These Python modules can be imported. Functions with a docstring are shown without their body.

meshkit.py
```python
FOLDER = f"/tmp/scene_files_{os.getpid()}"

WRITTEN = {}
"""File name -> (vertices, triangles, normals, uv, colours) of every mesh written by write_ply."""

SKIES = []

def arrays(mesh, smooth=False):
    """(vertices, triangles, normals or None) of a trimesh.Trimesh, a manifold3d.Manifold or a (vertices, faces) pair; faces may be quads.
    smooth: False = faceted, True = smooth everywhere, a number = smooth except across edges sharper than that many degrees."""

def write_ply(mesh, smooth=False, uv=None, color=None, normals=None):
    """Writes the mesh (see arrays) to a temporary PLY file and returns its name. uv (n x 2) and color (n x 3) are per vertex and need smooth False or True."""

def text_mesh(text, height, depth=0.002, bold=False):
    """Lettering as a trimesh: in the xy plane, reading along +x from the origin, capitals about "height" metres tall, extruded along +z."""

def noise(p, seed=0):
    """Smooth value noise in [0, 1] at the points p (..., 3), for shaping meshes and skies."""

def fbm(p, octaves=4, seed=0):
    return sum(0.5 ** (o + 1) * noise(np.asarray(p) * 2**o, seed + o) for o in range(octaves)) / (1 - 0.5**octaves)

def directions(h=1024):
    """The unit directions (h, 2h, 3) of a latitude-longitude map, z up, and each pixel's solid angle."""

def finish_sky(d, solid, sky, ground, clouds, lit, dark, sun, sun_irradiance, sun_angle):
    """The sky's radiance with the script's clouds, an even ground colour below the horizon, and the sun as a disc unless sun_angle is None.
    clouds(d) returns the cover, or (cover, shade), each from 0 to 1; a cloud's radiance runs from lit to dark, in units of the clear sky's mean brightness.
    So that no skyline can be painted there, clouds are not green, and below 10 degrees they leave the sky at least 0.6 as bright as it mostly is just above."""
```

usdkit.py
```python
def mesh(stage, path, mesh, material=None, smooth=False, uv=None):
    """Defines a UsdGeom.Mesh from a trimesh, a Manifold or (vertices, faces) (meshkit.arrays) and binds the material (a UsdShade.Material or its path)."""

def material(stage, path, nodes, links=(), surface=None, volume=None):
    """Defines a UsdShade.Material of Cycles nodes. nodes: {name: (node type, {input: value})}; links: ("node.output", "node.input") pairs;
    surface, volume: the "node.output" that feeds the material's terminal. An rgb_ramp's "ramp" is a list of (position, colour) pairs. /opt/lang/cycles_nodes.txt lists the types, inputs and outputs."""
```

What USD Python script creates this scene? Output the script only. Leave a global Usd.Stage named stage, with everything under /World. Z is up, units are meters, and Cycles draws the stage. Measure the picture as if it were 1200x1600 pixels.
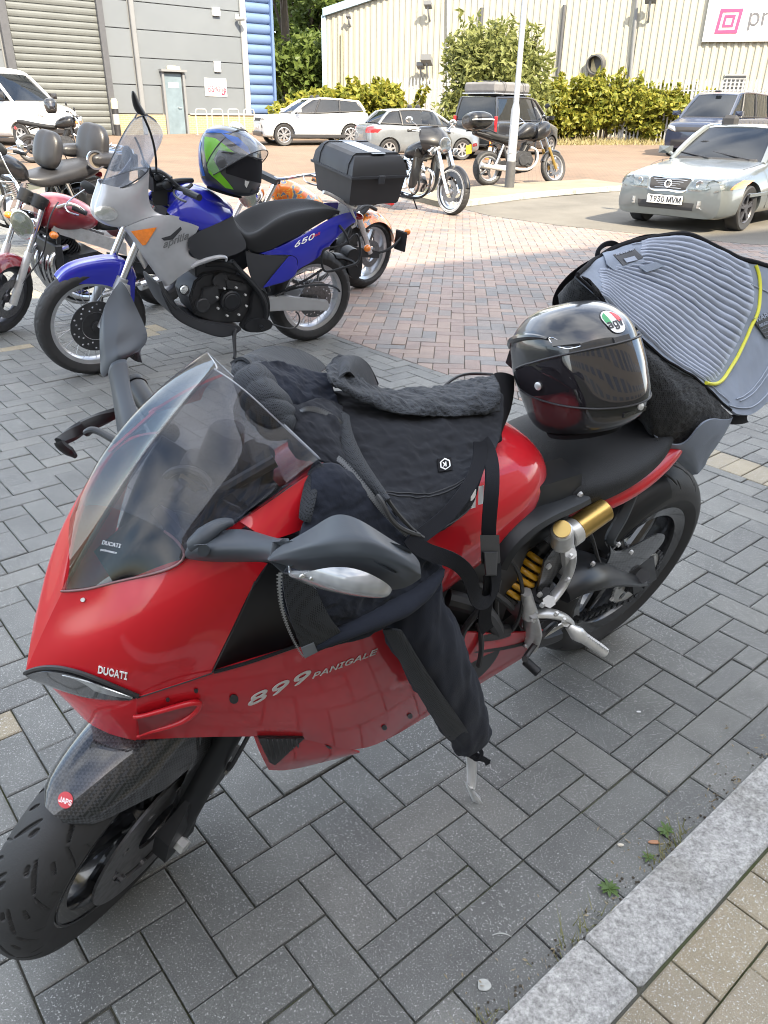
import math, random
import numpy as np, trimesh, manifold3d, shapely
from shapely.geometry import Polygon
from scipy.interpolate import make_interp_spline
import usdkit, meshkit
from pxr import Usd, UsdGeom, UsdLux, UsdShade, Gf, Sdf

PI = math.pi
stage = Usd.Stage.CreateInMemory()
UsdGeom.SetStageUpAxis(stage, UsdGeom.Tokens.z)
UsdGeom.SetStageMetersPerUnit(stage, 1.0)
world = UsdGeom.Xform.Define(stage, '/World')
stage.SetDefaultPrim(world.GetPrim())
UsdGeom.Scope.Define(stage, '/World/Looks')

# ---------------------------------------------------------------- camera
CAM_H, PITCH, ROLL, FPX = 1.44, math.atan((800 - 175) / 1200), 0.01633, 1200.0
_fw = np.array([0, math.cos(PITCH), -math.sin(PITCH)])
_r0 = np.array([1.0, 0, 0]); _u0 = np.cross(_r0, _fw)
_rt = math.cos(ROLL) * _r0 + math.sin(ROLL) * _u0
_up = -math.sin(ROLL) * _r0 + math.cos(ROLL) * _u0
CPOS = np.array([0, 0, CAM_H])
cam = UsdGeom.Camera.Define(stage, '/World/camera')
_m = np.eye(4); _m[0, :3] = _rt; _m[1, :3] = _up; _m[2, :3] = -_fw; _m[3, :3] = CPOS
cam.AddTransformOp().Set(Gf.Matrix4d(*_m.ravel().tolist()))
cam.CreateHorizontalApertureAttr(24.0); cam.CreateVerticalApertureAttr(32.0); cam.CreateFocalLengthAttr(24.0)
cam.CreateClippingRangeAttr(Gf.Vec2f(0.05, 2000))
cam.CreateExposureAttr(1.85)

# ---------------------------------------------------------------- sky and sun
SUN = np.array([0.47, -0.88, 0.0]); SUN /= np.linalg.norm(SUN)
ELEV = math.radians(42)
SUN = np.array([SUN[0] * math.cos(ELEV), SUN[1] * math.cos(ELEV), math.sin(ELEV)])
sky_mat = usdkit.material(stage, '/World/Looks/sky', {
    'sky': ('sky_texture', {'sky_type': 'single_scattering', 'sun_disc': False, 'sun_elevation': ELEV, 'sun_rotation': math.atan2(SUN[0], SUN[1]), 'aerosol_density': 1.6}),
    'tc': ('texture_coordinate', {}),
    'map': ('mapping', {'scale': (1.0, 1.0, 2.6)}),
    'n': ('noise_texture', {'scale': 1.3, 'detail': 3.0, 'roughness': 0.45}),
    'rmp': ('rgb_ramp', {'ramp': [(0.0, (0, 0, 0)), (0.40, (0.04, 0.04, 0.04)), (0.60, (0.72, 0.72, 0.72)), (1, (0.85, 0.85, 0.85))]}),
    'mx': ('mix', {'color2': (9.5, 9.5, 9.4)}),
    'bg': ('background_shader', {'strength': 0.145})},
    [('tc.generated', 'map.vector'), ('map.vector', 'n.vector'), ('n.fac', 'rmp.fac'), ('rmp.color', 'mx.fac'), ('sky.color', 'mx.color1'), ('mx.color', 'bg.color')], surface='bg.background')
dome = UsdLux.DomeLight.Define(stage, '/World/sky')
UsdShade.MaterialBindingAPI.Apply(dome.GetPrim()).Bind(sky_mat)
dome.GetPrim().SetCustomDataByKey('kind', 'structure')
sun = UsdLux.DistantLight.Define(stage, '/World/sun')
sun.CreateNormalizeAttr(True); sun.CreateIntensityAttr(1.15); sun.CreateAngleAttr(0.53); sun.CreateColorAttr(Gf.Vec3f(1.0, 0.87, 0.67))
_z = SUN; _x = np.cross([0, 0, 1.0], _z); _x /= np.linalg.norm(_x); _y = np.cross(_z, _x)
_m = np.eye(4); _m[0, :3] = _x; _m[1, :3] = _y; _m[2, :3] = _z
sun.AddTransformOp().Set(Gf.Matrix4d(*_m.ravel().tolist()))

# ---------------------------------------------------------------- materials
def pbr(name, col, rough=0.5, metal=0.0, var=0.12, scale=6.0, coat=0.0, bump=0.0, bscale=200.0, spec=0.5, rvar=0.12, sheen=0.0, detail=4.0, coatr=0.03):
    """principled material whose colour and roughness vary softly through the object"""
    col = tuple(col)
    nodes = {'tc': ('texture_coordinate', {}), 'n': ('noise_texture', {'scale': scale, 'detail': detail, 'roughness': 0.6}),
             'r': ('rgb_ramp', {'ramp': [(0.25, tuple(c * (1 - var) for c in col)), (0.75, tuple(min(1, c * (1 + var)) for c in col))]}),
             'mr': ('map_range', {'from_min': 0.3, 'from_max': 0.7, 'to_min': max(0.02, rough - rvar * rough), 'to_max': min(1, rough + rvar * rough)}),
             'p': ('principled_bsdf', {'metallic': metal, 'coat_weight': coat, 'coat_roughness': coatr, 'specular_ior_level': spec, 'sheen_weight': sheen})}
    links = [('tc.object', 'n.vector'), ('n.fac', 'r.fac'), ('r.color', 'p.base_color'), ('n.fac', 'mr.value'), ('mr.result', 'p.roughness')]
    if bump:
        nodes['bn'] = ('noise_texture', {'scale': bscale, 'detail': 3.0}); nodes['b'] = ('bump', {'strength': bump, 'distance': 0.002})
        links += [('tc.object', 'bn.vector'), ('bn.fac', 'b.height'), ('b.normal', 'p.normal')]
    return usdkit.material(stage, '/World/Looks/' + name, nodes, links, surface='p.BSDF')

def clear_pane(name, tint=(1, 1, 1), gloss=0.02, f0=1.5, dark=0.0, dcol=(0.01, 0.012, 0.014)):
    """window pane: transparent (tinted) with a fresnel reflection; dark = share of an opaque smoke tint"""
    nodes = {'t': ('transparent_bsdf', {'color': tint}), 'g': ('glossy_bsdf', {'color': (1, 1, 1), 'roughness': gloss}), 'f': ('fresnel', {'IOR': f0}), 'm': ('mix_closure', {}),
             'd': ('diffuse_bsdf', {'color': dcol}), 'k': ('mix_closure', {'fac': dark}), 'geo': ('geometry', {}), 'inv': ('math', {'math_type': 'subtract', 'value1': 1.0}), 'ff': ('math', {'math_type': 'multiply'})}
    return usdkit.material(stage, '/World/Looks/' + name, nodes, [('geo.backfacing', 'inv.value2'), ('inv.value', 'ff.value1'), ('f.fac', 'ff.value2'), ('t.BSDF', 'k.closure1'), ('d.BSDF', 'k.closure2'), ('k.closure', 'm.closure1'), ('g.BSDF', 'm.closure2'), ('ff.value', 'm.fac')], surface='m.closure')

# ---------------------------------------------------------------- prims
_used = {}
def _free(parent, name):
    k = (parent, name); n = _used.get(k, 0); _used[k] = n + 1
    return f'{parent}/{name}' if n == 0 else f'{parent}/{name}_{n:03d}'

def tag(prim, label=None, cat=None, group=None, kind=None):
    for k, v in (('label', label), ('category', cat), ('group', group), ('kind', kind)):
        if v: prim.SetCustomDataByKey(k, v)
    return prim

def mat4(loc=(0, 0, 0), rz=0.0, scale=1.0, R=None):
    m = np.eye(4)
    if R is None:
        c, s = math.cos(rz), math.sin(rz); R = np.array([[c, -s, 0], [s, c, 0], [0, 0, 1.0]])
    m[:3, :3] = np.asarray(R) @ np.diag(np.broadcast_to(scale, 3)); m[:3, 3] = loc
    return m

def thing(name, label=None, cat=None, group=None, M=None, kind=None):
    path = _free('/World', name)
    x = UsdGeom.Xform.Define(stage, path)
    if M is not None: x.AddTransformOp().Set(Gf.Matrix4d(*np.asarray(M).T.ravel().tolist()))
    tag(x.GetPrim(), label, cat, group, kind)
    return path

def part(name, mesh, mat, parent='/World', smooth=35, label=None, cat=None, group=None, kind=None):
    path = _free(parent, name)
    if isinstance(mesh, list): mesh = join(mesh)
    m = usdkit.mesh(stage, path, mesh, mat, smooth=smooth)
    tag(m.GetPrim(), label, cat, group, kind)
    return path

def copy_of(src, name, M, label, cat, group=None):
    path = _free('/World', name)
    x = UsdGeom.Xform.Define(stage, path); p = x.GetPrim()
    p.GetReferences().AddInternalReference(src); p.SetInstanceable(True)
    x.ClearXformOpOrder()
    x.AddTransformOp(opSuffix='copy').Set(Gf.Matrix4d(*np.asarray(M).T.ravel().tolist()))
    tag(p, label, cat, group)
    return path

# ---------------------------------------------------------------- shapes
def join(ms):
    return trimesh.util.concatenate([m for m in ms if m is not None])

def tm(v, f):
    return trimesh.Trimesh(np.asarray(v, float), np.asarray(f, int), process=False)

def xf(mesh, M):
    m = mesh.copy(); m.apply_transform(M); return m

def box(sx, sy, sz, c=(0, 0, 0), bevel=0.0, rz=0.0, R=None):
    h = np.array([sx, sy, sz]) / 2
    if bevel <= 0:
        m = trimesh.creation.box([sx, sy, sz])
    else:
        b = min(bevel, h.min() * 0.95); pts = []
        for s in np.ndindex(2, 2, 2):
            sg = np.array(s) * 2 - 1
            for k in range(3):
                q = h - b; q[k] = h[k]; pts.append(sg * q)
        m = trimesh.convex.convex_hull(np.array(pts))
    m.apply_transform(mat4(c, rz, 1.0, R)); return m

def frame(d, hint=(0, 0, 1.0)):
    d = np.asarray(d, float); d = d / np.linalg.norm(d); h = np.asarray(hint, float)
    if abs(d @ h) > 0.98: h = np.array([1.0, 0, 0])
    x = np.cross(h, d); x /= np.linalg.norm(x)
    return np.stack([x, np.cross(d, x), d], 1)

def ring_mesh(rings, closed=False, cap=True):
    """rings: (m, n, 3) closed loops joined one to the next"""
    rings = np.asarray(rings, float); m, n = rings.shape[:2]
    v = rings.reshape(-1, 3); f = []
    i = np.arange(n); j = (i + 1) % n
    for k in range(m if closed else m - 1):
        a, b = k * n, ((k + 1) % m) * n
        f.append(np.stack([a + i, a + j, b + j], 1)); f.append(np.stack([a + i, b + j, b + i], 1))
    if cap and not closed:
        v = np.vstack([v, rings[0].mean(0), rings[-1].mean(0)]); c0, c1 = m * n, m * n + 1
        f.append(np.stack([np.full(n, c0), j, i], 1)); f.append(np.stack([np.full(n, c1), (m - 1) * n + i, (m - 1) * n + j], 1))
    return tm(v, np.vstack(f))

def cyl(p0, p1, r0, r1=None, n=20, bevel=0.0):
    p0, p1 = np.asarray(p0, float), np.asarray(p1, float); r1 = r0 if r1 is None else r1
    L = np.linalg.norm(p1 - p0); F = frame(p1 - p0)
    prof = [(r0, 0), (r1, L)] if bevel <= 0 else [(r0 - bevel, 0), (r0, bevel), (r1, L - bevel), (r1 - bevel, L)]
    return lathe(prof, p0, F, n)

def lathe(prof, origin=(0, 0, 0), F=None, n=32, close=False):
    """prof: (radius, height) pairs turned about the frame's third axis"""
    F = np.eye(3) if F is None else F
    t = np.linspace(0, 2 * PI, n, endpoint=False); c = np.stack([np.cos(t), np.sin(t)], 1)
    rings = [np.c_[c * r, np.full(n, h)] @ F.T + np.asarray(origin, float) for r, h in prof]
    return ring_mesh(rings, closed=close, cap=not close)

YAX = np.array([[1.0, 0, 0], [0, 0, 1.0], [0, -1.0, 0]]).T     # frame whose third axis is ... (columns x, -z.., y)
YF = np.stack([np.array([0, 0, 1.0]), np.array([1.0, 0, 0]), np.array([0, 1.0, 0])], 1)   # axis along +y

def spl(pts, n, closed=False, k=3):
    pts = np.asarray(pts, float)
    if closed:
        q = np.vstack([pts, pts[:1]])
        d = np.r_[0, np.cumsum(np.sqrt(np.linalg.norm(np.diff(q, axis=0), axis=1)) + 1e-9)]
        return make_interp_spline(d, q, k=3, bc_type='periodic')(np.linspace(0, d[-1], n, endpoint=False))
    k = min(k, len(pts) - 1)
    d = np.r_[0, np.cumsum(np.sqrt(np.linalg.norm(np.diff(pts, axis=0), axis=1)) + 1e-9)]
    return make_interp_spline(d, pts, k=k)(np.linspace(0, d[-1], n))

def sweep_frames(path, closed=False, up=None):
    t = np.gradient(path, axis=0) if not closed else np.roll(path, -1, 0) - np.roll(path, 1, 0)
    t /= np.maximum(np.linalg.norm(t, axis=1, keepdims=True), 1e-12)
    F = [frame(t[0], (0, 0, 1.0) if up is None else up)]
    for k in range(1, len(path)):
        if up is not None: F.append(frame(t[k], up)); continue
        x = F[-1][:, 0] - t[k] * (F[-1][:, 0] @ t[k]); x /= np.linalg.norm(x)
        F.append(np.stack([x, np.cross(t[k], x), t[k]], 1))
    return np.array(F)

def tube(pts, r, n=10, m=None, closed=False, spline=True, flat=1.0, up=None):
    """a round (or flattened) bar along a smooth path; r is one radius or one for every path point"""
    pts = np.asarray(pts, float)
    if spline and len(pts) > 2:
        m = m or max(12, 6 * len(pts)); path = spl(pts, m, closed)
    else: path = pts; m = len(pts)
    r = np.broadcast_to(np.interp(np.linspace(0, 1, m), np.linspace(0, 1, np.size(r)), np.atleast_1d(r)), m)
    F = sweep_frames(path, closed, up); t = np.linspace(0, 2 * PI, n, endpoint=False)
    c = np.stack([np.cos(t), np.sin(t) * flat, 0 * t], 1)
    return ring_mesh([path[k] + (c * r[k]) @ F[k].T for k in range(m)], closed=closed)

def strap(pts, w, t=0.003, up=(0, 0, 1.0), m=None, ups=None):
    """flat webbing along a path; ups: the normal of the band at every control point"""
    pts = np.asarray(pts, float); m = m or 8 * len(pts); path = spl(pts, m)
    N = np.repeat([up], m, 0).astype(float) if ups is None else spl(np.asarray(ups, float), m, k=1)
    T = np.gradient(path, axis=0); T /= np.linalg.norm(T, axis=1, keepdims=True)
    S = np.cross(T, N); S /= np.linalg.norm(S, axis=1, keepdims=True); N = np.cross(S, T)
    rings = [[p + s * w / 2 + q * t / 2, p + s * w / 2 - q * t / 2, p - s * w / 2 - q * t / 2, p - s * w / 2 + q * t / 2] for p, s, q in zip(path, S, N)]
    return ring_mesh(rings)

def outline(pts, n=64, closed=True, smooth=True):
    return spl(pts, n, True) if smooth else np.asarray(pts, float)

def plate(pts, t, bevel=0.0, O=(0, 0, 0), F=None, smooth=False, n=64, holes=()):
    """2-D outline (x, y) extruded along the frame's third axis from 0 to t, edges chamfered"""
    pts = np.asarray(pts, float)
    if smooth: pts = spl(pts, n, True)
    F = np.eye(3) if F is None else F
    P = Polygon(pts, holes)
    if not P.is_valid: P = P.buffer(0)
    if P.geom_type != 'Polygon': P = max(P.geoms, key=lambda g: g.area)
    if bevel > 0:
        cs = [manifold3d.CrossSection([np.asarray(P.exterior.coords)[:-1]] + [np.asarray(h.coords)[:-1] for h in P.interiors], manifold3d.FillRule.EvenOdd)]
        lays = [(0, -bevel), (bevel, 0), (t - bevel, 0), (t, -bevel)]
        ms = []
        core = manifold3d.Manifold.extrude(cs[0], max(t - 2 * bevel, 1e-5)).translate([0, 0, bevel])
        inn = cs[0].offset(-bevel, manifold3d.JoinType.Miter)
        a = manifold3d.Manifold.extrude(inn, t)
        half = cs[0].offset(-bevel * 0.4, manifold3d.JoinType.Miter)
        b = manifold3d.Manifold.extrude(half, t - bevel * 0.9).translate([0, 0, bevel * 0.45])
        M = core + a + b
        mm = M.to_mesh(); m = tm(mm.vert_properties[:, :3], mm.tri_verts)
    else:
        m = trimesh.creation.extrude_polygon(P, t, engine='earcut')
    T = np.eye(4); T[:3, :3] = F; T[:3, 3] = O
    m.apply_transform(T); return m

def surf(grid, nu=40, nv=24, closed_u=False):
    """smooth surface through a grid (m, n, 3) of control points -> (nu, nv, 3) points"""
    g = np.asarray(grid, float)
    a = np.stack([spl(g[i], nv) for i in range(len(g))])
    return np.stack([spl(a[:, j], nu) for j in range(nv)], 1)

def grid_normals(S):
    n = np.cross(np.gradient(S, axis=0), np.gradient(S, axis=1)); L = np.linalg.norm(n, axis=2, keepdims=True)
    return n / np.maximum(L, 1e-12)

def sheet(S, t=0.003, flip=False):
    """closed thin shell from a point grid; its outer face is the grid itself"""
    N = grid_normals(S) * (-1 if flip else 1); m, n = S.shape[:2]
    v = np.vstack([S.reshape(-1, 3), (S - N * t).reshape(-1, 3)])
    i, j = np.meshgrid(np.arange(m - 1), np.arange(n - 1), indexing='ij')
    a = (i * n + j).ravel(); b = a + 1; c = a + n + 1; d = a + n; o = m * n
    f = [np.stack([a, d, c], 1), np.stack([a, c, b], 1), np.stack([a, c, d], 1) + o, np.stack([a, b, c], 1) + o]
    edge = np.r_[np.arange(n), np.arange(1, m) * n + n - 1, (m - 1) * n + np.arange(n - 2, -1, -1), np.arange(m - 2, 0, -1) * n]
    e2 = np.roll(edge, -1)
    f += [np.stack([edge, e2, e2 + o], 1), np.stack([edge, e2 + o, edge + o], 1)]
    f = np.vstack(f)
    if flip: f = f[:, ::-1]
    m_ = tm(v, f)
    return m_

def loft(sections, n=48, m=40, cap=True, k=3):
    """skin through closed sections (each a list of 3-D points, same count); smooth both ways"""
    R = [spl(s, n, True) for s in sections]
    R = np.stack(R); R = np.stack([spl(R[:, j], m, k=k) for j in range(n)], 1)
    return ring_mesh(R, cap=cap)

def ell(cx, cy, cz, ry, rz, n=16, p=2.0, axis='x'):
    """super-ellipse section across x"""
    t = np.linspace(0, 2 * PI, n, endpoint=False); c, s = np.cos(t), np.sin(t)
    y = np.sign(c) * np.abs(c) ** (2 / p) * ry; z = np.sign(s) * np.abs(s) ** (2 / p) * rz
    return np.c_[np.full(n, cx), cy + y, cz + z]

def to_man(m):
    return manifold3d.Manifold(manifold3d.Mesh(np.asarray(m.vertices, np.float32), np.asarray(m.faces, np.uint32)))
def fr_man(M):
    q = M.to_mesh(); return tm(q.vert_properties[:, :3], q.tri_verts)
def weld(m):
    q = trimesh.Trimesh(m.vertices, m.faces, process=True); q.merge_vertices(); trimesh.repair.fix_normals(q); return q
def cut(a, *bs):
    A = to_man(weld(a))
    for b in bs: A = A - to_man(weld(b))
    return fr_man(A)
def hull(pts):
    return trimesh.convex.convex_hull(np.asarray(pts, float))
def ball(c, r, n=2, s=(1, 1, 1)):
    m = trimesh.creation.icosphere(n, 1.0); m.apply_scale(np.array(s) * r); m.apply_translation(c); return m
def text(s, h, depth=0.001, bold=False, shear=0.0, sx=1.0):
    m = meshkit.text_mesh(s, h, depth, bold)
    A = np.eye(4); A[0, 0] = sx; A[0, 1] = shear; m.apply_transform(A); return m
def put(mesh, O, X, Y):
    """moves a flat mesh so that its x runs along X and its y along Y"""
    X = np.asarray(X, float); X = X / np.linalg.norm(X); Y = np.asarray(Y, float); Y = Y - X * (X @ Y); Y /= np.linalg.norm(Y)
    T = np.eye(4); T[:3, :3] = np.stack([X, Y, np.cross(X, Y)], 1); T[:3, 3] = O
    return xf(mesh, T)
def mirror_y(m):
    q = m.copy(); q.vertices[:, 1] *= -1; q.faces = q.faces[:, ::-1]; return q

def gz(x, y):
    """the car park rises gently beyond the parking bays"""
    t = np.maximum(0, np.asarray(y, float) - 18.0)
    return 0.025 * t * t / (t + 2.0)
def ray(u, v):
    return _fw + _rt * (u - 600) / FPX - _up * (v - 800) / FPX
def ground(u, v):
    """ground point seen at a pixel of the photograph (survey of where things stand)"""
    d = ray(u, v); t = -CAM_H / d[2] if d[2] < -0.01 else 60.0
    for _ in range(40):
        P = CPOS + d * t; t = (gz(P[0], P[1]) - CAM_H) / d[2] * 0.5 + t * 0.5 if d[2] < -0.001 else t
    return CPOS + d * t
def at_depth(u, v, y):
    d = ray(u, v); return CPOS + d * (y / d[1])
# ================================================================ ground
rng = np.random.default_rng(7)
KA = 0.7037; KD = np.array([math.cos(KA), math.sin(KA)]); KN = np.array([-math.sin(KA), math.cos(KA)])   # along the kerb, away from it
LO = np.array([-0.3024, 1.2365]); LU = 0.102
def lat(a, b): return LO + (KD * a + KN * b) * LU

def paver_mat(name, col, col2, speck=0.42, moss=0.0, scale=270.0, sp_amt=0.607):
    nodes = {'g': ('geometry', {}), 'oi': ('object_info', {}),
             'n': ('noise_texture', {'scale': 7.0, 'detail': 6.0, 'roughness': 0.65}),
             'r': ('rgb_ramp', {'ramp': [(0.3, col), (0.7, col2)]}),
             'n2': ('noise_texture', {'scale': scale, 'detail': 2.0, 'roughness': 0.6}),
             'r2': ('rgb_ramp', {'ramp': [(sp_amt, (0, 0, 0)), (sp_amt + 0.06, (1, 1, 1))]}),
             'mx': ('mix', {'color2': (speck, speck, speck * 0.97)}),
             'n3': ('noise_texture', {'scale': 620.0, 'detail': 2.0}),
             'r3': ('rgb_ramp', {'ramp': [(0.3, (0.62, 0.62, 0.62)), (0.7, (1.25, 1.25, 1.25))]}),
             'm3': ('mix', {'mix_type': 'multiply', 'fac': 1.0}),
             'tone': ('map_range', {'from_min': 0, 'from_max': 1, 'to_min': 0.84, 'to_max': 1.16}),
             'cc': ('combine_color', {}),
             'm4': ('mix', {'mix_type': 'multiply', 'fac': 1.0}), 'n5': ('noise_texture', {'scale': 1.1, 'detail': 5.0, 'roughness': 0.6}), 'r5': ('rgb_ramp', {'ramp': [(0.30, (0.74, 0.74, 0.74)), (0.5, (1, 1, 1)), (0.7, (1.10, 1.10, 1.09))]}), 'm5': ('mix', {'mix_type': 'multiply', 'fac': 1.0}),
             'b': ('bump', {'strength': 0.5, 'distance': 0.0016}),
             'p': ('principled_bsdf', {'roughness': 0.6, 'specular_ior_level': 0.5})}
    links = [('g.position', 'n.vector'), ('g.position', 'n2.vector'), ('g.position', 'n3.vector'), ('n.fac', 'r.fac'), ('n2.fac', 'r2.fac'), ('r2.color', 'mx.fac'),
             ('r.color', 'm3.color1'), ('n3.fac', 'r3.fac'), ('r3.color', 'm3.color2'), ('m3.color', 'mx.color1'),
             ('g.random_per_island', 'tone.value'), ('tone.result', 'cc.r'), ('tone.result', 'cc.g'), ('tone.result', 'cc.b'),
             ('mx.color', 'm4.color1'), ('cc.color', 'm4.color2'), ('g.position', 'n5.vector'), ('n5.fac', 'r5.fac'), ('m4.color', 'm5.color1'), ('r5.color', 'm5.color2'), ('m5.color', 'p.base_color'), ('n2.fac', 'b.height'), ('b.normal', 'p.normal')]
    return usdkit.material(stage, '/World/Looks/' + name, nodes, links, surface='p.BSDF')

GREYS = [paver_mat('grey_paver_a', (0.118, 0.121, 0.114), (0.166, 0.169, 0.160)), paver_mat('grey_paver_b', (0.104, 0.106, 0.102), (0.150, 0.153, 0.146)), paver_mat('grey_paver_c', (0.136, 0.137, 0.127), (0.188, 0.189, 0.176))]
REDS = [paver_mat('red_paver_a', (0.20, 0.142, 0.120), (0.275, 0.195, 0.165), 0.4), paver_mat('red_paver_b', (0.175, 0.148, 0.134), (0.235, 0.195, 0.176), 0.4), paver_mat('red_paver_c', (0.245, 0.175, 0.140), (0.31, 0.225, 0.182), 0.4), paver_mat('red_paver_d', (0.145, 0.137, 0.134), (0.20, 0.186, 0.180), 0.38)]
BUFFS = [paver_mat('buff_paver_a', (0.25, 0.208, 0.138), (0.33, 0.28, 0.19), 0.55), paver_mat('buff_paver_b', (0.22, 0.188, 0.13), (0.30, 0.255, 0.18), 0.55)]
JOINT = usdkit.material(stage, '/World/Looks/joint_sand', {
    'g': ('geometry', {}), 'n': ('noise_texture', {'scale': 5.0, 'detail': 5.0}), 'r': ('rgb_ramp', {'ramp': [(0.42, (0.085, 0.082, 0.072)), (0.62, (0.066, 0.074, 0.034))]}),
    'n2': ('noise_texture', {'scale': 300.0, 'detail': 3.0}), 'b': ('bump', {'strength': 0.8, 'distance': 0.004}), 'p': ('principled_bsdf', {'roughness': 0.95, 'specular_ior_level': 0.2})},
    [('g.position', 'n.vector'), ('n.fac', 'r.fac'), ('r.color', 'p.base_color'), ('g.position', 'n2.vector'), ('n2.fac', 'b.height'), ('b.normal', 'p.normal')], surface='p.BSDF')

def block(poly, ch=0.0034, z=0.0, gap=0.0020, deep=0.016, jit=0.0012):
    """one paving block from its corner points: chamfered top, short sides, laid slightly uneven"""
    p = np.asarray(poly, float); c = p.mean(0)
    def inset(q, d):
        e = np.roll(q, -1, 0) - q; e /= np.linalg.norm(e, axis=1, keepdims=True)
        nrm = np.stack([-e[:, 1], e[:, 0]], 1); out = []
        for k in range(len(q)):
            n0, n1 = nrm[k - 1], nrm[k]; b = n0 + n1; out.append(q[k] + b * d / max(1e-6, (b @ n1)))
        return np.array(out)
    o = inset(p, gap); i = inset(o, ch); n = len(p)
    tilt = rng.normal(0, 0.004, 2); dz = z + rng.normal(0, jit)
    i = i + rng.normal(0, 0.0007, i.shape)
    hz = lambda q, d: np.c_[q, dz + d + (q - c) @ tilt + gz(q[:, 0], q[:, 1])]
    v = np.vstack([hz(i, 0), hz(o, -ch * 0.8), hz(o, -deep)])
    k = np.arange(n); j = (k + 1) % n
    f = [[0, a, a + 1] for a in range(1, n - 1)]
    f += [[n + a, n + b, b] for a, b in zip(k, j)] + [[n + a, b, a] for a, b in zip(k, j)]
    f += [[2 * n + a, 2 * n + b, n + b] for a, b in zip(k, j)] + [[2 * n + a, n + b, n + a] for a, b in zip(k, j)]
    return tm(v, f)

def seen(p, lo=-420, hi=1720, top=100, bot=2150):
    q = np.array([p[0], p[1], gz(p[0], p[1])]) - CPOS; z = q @ _fw
    if z < 0.2: return False
    u, v = 600 + FPX * (q @ _rt) / z, 800 - FPX * (q @ _up) / z
    return lo < u < hi and top < v < bot
def clipc(poly, region):
    g = Polygon(poly).intersection(region)
    if g.is_empty or g.geom_type != 'Polygon' or g.area < 0.0018: return None
    q = np.asarray(shapely.geometry.polygon.orient(g).exterior.coords)[:-1]
    return q if len(q) < 7 else None

def herring(T, region, rmax):
    """herringbone blocks of a region; T maps lattice (a, b) to the ground"""
    out = []; ctr = np.array(region.centroid.coords[0]); N = int(rmax / LU)
    for j in range(-N, N):
        for i in range(-N // 4, N // 4):
            for (a, b, w, h) in ((j + 4 * i, j - 1, 2, 1), (2 + j + 4 * i, j - 2, 1, 2)):
                q = np.array([T(a, b), T(a + w, b), T(a + w, b + h), T(a, b + h)])
                c = q.mean(0)
                if abs(c[0]) > 14 or c[1] > 18.4 or c[1] < -1 or not seen(c): continue
                if region.contains(Polygon(q)): out.append(q)
                elif region.intersects(Polygon(q)):
                    r = clipc(q, region)
                    if r is not None: out.append(r)
    return out

A_EDGE = 26.6      # the grey bay ends here, red paving begins
grey_region = Polygon([lat(-140, -4.66), lat(A_EDGE, -4.66), lat(A_EDGE, 170), lat(-140, 170)])
grey = herring(lat, grey_region, 17)
for row in (-5.66, -6.63):                                   # two stretcher courses along the kerb
    h = 1.0 if row > -6 else 0.97
    for k in range(-30, 60):
        a = k * 2 + (0 if row > -6 else 0.9); q = np.array([lat(a, row), lat(a + 2, row), lat(a + 2, row + h), lat(a, row + h)])
        if seen(q.mean(0)): grey.append(q)
def is_buff(q):
    r = (q.mean(0) - LO) / LU; a, b = r @ KD, r @ KN
    return (-5.2 < a < -1.0 and 6 < b < 7) or (5.5 < a < 8 and 41.5 < b < 43) or (16.5 < a < 19 and 40.5 < b < 42.2) or (-3 < a < 0 and 40.5 < b < 42.2) or (12 < a < 15 and 57 < b < 60)
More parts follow.
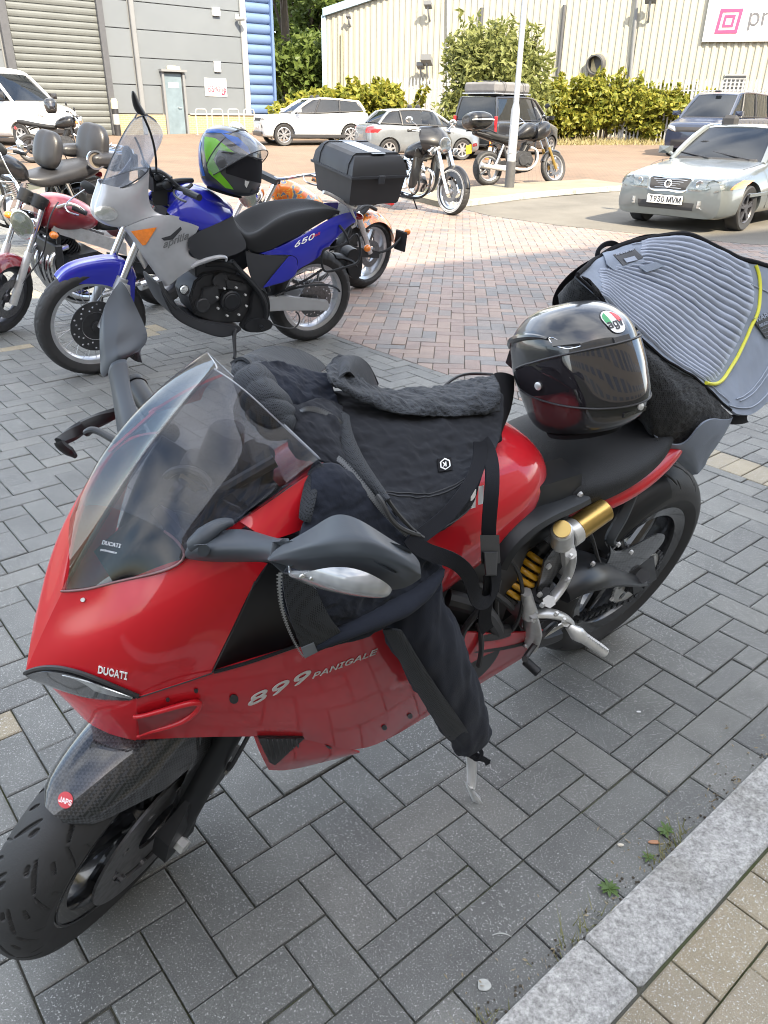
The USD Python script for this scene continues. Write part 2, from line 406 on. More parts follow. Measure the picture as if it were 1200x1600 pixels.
right_region = Polygon([lat(A_EDGE + 2.0, -4.66), lat(75, -4.66), lat(75, 12), lat(A_EDGE + 2.0, 12)])
def lat_r(a, b): return lat(a + A_EDGE + 2.0, b + 0.34)
grey_r = herring(lat_r, right_region, 7.5)
line = [np.array([lat(A_EDGE, k), lat(A_EDGE + 2, k), lat(A_EDGE + 2, k + 1), lat(A_EDGE, k + 1)]) for k in np.arange(-4.66, 12, 1.0)]

RA = KA + PI / 4
def lat45(a, b):
    d = np.array([math.cos(RA), math.sin(RA)]); n = np.array([-d[1], d[0]]); return LO + (d * a + n * b) * LU
A_RED = A_EDGE
red_poly = Polygon([lat(A_RED, 12.0), lat(75, 12.0), (9, 9.2), (4.6, 10.4), (3.3, 11.3), (2.45, 12.0), (1.6, 13.0), (1.25, 13.9), (0.9, 15.4), (0.5, 18.3), (-7, 18.3), lat(A_RED, 130)]).buffer(0)
red = herring(lat45, red_poly, 21)

def cam_dist(q): return np.linalg.norm(np.r_[q.mean(0), 0] - CPOS)
def lay(name, label, blocks, mats, pick, limit=300, min_px=0):
    P = thing(name, None, None, kind='structure')
    blocks = sorted(blocks, key=lambda q: (not seen(q.mean(0), -60, 1260, 100, 1650), cam_dist(q)))
    rest = [[] for _ in mats]
    for k, q in enumerate(blocks):
        mi = pick(q); m = block(q)
        if k < limit: part(label, m, mats[mi], P, smooth=False)
        else: rest[mi].append(m)
    for mi, r in enumerate(rest):
        if r: part('far_blocks', join(r), mats[mi], P, smooth=False, kind='stuff')
    return P
gm = GREYS + BUFFS
def pick_grey(q): return 3 if is_buff(q) else int(rng.choice([0, 0, 1, 1, 2]))
lay('grey_block_paving', 'paver', grey, gm, pick_grey)
lay('grey_block_paving', 'paver', grey_r, GREYS, lambda q: int(rng.choice([0, 1, 2])), 200)
lay('buff_marking_course', 'paver', line, BUFFS, lambda q: int(rng.integers(0, 2)))
lay('red_block_paving', 'paver', red, REDS, lambda q: int(rng.choice([0, 0, 1, 1, 2, 2, 3])))

# the bed under the blocks, the far court (too far for single blocks) and the asphalt
def strip(xs, ys, dz, mat, name, kind='structure', mask=None):
    X, Y = np.meshgrid(xs, ys, indexing='ij'); Z = gz(X, Y) + dz; n = len(ys); v = np.stack([X, Y, Z], -1).reshape(-1, 3)
    i, j = np.meshgrid(np.arange(len(xs) - 1), np.arange(n - 1), indexing='ij'); a = (i * n + j).ravel()
    return part(name, tm(v, np.vstack([np.stack([a, a + n, a + n + 1], 1), np.stack([a, a + n + 1, a + 1], 1)])), mat, smooth=True, kind=kind)
COURT = usdkit.material(stage, '/World/Looks/court_paving', {
    'g': ('geometry', {}), 'mp': ('mapping', {'rotation': (0, 0, 0.15)}),
    'br': ('brick_texture', {'scale': 1.0, 'brick_width': 0.204, 'row_height': 0.102, 'mortar_size': 0.004, 'color1': (0.20, 0.142, 0.104), 'color2': (0.155, 0.118, 0.092), 'mortar': (0.06, 0.05, 0.04), 'offset': 0.5}),
    'n': ('noise_texture', {'scale': 0.35, 'detail': 6.0, 'roughness': 0.6}), 'r': ('rgb_ramp', {'ramp': [(0.3, (0.8, 0.78, 0.76)), (0.7, (1.12, 1.12, 1.1))]}),
    'm': ('mix', {'mix_type': 'multiply', 'fac': 1.0}), 'p': ('principled_bsdf', {'roughness': 0.85, 'specular_ior_level': 0.3})},
    [('g.position', 'mp.vector'), ('mp.vector', 'br.vector'), ('g.position', 'n.vector'), ('n.fac', 'r.fac'), ('br.color', 'm.color1'), ('r.color', 'm.color2'), ('m.color', 'p.base_color')], surface='p.BSDF')
def asphalt(name, c0, c1):
    return usdkit.material(stage, '/World/Looks/' + name, {
        'g': ('geometry', {}), 'n': ('noise_texture', {'scale': 0.9, 'detail': 7.0, 'roughness': 0.65}), 'r': ('rgb_ramp', {'ramp': [(0.3, c0), (0.7, c1)]}),
        'n2': ('noise_texture', {'scale': 90.0, 'detail': 3.0}), 'r2': ('rgb_ramp', {'ramp': [(0.3, (0.75, 0.75, 0.75)), (0.75, (1.3, 1.28, 1.25))]}), 'm': ('mix', {'mix_type': 'multiply', 'fac': 1.0}),
        'b': ('bump', {'strength': 0.5, 'distance': 0.004}), 'p': ('principled_bsdf', {'roughness': 0.9, 'specular_ior_level': 0.3})},
        [('g.position', 'n.vector'), ('n.fac', 'r.fac'), ('g.position', 'n2.vector'), ('n2.fac', 'r2.fac'), ('r.color', 'm.color1'), ('r2.color', 'm.color2'), ('m.color', 'p.base_color'), ('n2.fac', 'b.height'), ('b.normal', 'p.normal')], surface='p.BSDF')
ASPH = asphalt('worn_asphalt', (0.10, 0.094, 0.082), (0.15, 0.142, 0.125))
xs = np.r_[-300, -120, -60, np.arange(-30, 31, 3.0), 60, 120, 300]
strip(np.r_[-40, np.arange(-30, 31, 3.0), 40], np.r_[-12, np.arange(-6, 18.4, 1.5), 18.4], -0.0095, JOINT, 'paving_bed')
strip(xs, np.r_[18.3, 19, 20, 21, 22, 24, 26, 30, 34, 38, 45, 60, 90, 150, 400], 0.0, COURT, 'court_paving')
strip(np.r_[-300, -40, 40, 300], np.r_[-400, -60, -11.9], -0.012, ASPH, 'far_ground')
# asphalt lane between the red blocks and the island, running off to the right
lane = Polygon([(0.95, 15.4), (1.27, 13.9), (1.62, 13.02), (2.47, 12.02), (3.32, 11.32), (4.62, 10.42), (9.0, 9.22), lat(75, 12.1), (30, 8), (30, 24), (12, 20.6), (4.95, 17.85), (2.8, 16.0)])
v2, f2 = trimesh.creation.triangulate_polygon(lane, engine='earcut')
part('asphalt_lane', trimesh.creation.extrude_polygon(lane, 0.016, engine='earcut').apply_translation([0, 0, -0.016]).subdivide().subdivide(), ASPH, smooth=False, kind='structure')

# ---------------------------------------------------------------- near kerb and the buff pavement behind it
CONC = usdkit.material(stage, '/World/Looks/kerb_concrete', {
    'g': ('geometry', {}), 'n': ('noise_texture', {'scale': 75.0, 'detail': 7.0, 'roughness': 0.75}), 'r': ('rgb_ramp', {'ramp': [(0.3, (0.15, 0.148, 0.142)), (0.5, (0.30, 0.297, 0.287)), (0.70, (0.46, 0.455, 0.44))]}),
    'n2': ('noise_texture', {'scale': 170.0, 'detail': 4.0, 'roughness': 0.7}), 'r2': ('rgb_ramp', {'ramp': [(0.3, (0.6, 0.6, 0.6)), (0.5, (1, 1, 1)), (0.75, (1.3, 1.3, 1.3))]}), 'm': ('mix', {'mix_type': 'multiply', 'fac': 1.0}),
    'n3': ('noise_texture', {'scale': 5.0, 'detail': 6.0}), 'r3': ('rgb_ramp', {'ramp': [(0.3, (0.72, 0.71, 0.68)), (0.45, (1.0, 1.0, 1.0)), (0.7, (1.08, 1.08, 1.07))]}), 'm3': ('mix', {'mix_type': 'multiply', 'fac': 1.0}),
    'b': ('bump', {'strength': 0.6, 'distance': 0.0025}), 'p': ('principled_bsdf', {'roughness': 0.85, 'specular_ior_level': 0.3})},
    [('g.position', 'n.vector'), ('n.fac', 'r.fac'), ('g.position', 'n2.vector'), ('n2.fac', 'r2.fac'), ('r.color', 'm.color1'), ('r2.color', 'm.color2'), ('g.position', 'n3.vector'), ('n3.fac', 'r3.fac'), ('m.color', 'm3.color1'), ('r3.color', 'm3.color2'), ('m3.color', 'p.base_color'), ('n2.fac', 'b.height'), ('b.normal', 'p.normal')], surface='p.BSDF')
KB0, KB1 = -6.62, -7.88
KERB = thing('kerb', kind='structure')
kz = 0.022
for k in range(-3, 9):
    a0 = -5.55 + k * 9.0; L = 9.0 * LU - 0.004; w = (KB0 - KB1) * LU
    m = box(L, w, 0.15, (L / 2 + 0.002, -w / 2, kz - 0.075), bevel=0.007)
    m = m.subdivide().subdivide()
    m.vertices += (meshkit.fbm(m.vertices * 14 + k * 3.3, 3)[:, None] - 0.5) * 0.004
    T = np.eye(4); T[:2, 0] = KD; T[:2, 1] = KN; T[:2, 3] = lat(a0, KB0); T[2, 3] = rng.normal(0, 0.001)
    part('kerb_stone', xf(m, T), CONC, KERB, smooth=30)
PAVE = thing('buff_pavement', kind='structure')
pav_reg = Polygon([lat(-14, KB1 - 0.05), lat(60, KB1 - 0.05), lat(60, -40), lat(-14, -40)])
def lat_p(a, b): return lat(a + 0.35, b + KB1 - 0.05)
bl = []
for row in range(0, 3):                                       # stretcher course first, then herringbone
    pass
bl = herring(lat_p, pav_reg, 6); pv_ = []
for q in bl:
    if seen(q.mean(0), -60, 1260, 100, 1700): part('paver', block(q, z=kz - 0.002), BUFFS[int(rng.integers(0, 2))], PAVE, smooth=False)
    else: pv_.append(block(q, z=kz - 0.002))
if pv_: part('far_blocks', join(pv_), BUFFS[0], PAVE, smooth=False, kind='stuff')
bedp = np.array([lat(-30, KB1 + 0.3), lat(-30, -60), lat(80, -60), lat(80, KB1 + 0.3)])
part('pavement_bed', tm(np.c_[bedp, np.full(4, kz - 0.012)], [[0, 1, 2], [0, 2, 3]]), JOINT, PAVE, smooth=False)

# island with its own kerb, where the lamp post stands
ISL = thing('lamp_island', kind='structure')
edge = np.array([(1.02, 13.9), (1.22, 14.1), (1.60, 14.55), (2.6, 15.75), (3.6, 16.75), (4.5, 17.5), (5.1, 17.95), (5.5, 18.4)])
ep = spl(edge, 40); back = ep + np.array([-.75, 1.7])
inner = ep + np.array([-0.09, 0.10])
top = Polygon(np.vstack([inner, back[::-1]]))
mt = trimesh.creation.extrude_polygon(top, 0.09, engine='earcut')
SLAB = asphalt('island_surface', (0.15, 0.138, 0.105), (0.23, 0.212, 0.165))
part('island_surface', mt, SLAB, ISL, smooth=False)
for k in range(0, 39, 3):
    a, b = k, min(k + 3, 39)
    P = np.vstack([ep[a:b + 1], inner[a:b + 1][::-1]]); c = P.mean(0); P = c + (P - c) * 0.992
    part('kerb_stone', plate(P, 0.10, bevel=0.01), CONC, ISL, smooth=30)
# ================================================================ buildings, planting, street furniture
CLAD_GREY = pbr('grey_cladding', (0.115, 0.128, 0.14), 0.45, var=0.05, scale=0.6)
TRIM_GREY = pbr('grey_trim', (0.15, 0.155, 0.16), 0.5, var=0.06, scale=1.0)
TRIM_DARK = pbr('dark_trim', (0.06, 0.062, 0.068), 0.5, var=0.08)
TRIM_WHITE = pbr('white_trim', (0.28, 0.285, 0.28), 0.45, var=0.05)
SHUTTER = pbr('shutter_grey', (0.105, 0.112, 0.108), 0.42, var=0.07, scale=1.5)
BLUECLAD = pbr('blue_cladding', (0.085, 0.135, 0.25), 0.4, var=0.05, scale=1.0)
BUFFBRICK = usdkit.material(stage, '/World/Looks/buff_brick', {
    'tc': ('texture_coordinate', {}), 'br': ('brick_texture', {'scale': 1.0, 'brick_width': 0.225, 'row_height': 0.075, 'mortar_size': 0.006, 'color1': (0.27, 0.21, 0.115), 'color2': (0.23, 0.18, 0.10), 'mortar': (0.33, 0.30, 0.25)}),
    'mp': ('mapping', {'rotation': (PI / 2, 0, 0)}), 'p': ('principled_bsdf', {'roughness': 0.9})}, [('tc.object', 'mp.vector'), ('mp.vector', 'br.vector'), ('br.color', 'p.base_color')], surface='p.BSDF')
DOORBLUE = pbr('door_blue', (0.12, 0.16, 0.185), 0.5, var=0.18, scale=2.5)
WHITE = pbr('white_plastic', (0.5, 0.5, 0.49), 0.45, var=0.04)
CREAM = pbr('cream_cladding', (0.33, 0.312, 0.25), 0.5, var=0.04, scale=0.25)
GALV = pbr('galvanised_steel', (0.42, 0.43, 0.44), 0.45, metal=0.6, var=0.15, scale=9)
BLACKP = pbr('black_plastic', (0.02, 0.02, 0.022), 0.5, var=0.1, bump=0.15, bscale=900)
MAROON = pbr('maroon_ink', (0.25, 0.02, 0.05), 0.6, var=0.02)
MAGENTA = pbr('magenta_ink', (0.62, 0.045, 0.13), 0.6, var=0.02)
INK = pbr('dark_ink', (0.025, 0.025, 0.03), 0.6, var=0.02)
GREYINK = pbr('grey_ink', (0.10, 0.10, 0.11), 0.6, var=0.02)
YELLOWISH = pbr('aged_diffuser', (0.62, 0.55, 0.33), 0.4, var=0.05)

# the grey warehouse: facade plane through its personnel door
FA = np.array([math.cos(0.7129), math.sin(0.7129), 0]); FN = np.array([FA[1], -FA[0], 0])      # along the facade, out of it
F0 = ground(265, 210)
def fac(u, v):
    d = ray(u, v); t = ((F0 - CPOS) @ FN) / (d @ FN); P = CPOS + d * t - F0
    return np.array([P @ FA, P[2]])
FM = np.eye(4); FM[:3, 0] = FA; FM[:3, 1] = -FN; FM[:3, 2] = (0, 0, 1); FM[:3, 3] = F0
def fs(u, v=180): return fac(u, v)[0]
def fz(u, v): return fac(u, v)[1]
wh = thing('grey_warehouse', 'grey panelled warehouse with a wide roller shutter and blue corrugated corner', 'building', M=FM)
s_rl, s_rr = fs(30, 110), fs(172, 160)
s_dl, s_dr = fs(262, 160), fs(291, 160)
s_p, s_c0, s_c1 = fs(218, 100), fs(389, 120), fs(432, 120)
z_pl = fz(300, 179); zb = -0.1; ZT = 9.0
z_j = [z_pl, fz(306, 135.5), fz(300, 94.5), fz(300, 51.8), fz(300, 10)]
dz_p = z_j[2] - z_j[1]
z_j = z_j + [z_j[-1] + dz_p, z_j[-1] + 2 * dz_p, ZT]
part('wall', [box(s_c1 - s_rl + 8, 6, ZT + 0.2, ((s_rl - 8 + s_c1) / 2, 3.3, ZT / 2 - 0.1))], TRIM_GREY, wh, smooth=False)
def clad(s0, s1, z0, z1, gap=0.03, t=0.06):
    return box(s1 - s0 - gap, t, z1 - z0 - gap, ((s0 + s1) / 2, 0.3 - t / 2 - 0.002, (z0 + z1) / 2), bevel=0.012)
for k in range(len(z_j) - 1):
    for a, b in ((s_rr + 0.25, s_p - 0.12), (s_p + 0.12, s_c0 - 0.15)):
        if k == 0 and a > s_p:
            part('panel', clad(a, s_dl - 0.12, z_j[0], z_j[1]), CLAD_GREY, wh, smooth=False); part('panel', clad(s_dr + 0.12, b, z_j[0], z_j[1]), CLAD_GREY, wh, smooth=False); continue
        part('panel', clad(a, b, z_j[k], z_j[k + 1]), CLAD_GREY, wh, smooth=False)
    part('panel', clad(s_rl - 7.5, s_rl - 0.4, z_j[k], z_j[k + 1]), CLAD_GREY, wh, smooth=False)
part('plinth', [box(s_dl - 0.1 - s_rr - 0.2, 0.14, z_pl - zb, ((s_dl - 0.1 + s_rr + 0.2) / 2, 0.22, (z_pl + zb) / 2 - 0.02)), box(s_c1 - s_dr - 0.1, 0.14, z_pl - zb, ((s_c1 + s_dr + 0.1) / 2, 0.22, (z_pl + zb) / 2 - 0.02))], BUFFBRICK, wh, smooth=False)
part('shutter_frame', [box(0.24, 0.2, ZT, (s_rr + 0.12, 0.16, ZT / 2)), box(0.3, 0.22, ZT, (s_rl - 0.2, 0.16, ZT / 2))], TRIM_DARK, wh, smooth=False, label='dark steel guide posts of the roller shutter')
shut = part('roller_shutter', box(s_rr - s_rl, 0.04, ZT + 0.1, ((s_rl + s_rr) / 2, 0.26, ZT / 2 - 0.05)), SHUTTER, wh, smooth=False)
sl = 0.235
for k in range(int(7.2 / sl)):
    z0 = -0.04 + k * sl
    prof = np.array([(0, 0), (0.035, 0.02), (0.055, 0.09), (0.055, 0.16), (0.02, 0.215), (0, 0.225)]); prof = np.c_[0.238 - prof[:, 0], z0 + prof[:, 1]]
    part('slat', plate(np.vstack([prof, [(0.242, z0 + 0.225), (0.242, z0)]])[::-1], s_rr - s_rl - 0.02, O=(s_rl + 0.01, 0, 0), F=np.array([[0, 0, 1.0], [1, 0, 0], [0, 1, 0]])), SHUTTER, shut, smooth=False)
part('downpipe', box(0.2, 0.16, ZT, (s_p, 0.17, ZT / 2), bevel=0.03), TRIM_GREY, wh)
part('corner_trim', [box(0.28, 0.12, ZT - z_pl, (s_c0 - 0.02, 0.2, (ZT + z_pl) / 2), bevel=0.02), box(s_c1 - s_dr - 0.2, 0.14, 0.07, ((s_c1 + s_dr + 0.2) / 2, 0.16, z_pl + 0.02), bevel=0.01)], TRIM_WHITE, wh)
pitch = 0.40
for k in range(int((ZT - z_pl) / pitch)):
    z0 = z_pl + 0.06 + k * pitch; n = 9; t = np.linspace(0, PI, n); pr = np.c_[0.30 - 0.13 * np.sin(t), z0 + pitch * 0.5 * (1 - np.cos(t)) * 0.98]
    part('corrugation', plate(np.vstack([pr, [(0.302, pr[-1, 1]), (0.302, pr[0, 1])]])[::-1], s_c1 - s_c0 - 0.25, O=(s_c0 + 0.14, 0, 0), F=np.array([[0, 0, 1.0], [1, 0, 0], [0, 1, 0]])), BLUECLAD, wh, smooth=50)
part('edge_trim', box(0.12, 0.3, ZT - z_pl, (s_c1 - 0.05, 0.2, (ZT + z_pl) / 2 + 0.02), bevel=0.02), BLUECLAD, wh)
zd = fz(276, 113)
dr = part('door', box(s_dr - s_dl - 0.1, 0.05, zd, ((s_dl + s_dr) / 2, 0.2, zd / 2 - 0.03), bevel=0.008), DOORBLUE, wh, smooth=False)
part('handle', [cyl((s_dr - 0.3, 0.165, 1.05), (s_dr - 0.3, 0.10, 1.05), 0.02), box(0.16, 0.02, 0.03, (s_dr - 0.24, 0.10, 1.05), bevel=0.006)], GALV, dr)
part('notice', box(0.5, 0.01, 0.18, ((s_dl + s_dr) / 2, 0.169, zd - 0.48)), WHITE, dr, smooth=False)
part('door_frame', [box(0.1, 0.2, zd + 0.06, (s_dl - 0.04, 0.19, zd / 2)), box(0.1, 0.2, zd + 0.06, (s_dr + 0.04, 0.19, zd / 2)), box(s_dr - s_dl + 0.3, 0.32, 0.09, ((s_dl + s_dr) / 2, 0.14, zd + 0.06))], TRIM_GREY, wh, smooth=False)
part('bulkhead_light', box(0.6, 0.14, 0.2, (fs(274, 108), 0.16, fz(274, 107)), bevel=0.05), YELLOWISH, wh)
part('alarm_box', hull([(fs(341, 20) + x, 0.24 - y, fz(341, 20) + z) for x in (-.17, .17) for y in (0, .12) for z in (-.2 + abs(x) * .6, .2)]), WHITE, wh)
cpx, cpz = fs(374, 30), fz(374, 30)
part('camera', [cyl((cpx, 0.24, cpz + .05), (cpx, 0.0, cpz), 0.035), cyl((cpx + .12, -0.3, cpz + .03), (cpx - .08, 0.08, cpz), 0.09, 0.075), box(0.18, 0.05, 0.22, (cpx + .02, 0.22, cpz + .1), bevel=0.02)], TRIM_WHITE, wh)
part('meter_box', box(0.32, 0.1, 0.42, (fs(343, 104), 0.19, fz(343, 104)), bevel=0.02), WHITE, wh)
sg = part('sign', box(fs(358, 137) - fs(324, 137), 0.03, fz(340, 122) - fz(340, 150.5), (fs(341, 137), 0.22, fz(341, 136.5)), bevel=0.004), WHITE, wh, smooth=False, label='white sign with maroon parking lettering and an arrow')
hx = fs(358, 137) - fs(324, 137); sx0 = fs(324, 137)
def wtext(s, x, z, h, mat, parent, bold=False, y=0.204, nm='lettering'):
    part(nm, put(text(s, h, 0.002, bold), (x, y, z), (1, 0, 0), (0, 0, 1)), mat, parent, smooth=False)
wtext('parking', sx0 + 0.12 * hx, fz(341, 143.5), 0.19, MAROON, sg, True)
wtext('warehouse', sx0 + 0.12 * hx, fz(341, 136), 0.085, MAROON, sg, True)
part('arrow', [box(0.05, 0.004, 0.22, (sx0 + .87 * hx, 0.203, fz(341, 141))), box(0.12, 0.004, 0.05, (sx0 + .83 * hx, 0.203, fz(341, 147))), put(trimesh.creation.extrude_polygon(Polygon([(0, 0.07), (-.09, 0), (0, -.07)]), 0.003), (sx0 + .80 * hx, 0.203, fz(341, 147)), (1, 0, 0), (0, 0, 1))], MAROON, sg, smooth=False)

# bollard and cycle stands in front of it
bp = ground(185, 212)
b = thing('bollard', 'black and white banded bollard beside the roller shutter', 'bollard', M=mat4(bp))
part('post', lathe([(0.13, 0), (0.13, 0.42)], n=20), BLACKP, b); part('band', lathe([(0.132, 0.42), (0.132, 0.80)], n=20), TRIM_WHITE, b)
part('band', lathe([(0.13, 0.80), (0.13, 1.0)], n=20), BLACKP, b, label='upper black band'); part('cap', lathe([(0.132, 1.0), (0.132, 1.28), (0.10, 1.36), (0.001, 1.38)], n=20), YELLOWISH, b)
src = None
for k, (u, wd) in enumerate(((317, 14), (342, 14), (367, 14), (391, 10))):
    p = ground(u, 211); w = 0.26; h = 1.0
    M = mat4(p, 0.7129)
    if src is None:
        src = thing('cycle_stand', None, None, M=M)
        part('hoop', tube([(-w, 0, -0.05), (-w, 0, h * 0.5), (-w, 0, h * 0.86), (-w * 0.85, 0, h * 0.98), (-w * 0.5, 0, h), (w * 0.5, 0, h), (w * 0.85, 0, h * 0.98), (w, 0, h * 0.86), (w, 0, h * 0.5), (w, 0, -0.05)], 0.028, n=10, m=50), TRIM_WHITE, src)
        part('base_plate', [lathe([(0.09, 0), (0.09, 0.012)], (s * w, 0, 0.0), n=14) for s in (-1, 1)], GALV, src)
        tag(stage.GetPrimAtPath(src), 'pale tubular cycle stand nearest the blue-grey door', 'cycle stand', 'cycle stands along the brick plinth')
    else:
        copy_of(src, 'cycle_stand', M, ['', 'pale tubular cycle stand, second from the blue-grey door', 'pale tubular cycle stand, third from the blue-grey door', 'pale tubular cycle stand half hidden by the white off-roader'][k], 'cycle stand', 'cycle stands along the brick plinth')

# the cream warehouse
WD = np.array([0.945, -0.325, 0]); WD /= np.linalg.norm(WD); WN = np.array([WD[1], -WD[0], 0])
W0 = at_depth(508.5, 190, 46.0); W0[2] = gz(W0[0], W0[1])
def wal(u, v):
    d = ray(u, v); t = ((W0 - CPOS) @ WN) / (d @ WN); P = CPOS + d * t - W0
    return np.array([P @ WD, P[2]])
WM = np.eye(4); WM[:3, 0] = WD; WM[:3, 1] = -WN; WM[:3, 2] = (0, 0, 1); WM[:3, 3] = W0
cw = thing('cream_warehouse', 'cream ribbed metal warehouse with a white and magenta sign', 'building', M=WM)
zc = wal(508.5, 24)[1]; sl_ = math.tan(math.radians(13.5)); WL = 44.0; ap = 22.0
roofz = lambda s: zc + sl_ * (s if s < ap else 2 * ap - s)
body = Polygon([(0, -1), (WL, -1), (WL, zc), (ap, roofz(ap)), (0, zc)])
part('wall', plate(np.asarray(body.exterior.coords)[:-1], 30, O=(0, 30.1, 0), F=np.array([[1.0, 0, 0], [0, 0, -1.0], [0, 1.0, 0]]).T.T), CREAM, cw, smooth=False)
rib = []; pit = 0.30
for k in range(int(WL / pit)):
    s0 = k * pit; z1 = min(roofz(s0), roofz(s0 + pit)) - 0.02
    pr = [(s0 + 0.0, 0.095), (s0 + 0.11, 0.095), (s0 + 0.15, 0.045), (s0 + 0.25, 0.045), (s0 + pit, 0.095)]
    rib.append((pr, z1))
panels = {}
for pr, z1 in rib:
    v = [(x, y, -1) for x, y in pr] + [(x, y, z1) for x, y in pr]; n = len(pr)
    f = []
    for k in range(n - 1): f += [[k, k + 1, n + k + 1], [k, n + k + 1, n + k]]
    panels.setdefault(int(pr[0][0] / 6.0), []).append(tm(v, f))
for k, ms in panels.items(): part('ribbed_panel', join(ms), CREAM, cw, smooth=False)
part('verge_trim', [hull([(s, y, roofz(s) + z) for s in (0, ap) for y in (-0.12, 0.4) for z in (-0.04, 0.30)])], pbr('verge_blue', (0.28, 0.38, 0.46), 0.5, var=0.05), cw, smooth=False)
part('corner_trim', box(0.22, 0.3, zc + 1, (0.0, 0.1, zc / 2 - 0.5)), pbr('corner_blue', (0.32, 0.42, 0.5), 0.5, var=0.05), cw, smooth=False)
for (u0, v0, u1, v1, r, mat, nm) in ((700, -60, 700, 150, 0.06, TRIM_WHITE, 'downpipe'), (1001, -60, 981, 160, 0.08, TRIM_GREY, 'downpipe'), (882, 8, 868, 158, 0.07, TRIM_DARK, 'conduit'), (753, 12, 748, 110, 0.09, TRIM_DARK, 'conduit'), (534, 52, 534, 150, 0.05, pbr('old_conduit', (0.3, 0.27, 0.18), 0.7), 'conduit')):
    a, b = wal(u0, v0), wal(u1, v1); part(nm, cyl((a[0], -0.02, a[1]), (b[0], -0.02, b[1]), r, n=10), mat, cw)
def lampw(u, v, s=1.0):
    a = wal(u, v); x, z = a
    part('wall_lamp', [tube([(x, 0.1, z - .5 * s), (x, -0.25 * s, z - .2 * s), (x, -.45 * s, z + .25 * s)], 0.05, n=8), hull([(x + i * .22 * s, -0.45 * s + j * .18 * s, z + .3 * s + k * .1 * s - j * .1 * s) for i in (-1, 1) for j in (-1, 1) for k in (-1, 1)])], TRIM_GREY, cw)
lampw(671, 108, 1.2); lampw(660, 112, .8); lampw(1016, 12, 1.1); lampw(672, 18, .8); lampw(547, 32, .5)
a = wal(934, 100)
part('vent_panel', box(0.7, 0.05, 1.6, (a[0] + .05, 0.02, a[1] - .35)), pbr('stained_panel', (0.5, 0.42, 0.24), 0.7, var=0.3, scale=3), cw, smooth=False)
part('vent_hood', [lathe([(0.42, 0), (0.42, 0.35), (0.36, 0.36), (0.34, 0.05)], (a[0], 0.0, a[1]), frame((-.35, -1, -.15)), n=24)], pbr('vent_steel', (0.12, 0.12, 0.12), 0.5, metal=0.5), cw)
a = wal(1147, 134); lv = part('louvre', box(0.95, 0.06, 0.9, (a[0], 0.02, a[1])), TRIM_WHITE, cw, smooth=False)
for k in range(6): part('blade', box(0.85, 0.05, 0.1, (a[0], -0.03, a[1] - .36 + k * .145), R=mat4(R=np.array([[1, 0, 0], [0, .8, -.6], [0, .6, .8]]))[:3, :3]), TRIM_GREY, lv, smooth=False)
# sign
s0 = wal(1101, 40)[0]; zs = wal(1101, 66)[1]
sg = part('sign', box(10.0, 0.08, 5.2, (s0 + 5.0, -0.03, zs + 2.6), bevel=0.01), WHITE, cw, smooth=False, label='white company sign with a magenta square emblem')
q0, q1 = wal(1116, 58), wal(1162, 8); sq = q1[0] - q0[0]; qx, qz = (q0[0] + q1[0]) / 2, (q0[1] + q1[1]) / 2
def sqring(o, i, nm, skew=0.10):
    P = Polygon([(-o, -o), (o, -o), (o, o), (-o, o)], [[(-i, -i), (i, -i), (i, i), (-i, i)]] if i else [])
    m = trimesh.creation.extrude_polygon(P, 0.012, engine='earcut'); A = np.eye(4); A[0, 1] = skew; m.apply_transform(A)
    part(nm, put(m, (qx, -0.075, qz), (1, 0, 0), (0, 0, 1)), MAGENTA, sg, smooth=False)
sqring(sq * .48, sq * .345, 'emblem'); sqring(sq * .235, sq * .13, 'emblem')
t0 = wal(1166, 40)
part('lettering', put(text('prime', (wal(1167, 17)[1] - t0[1]) * 1.15, 0.012), (t0[0], -0.075, t0[1] - .0), (1, 0, 0), (0, 0, 1)), GREYINK, sg, smooth=False)

# the building behind the photographer, whose shade covers the near bays
BRICKR = usdkit.material(stage, '/World/Looks/red_brick', {'tc': ('texture_coordinate', {}), 'mp': ('mapping', {'rotation': (PI / 2, 0, 0)}), 'br': ('brick_texture', {'scale': 1.0, 'brick_width': 0.225, 'row_height': 0.075, 'mortar_size': 0.006, 'color1': (0.30, 0.24, 0.17), 'color2': (0.24, 0.19, 0.13), 'mortar': (0.3, 0.28, 0.25)}), 'p': ('principled_bsdf', {'roughness': 0.9})}, [('tc.object', 'mp.vector'), ('mp.vector', 'br.vector'), ('br.color', 'p.base_color')], surface='p.BSDF')
ba = math.radians(33.0); bd = np.array([math.cos(ba), math.sin(ba)]); bn = np.array([-bd[1], bd[0]])
off = 6.95; back = -14.0; shf = SUN[:2] / np.linalg.norm(SUN[:2]); hgt = (off - back) * math.tan(ELEV) / (-(shf @ bn))
BM = mat4((*(bn * back), 0), ba)
bb = thing('office_building', 'pale brick office building standing behind the photographer', 'building', M=BM)
part('wall', box(90, 10, hgt, (0, -5, hgt / 2)), BRICKR, bb, smooth=False)
GLASSD = pbr('dark_window', (0.10, 0.11, 0.12), 0.06, var=0.05)
for i in range(-11, 12):
    for k in range(4):
        part('window', box(2.4, 0.06, 2.2, (i * 4.0, 0.0, 2.4 + k * 4.4)), GLASSD, bb, smooth=False)

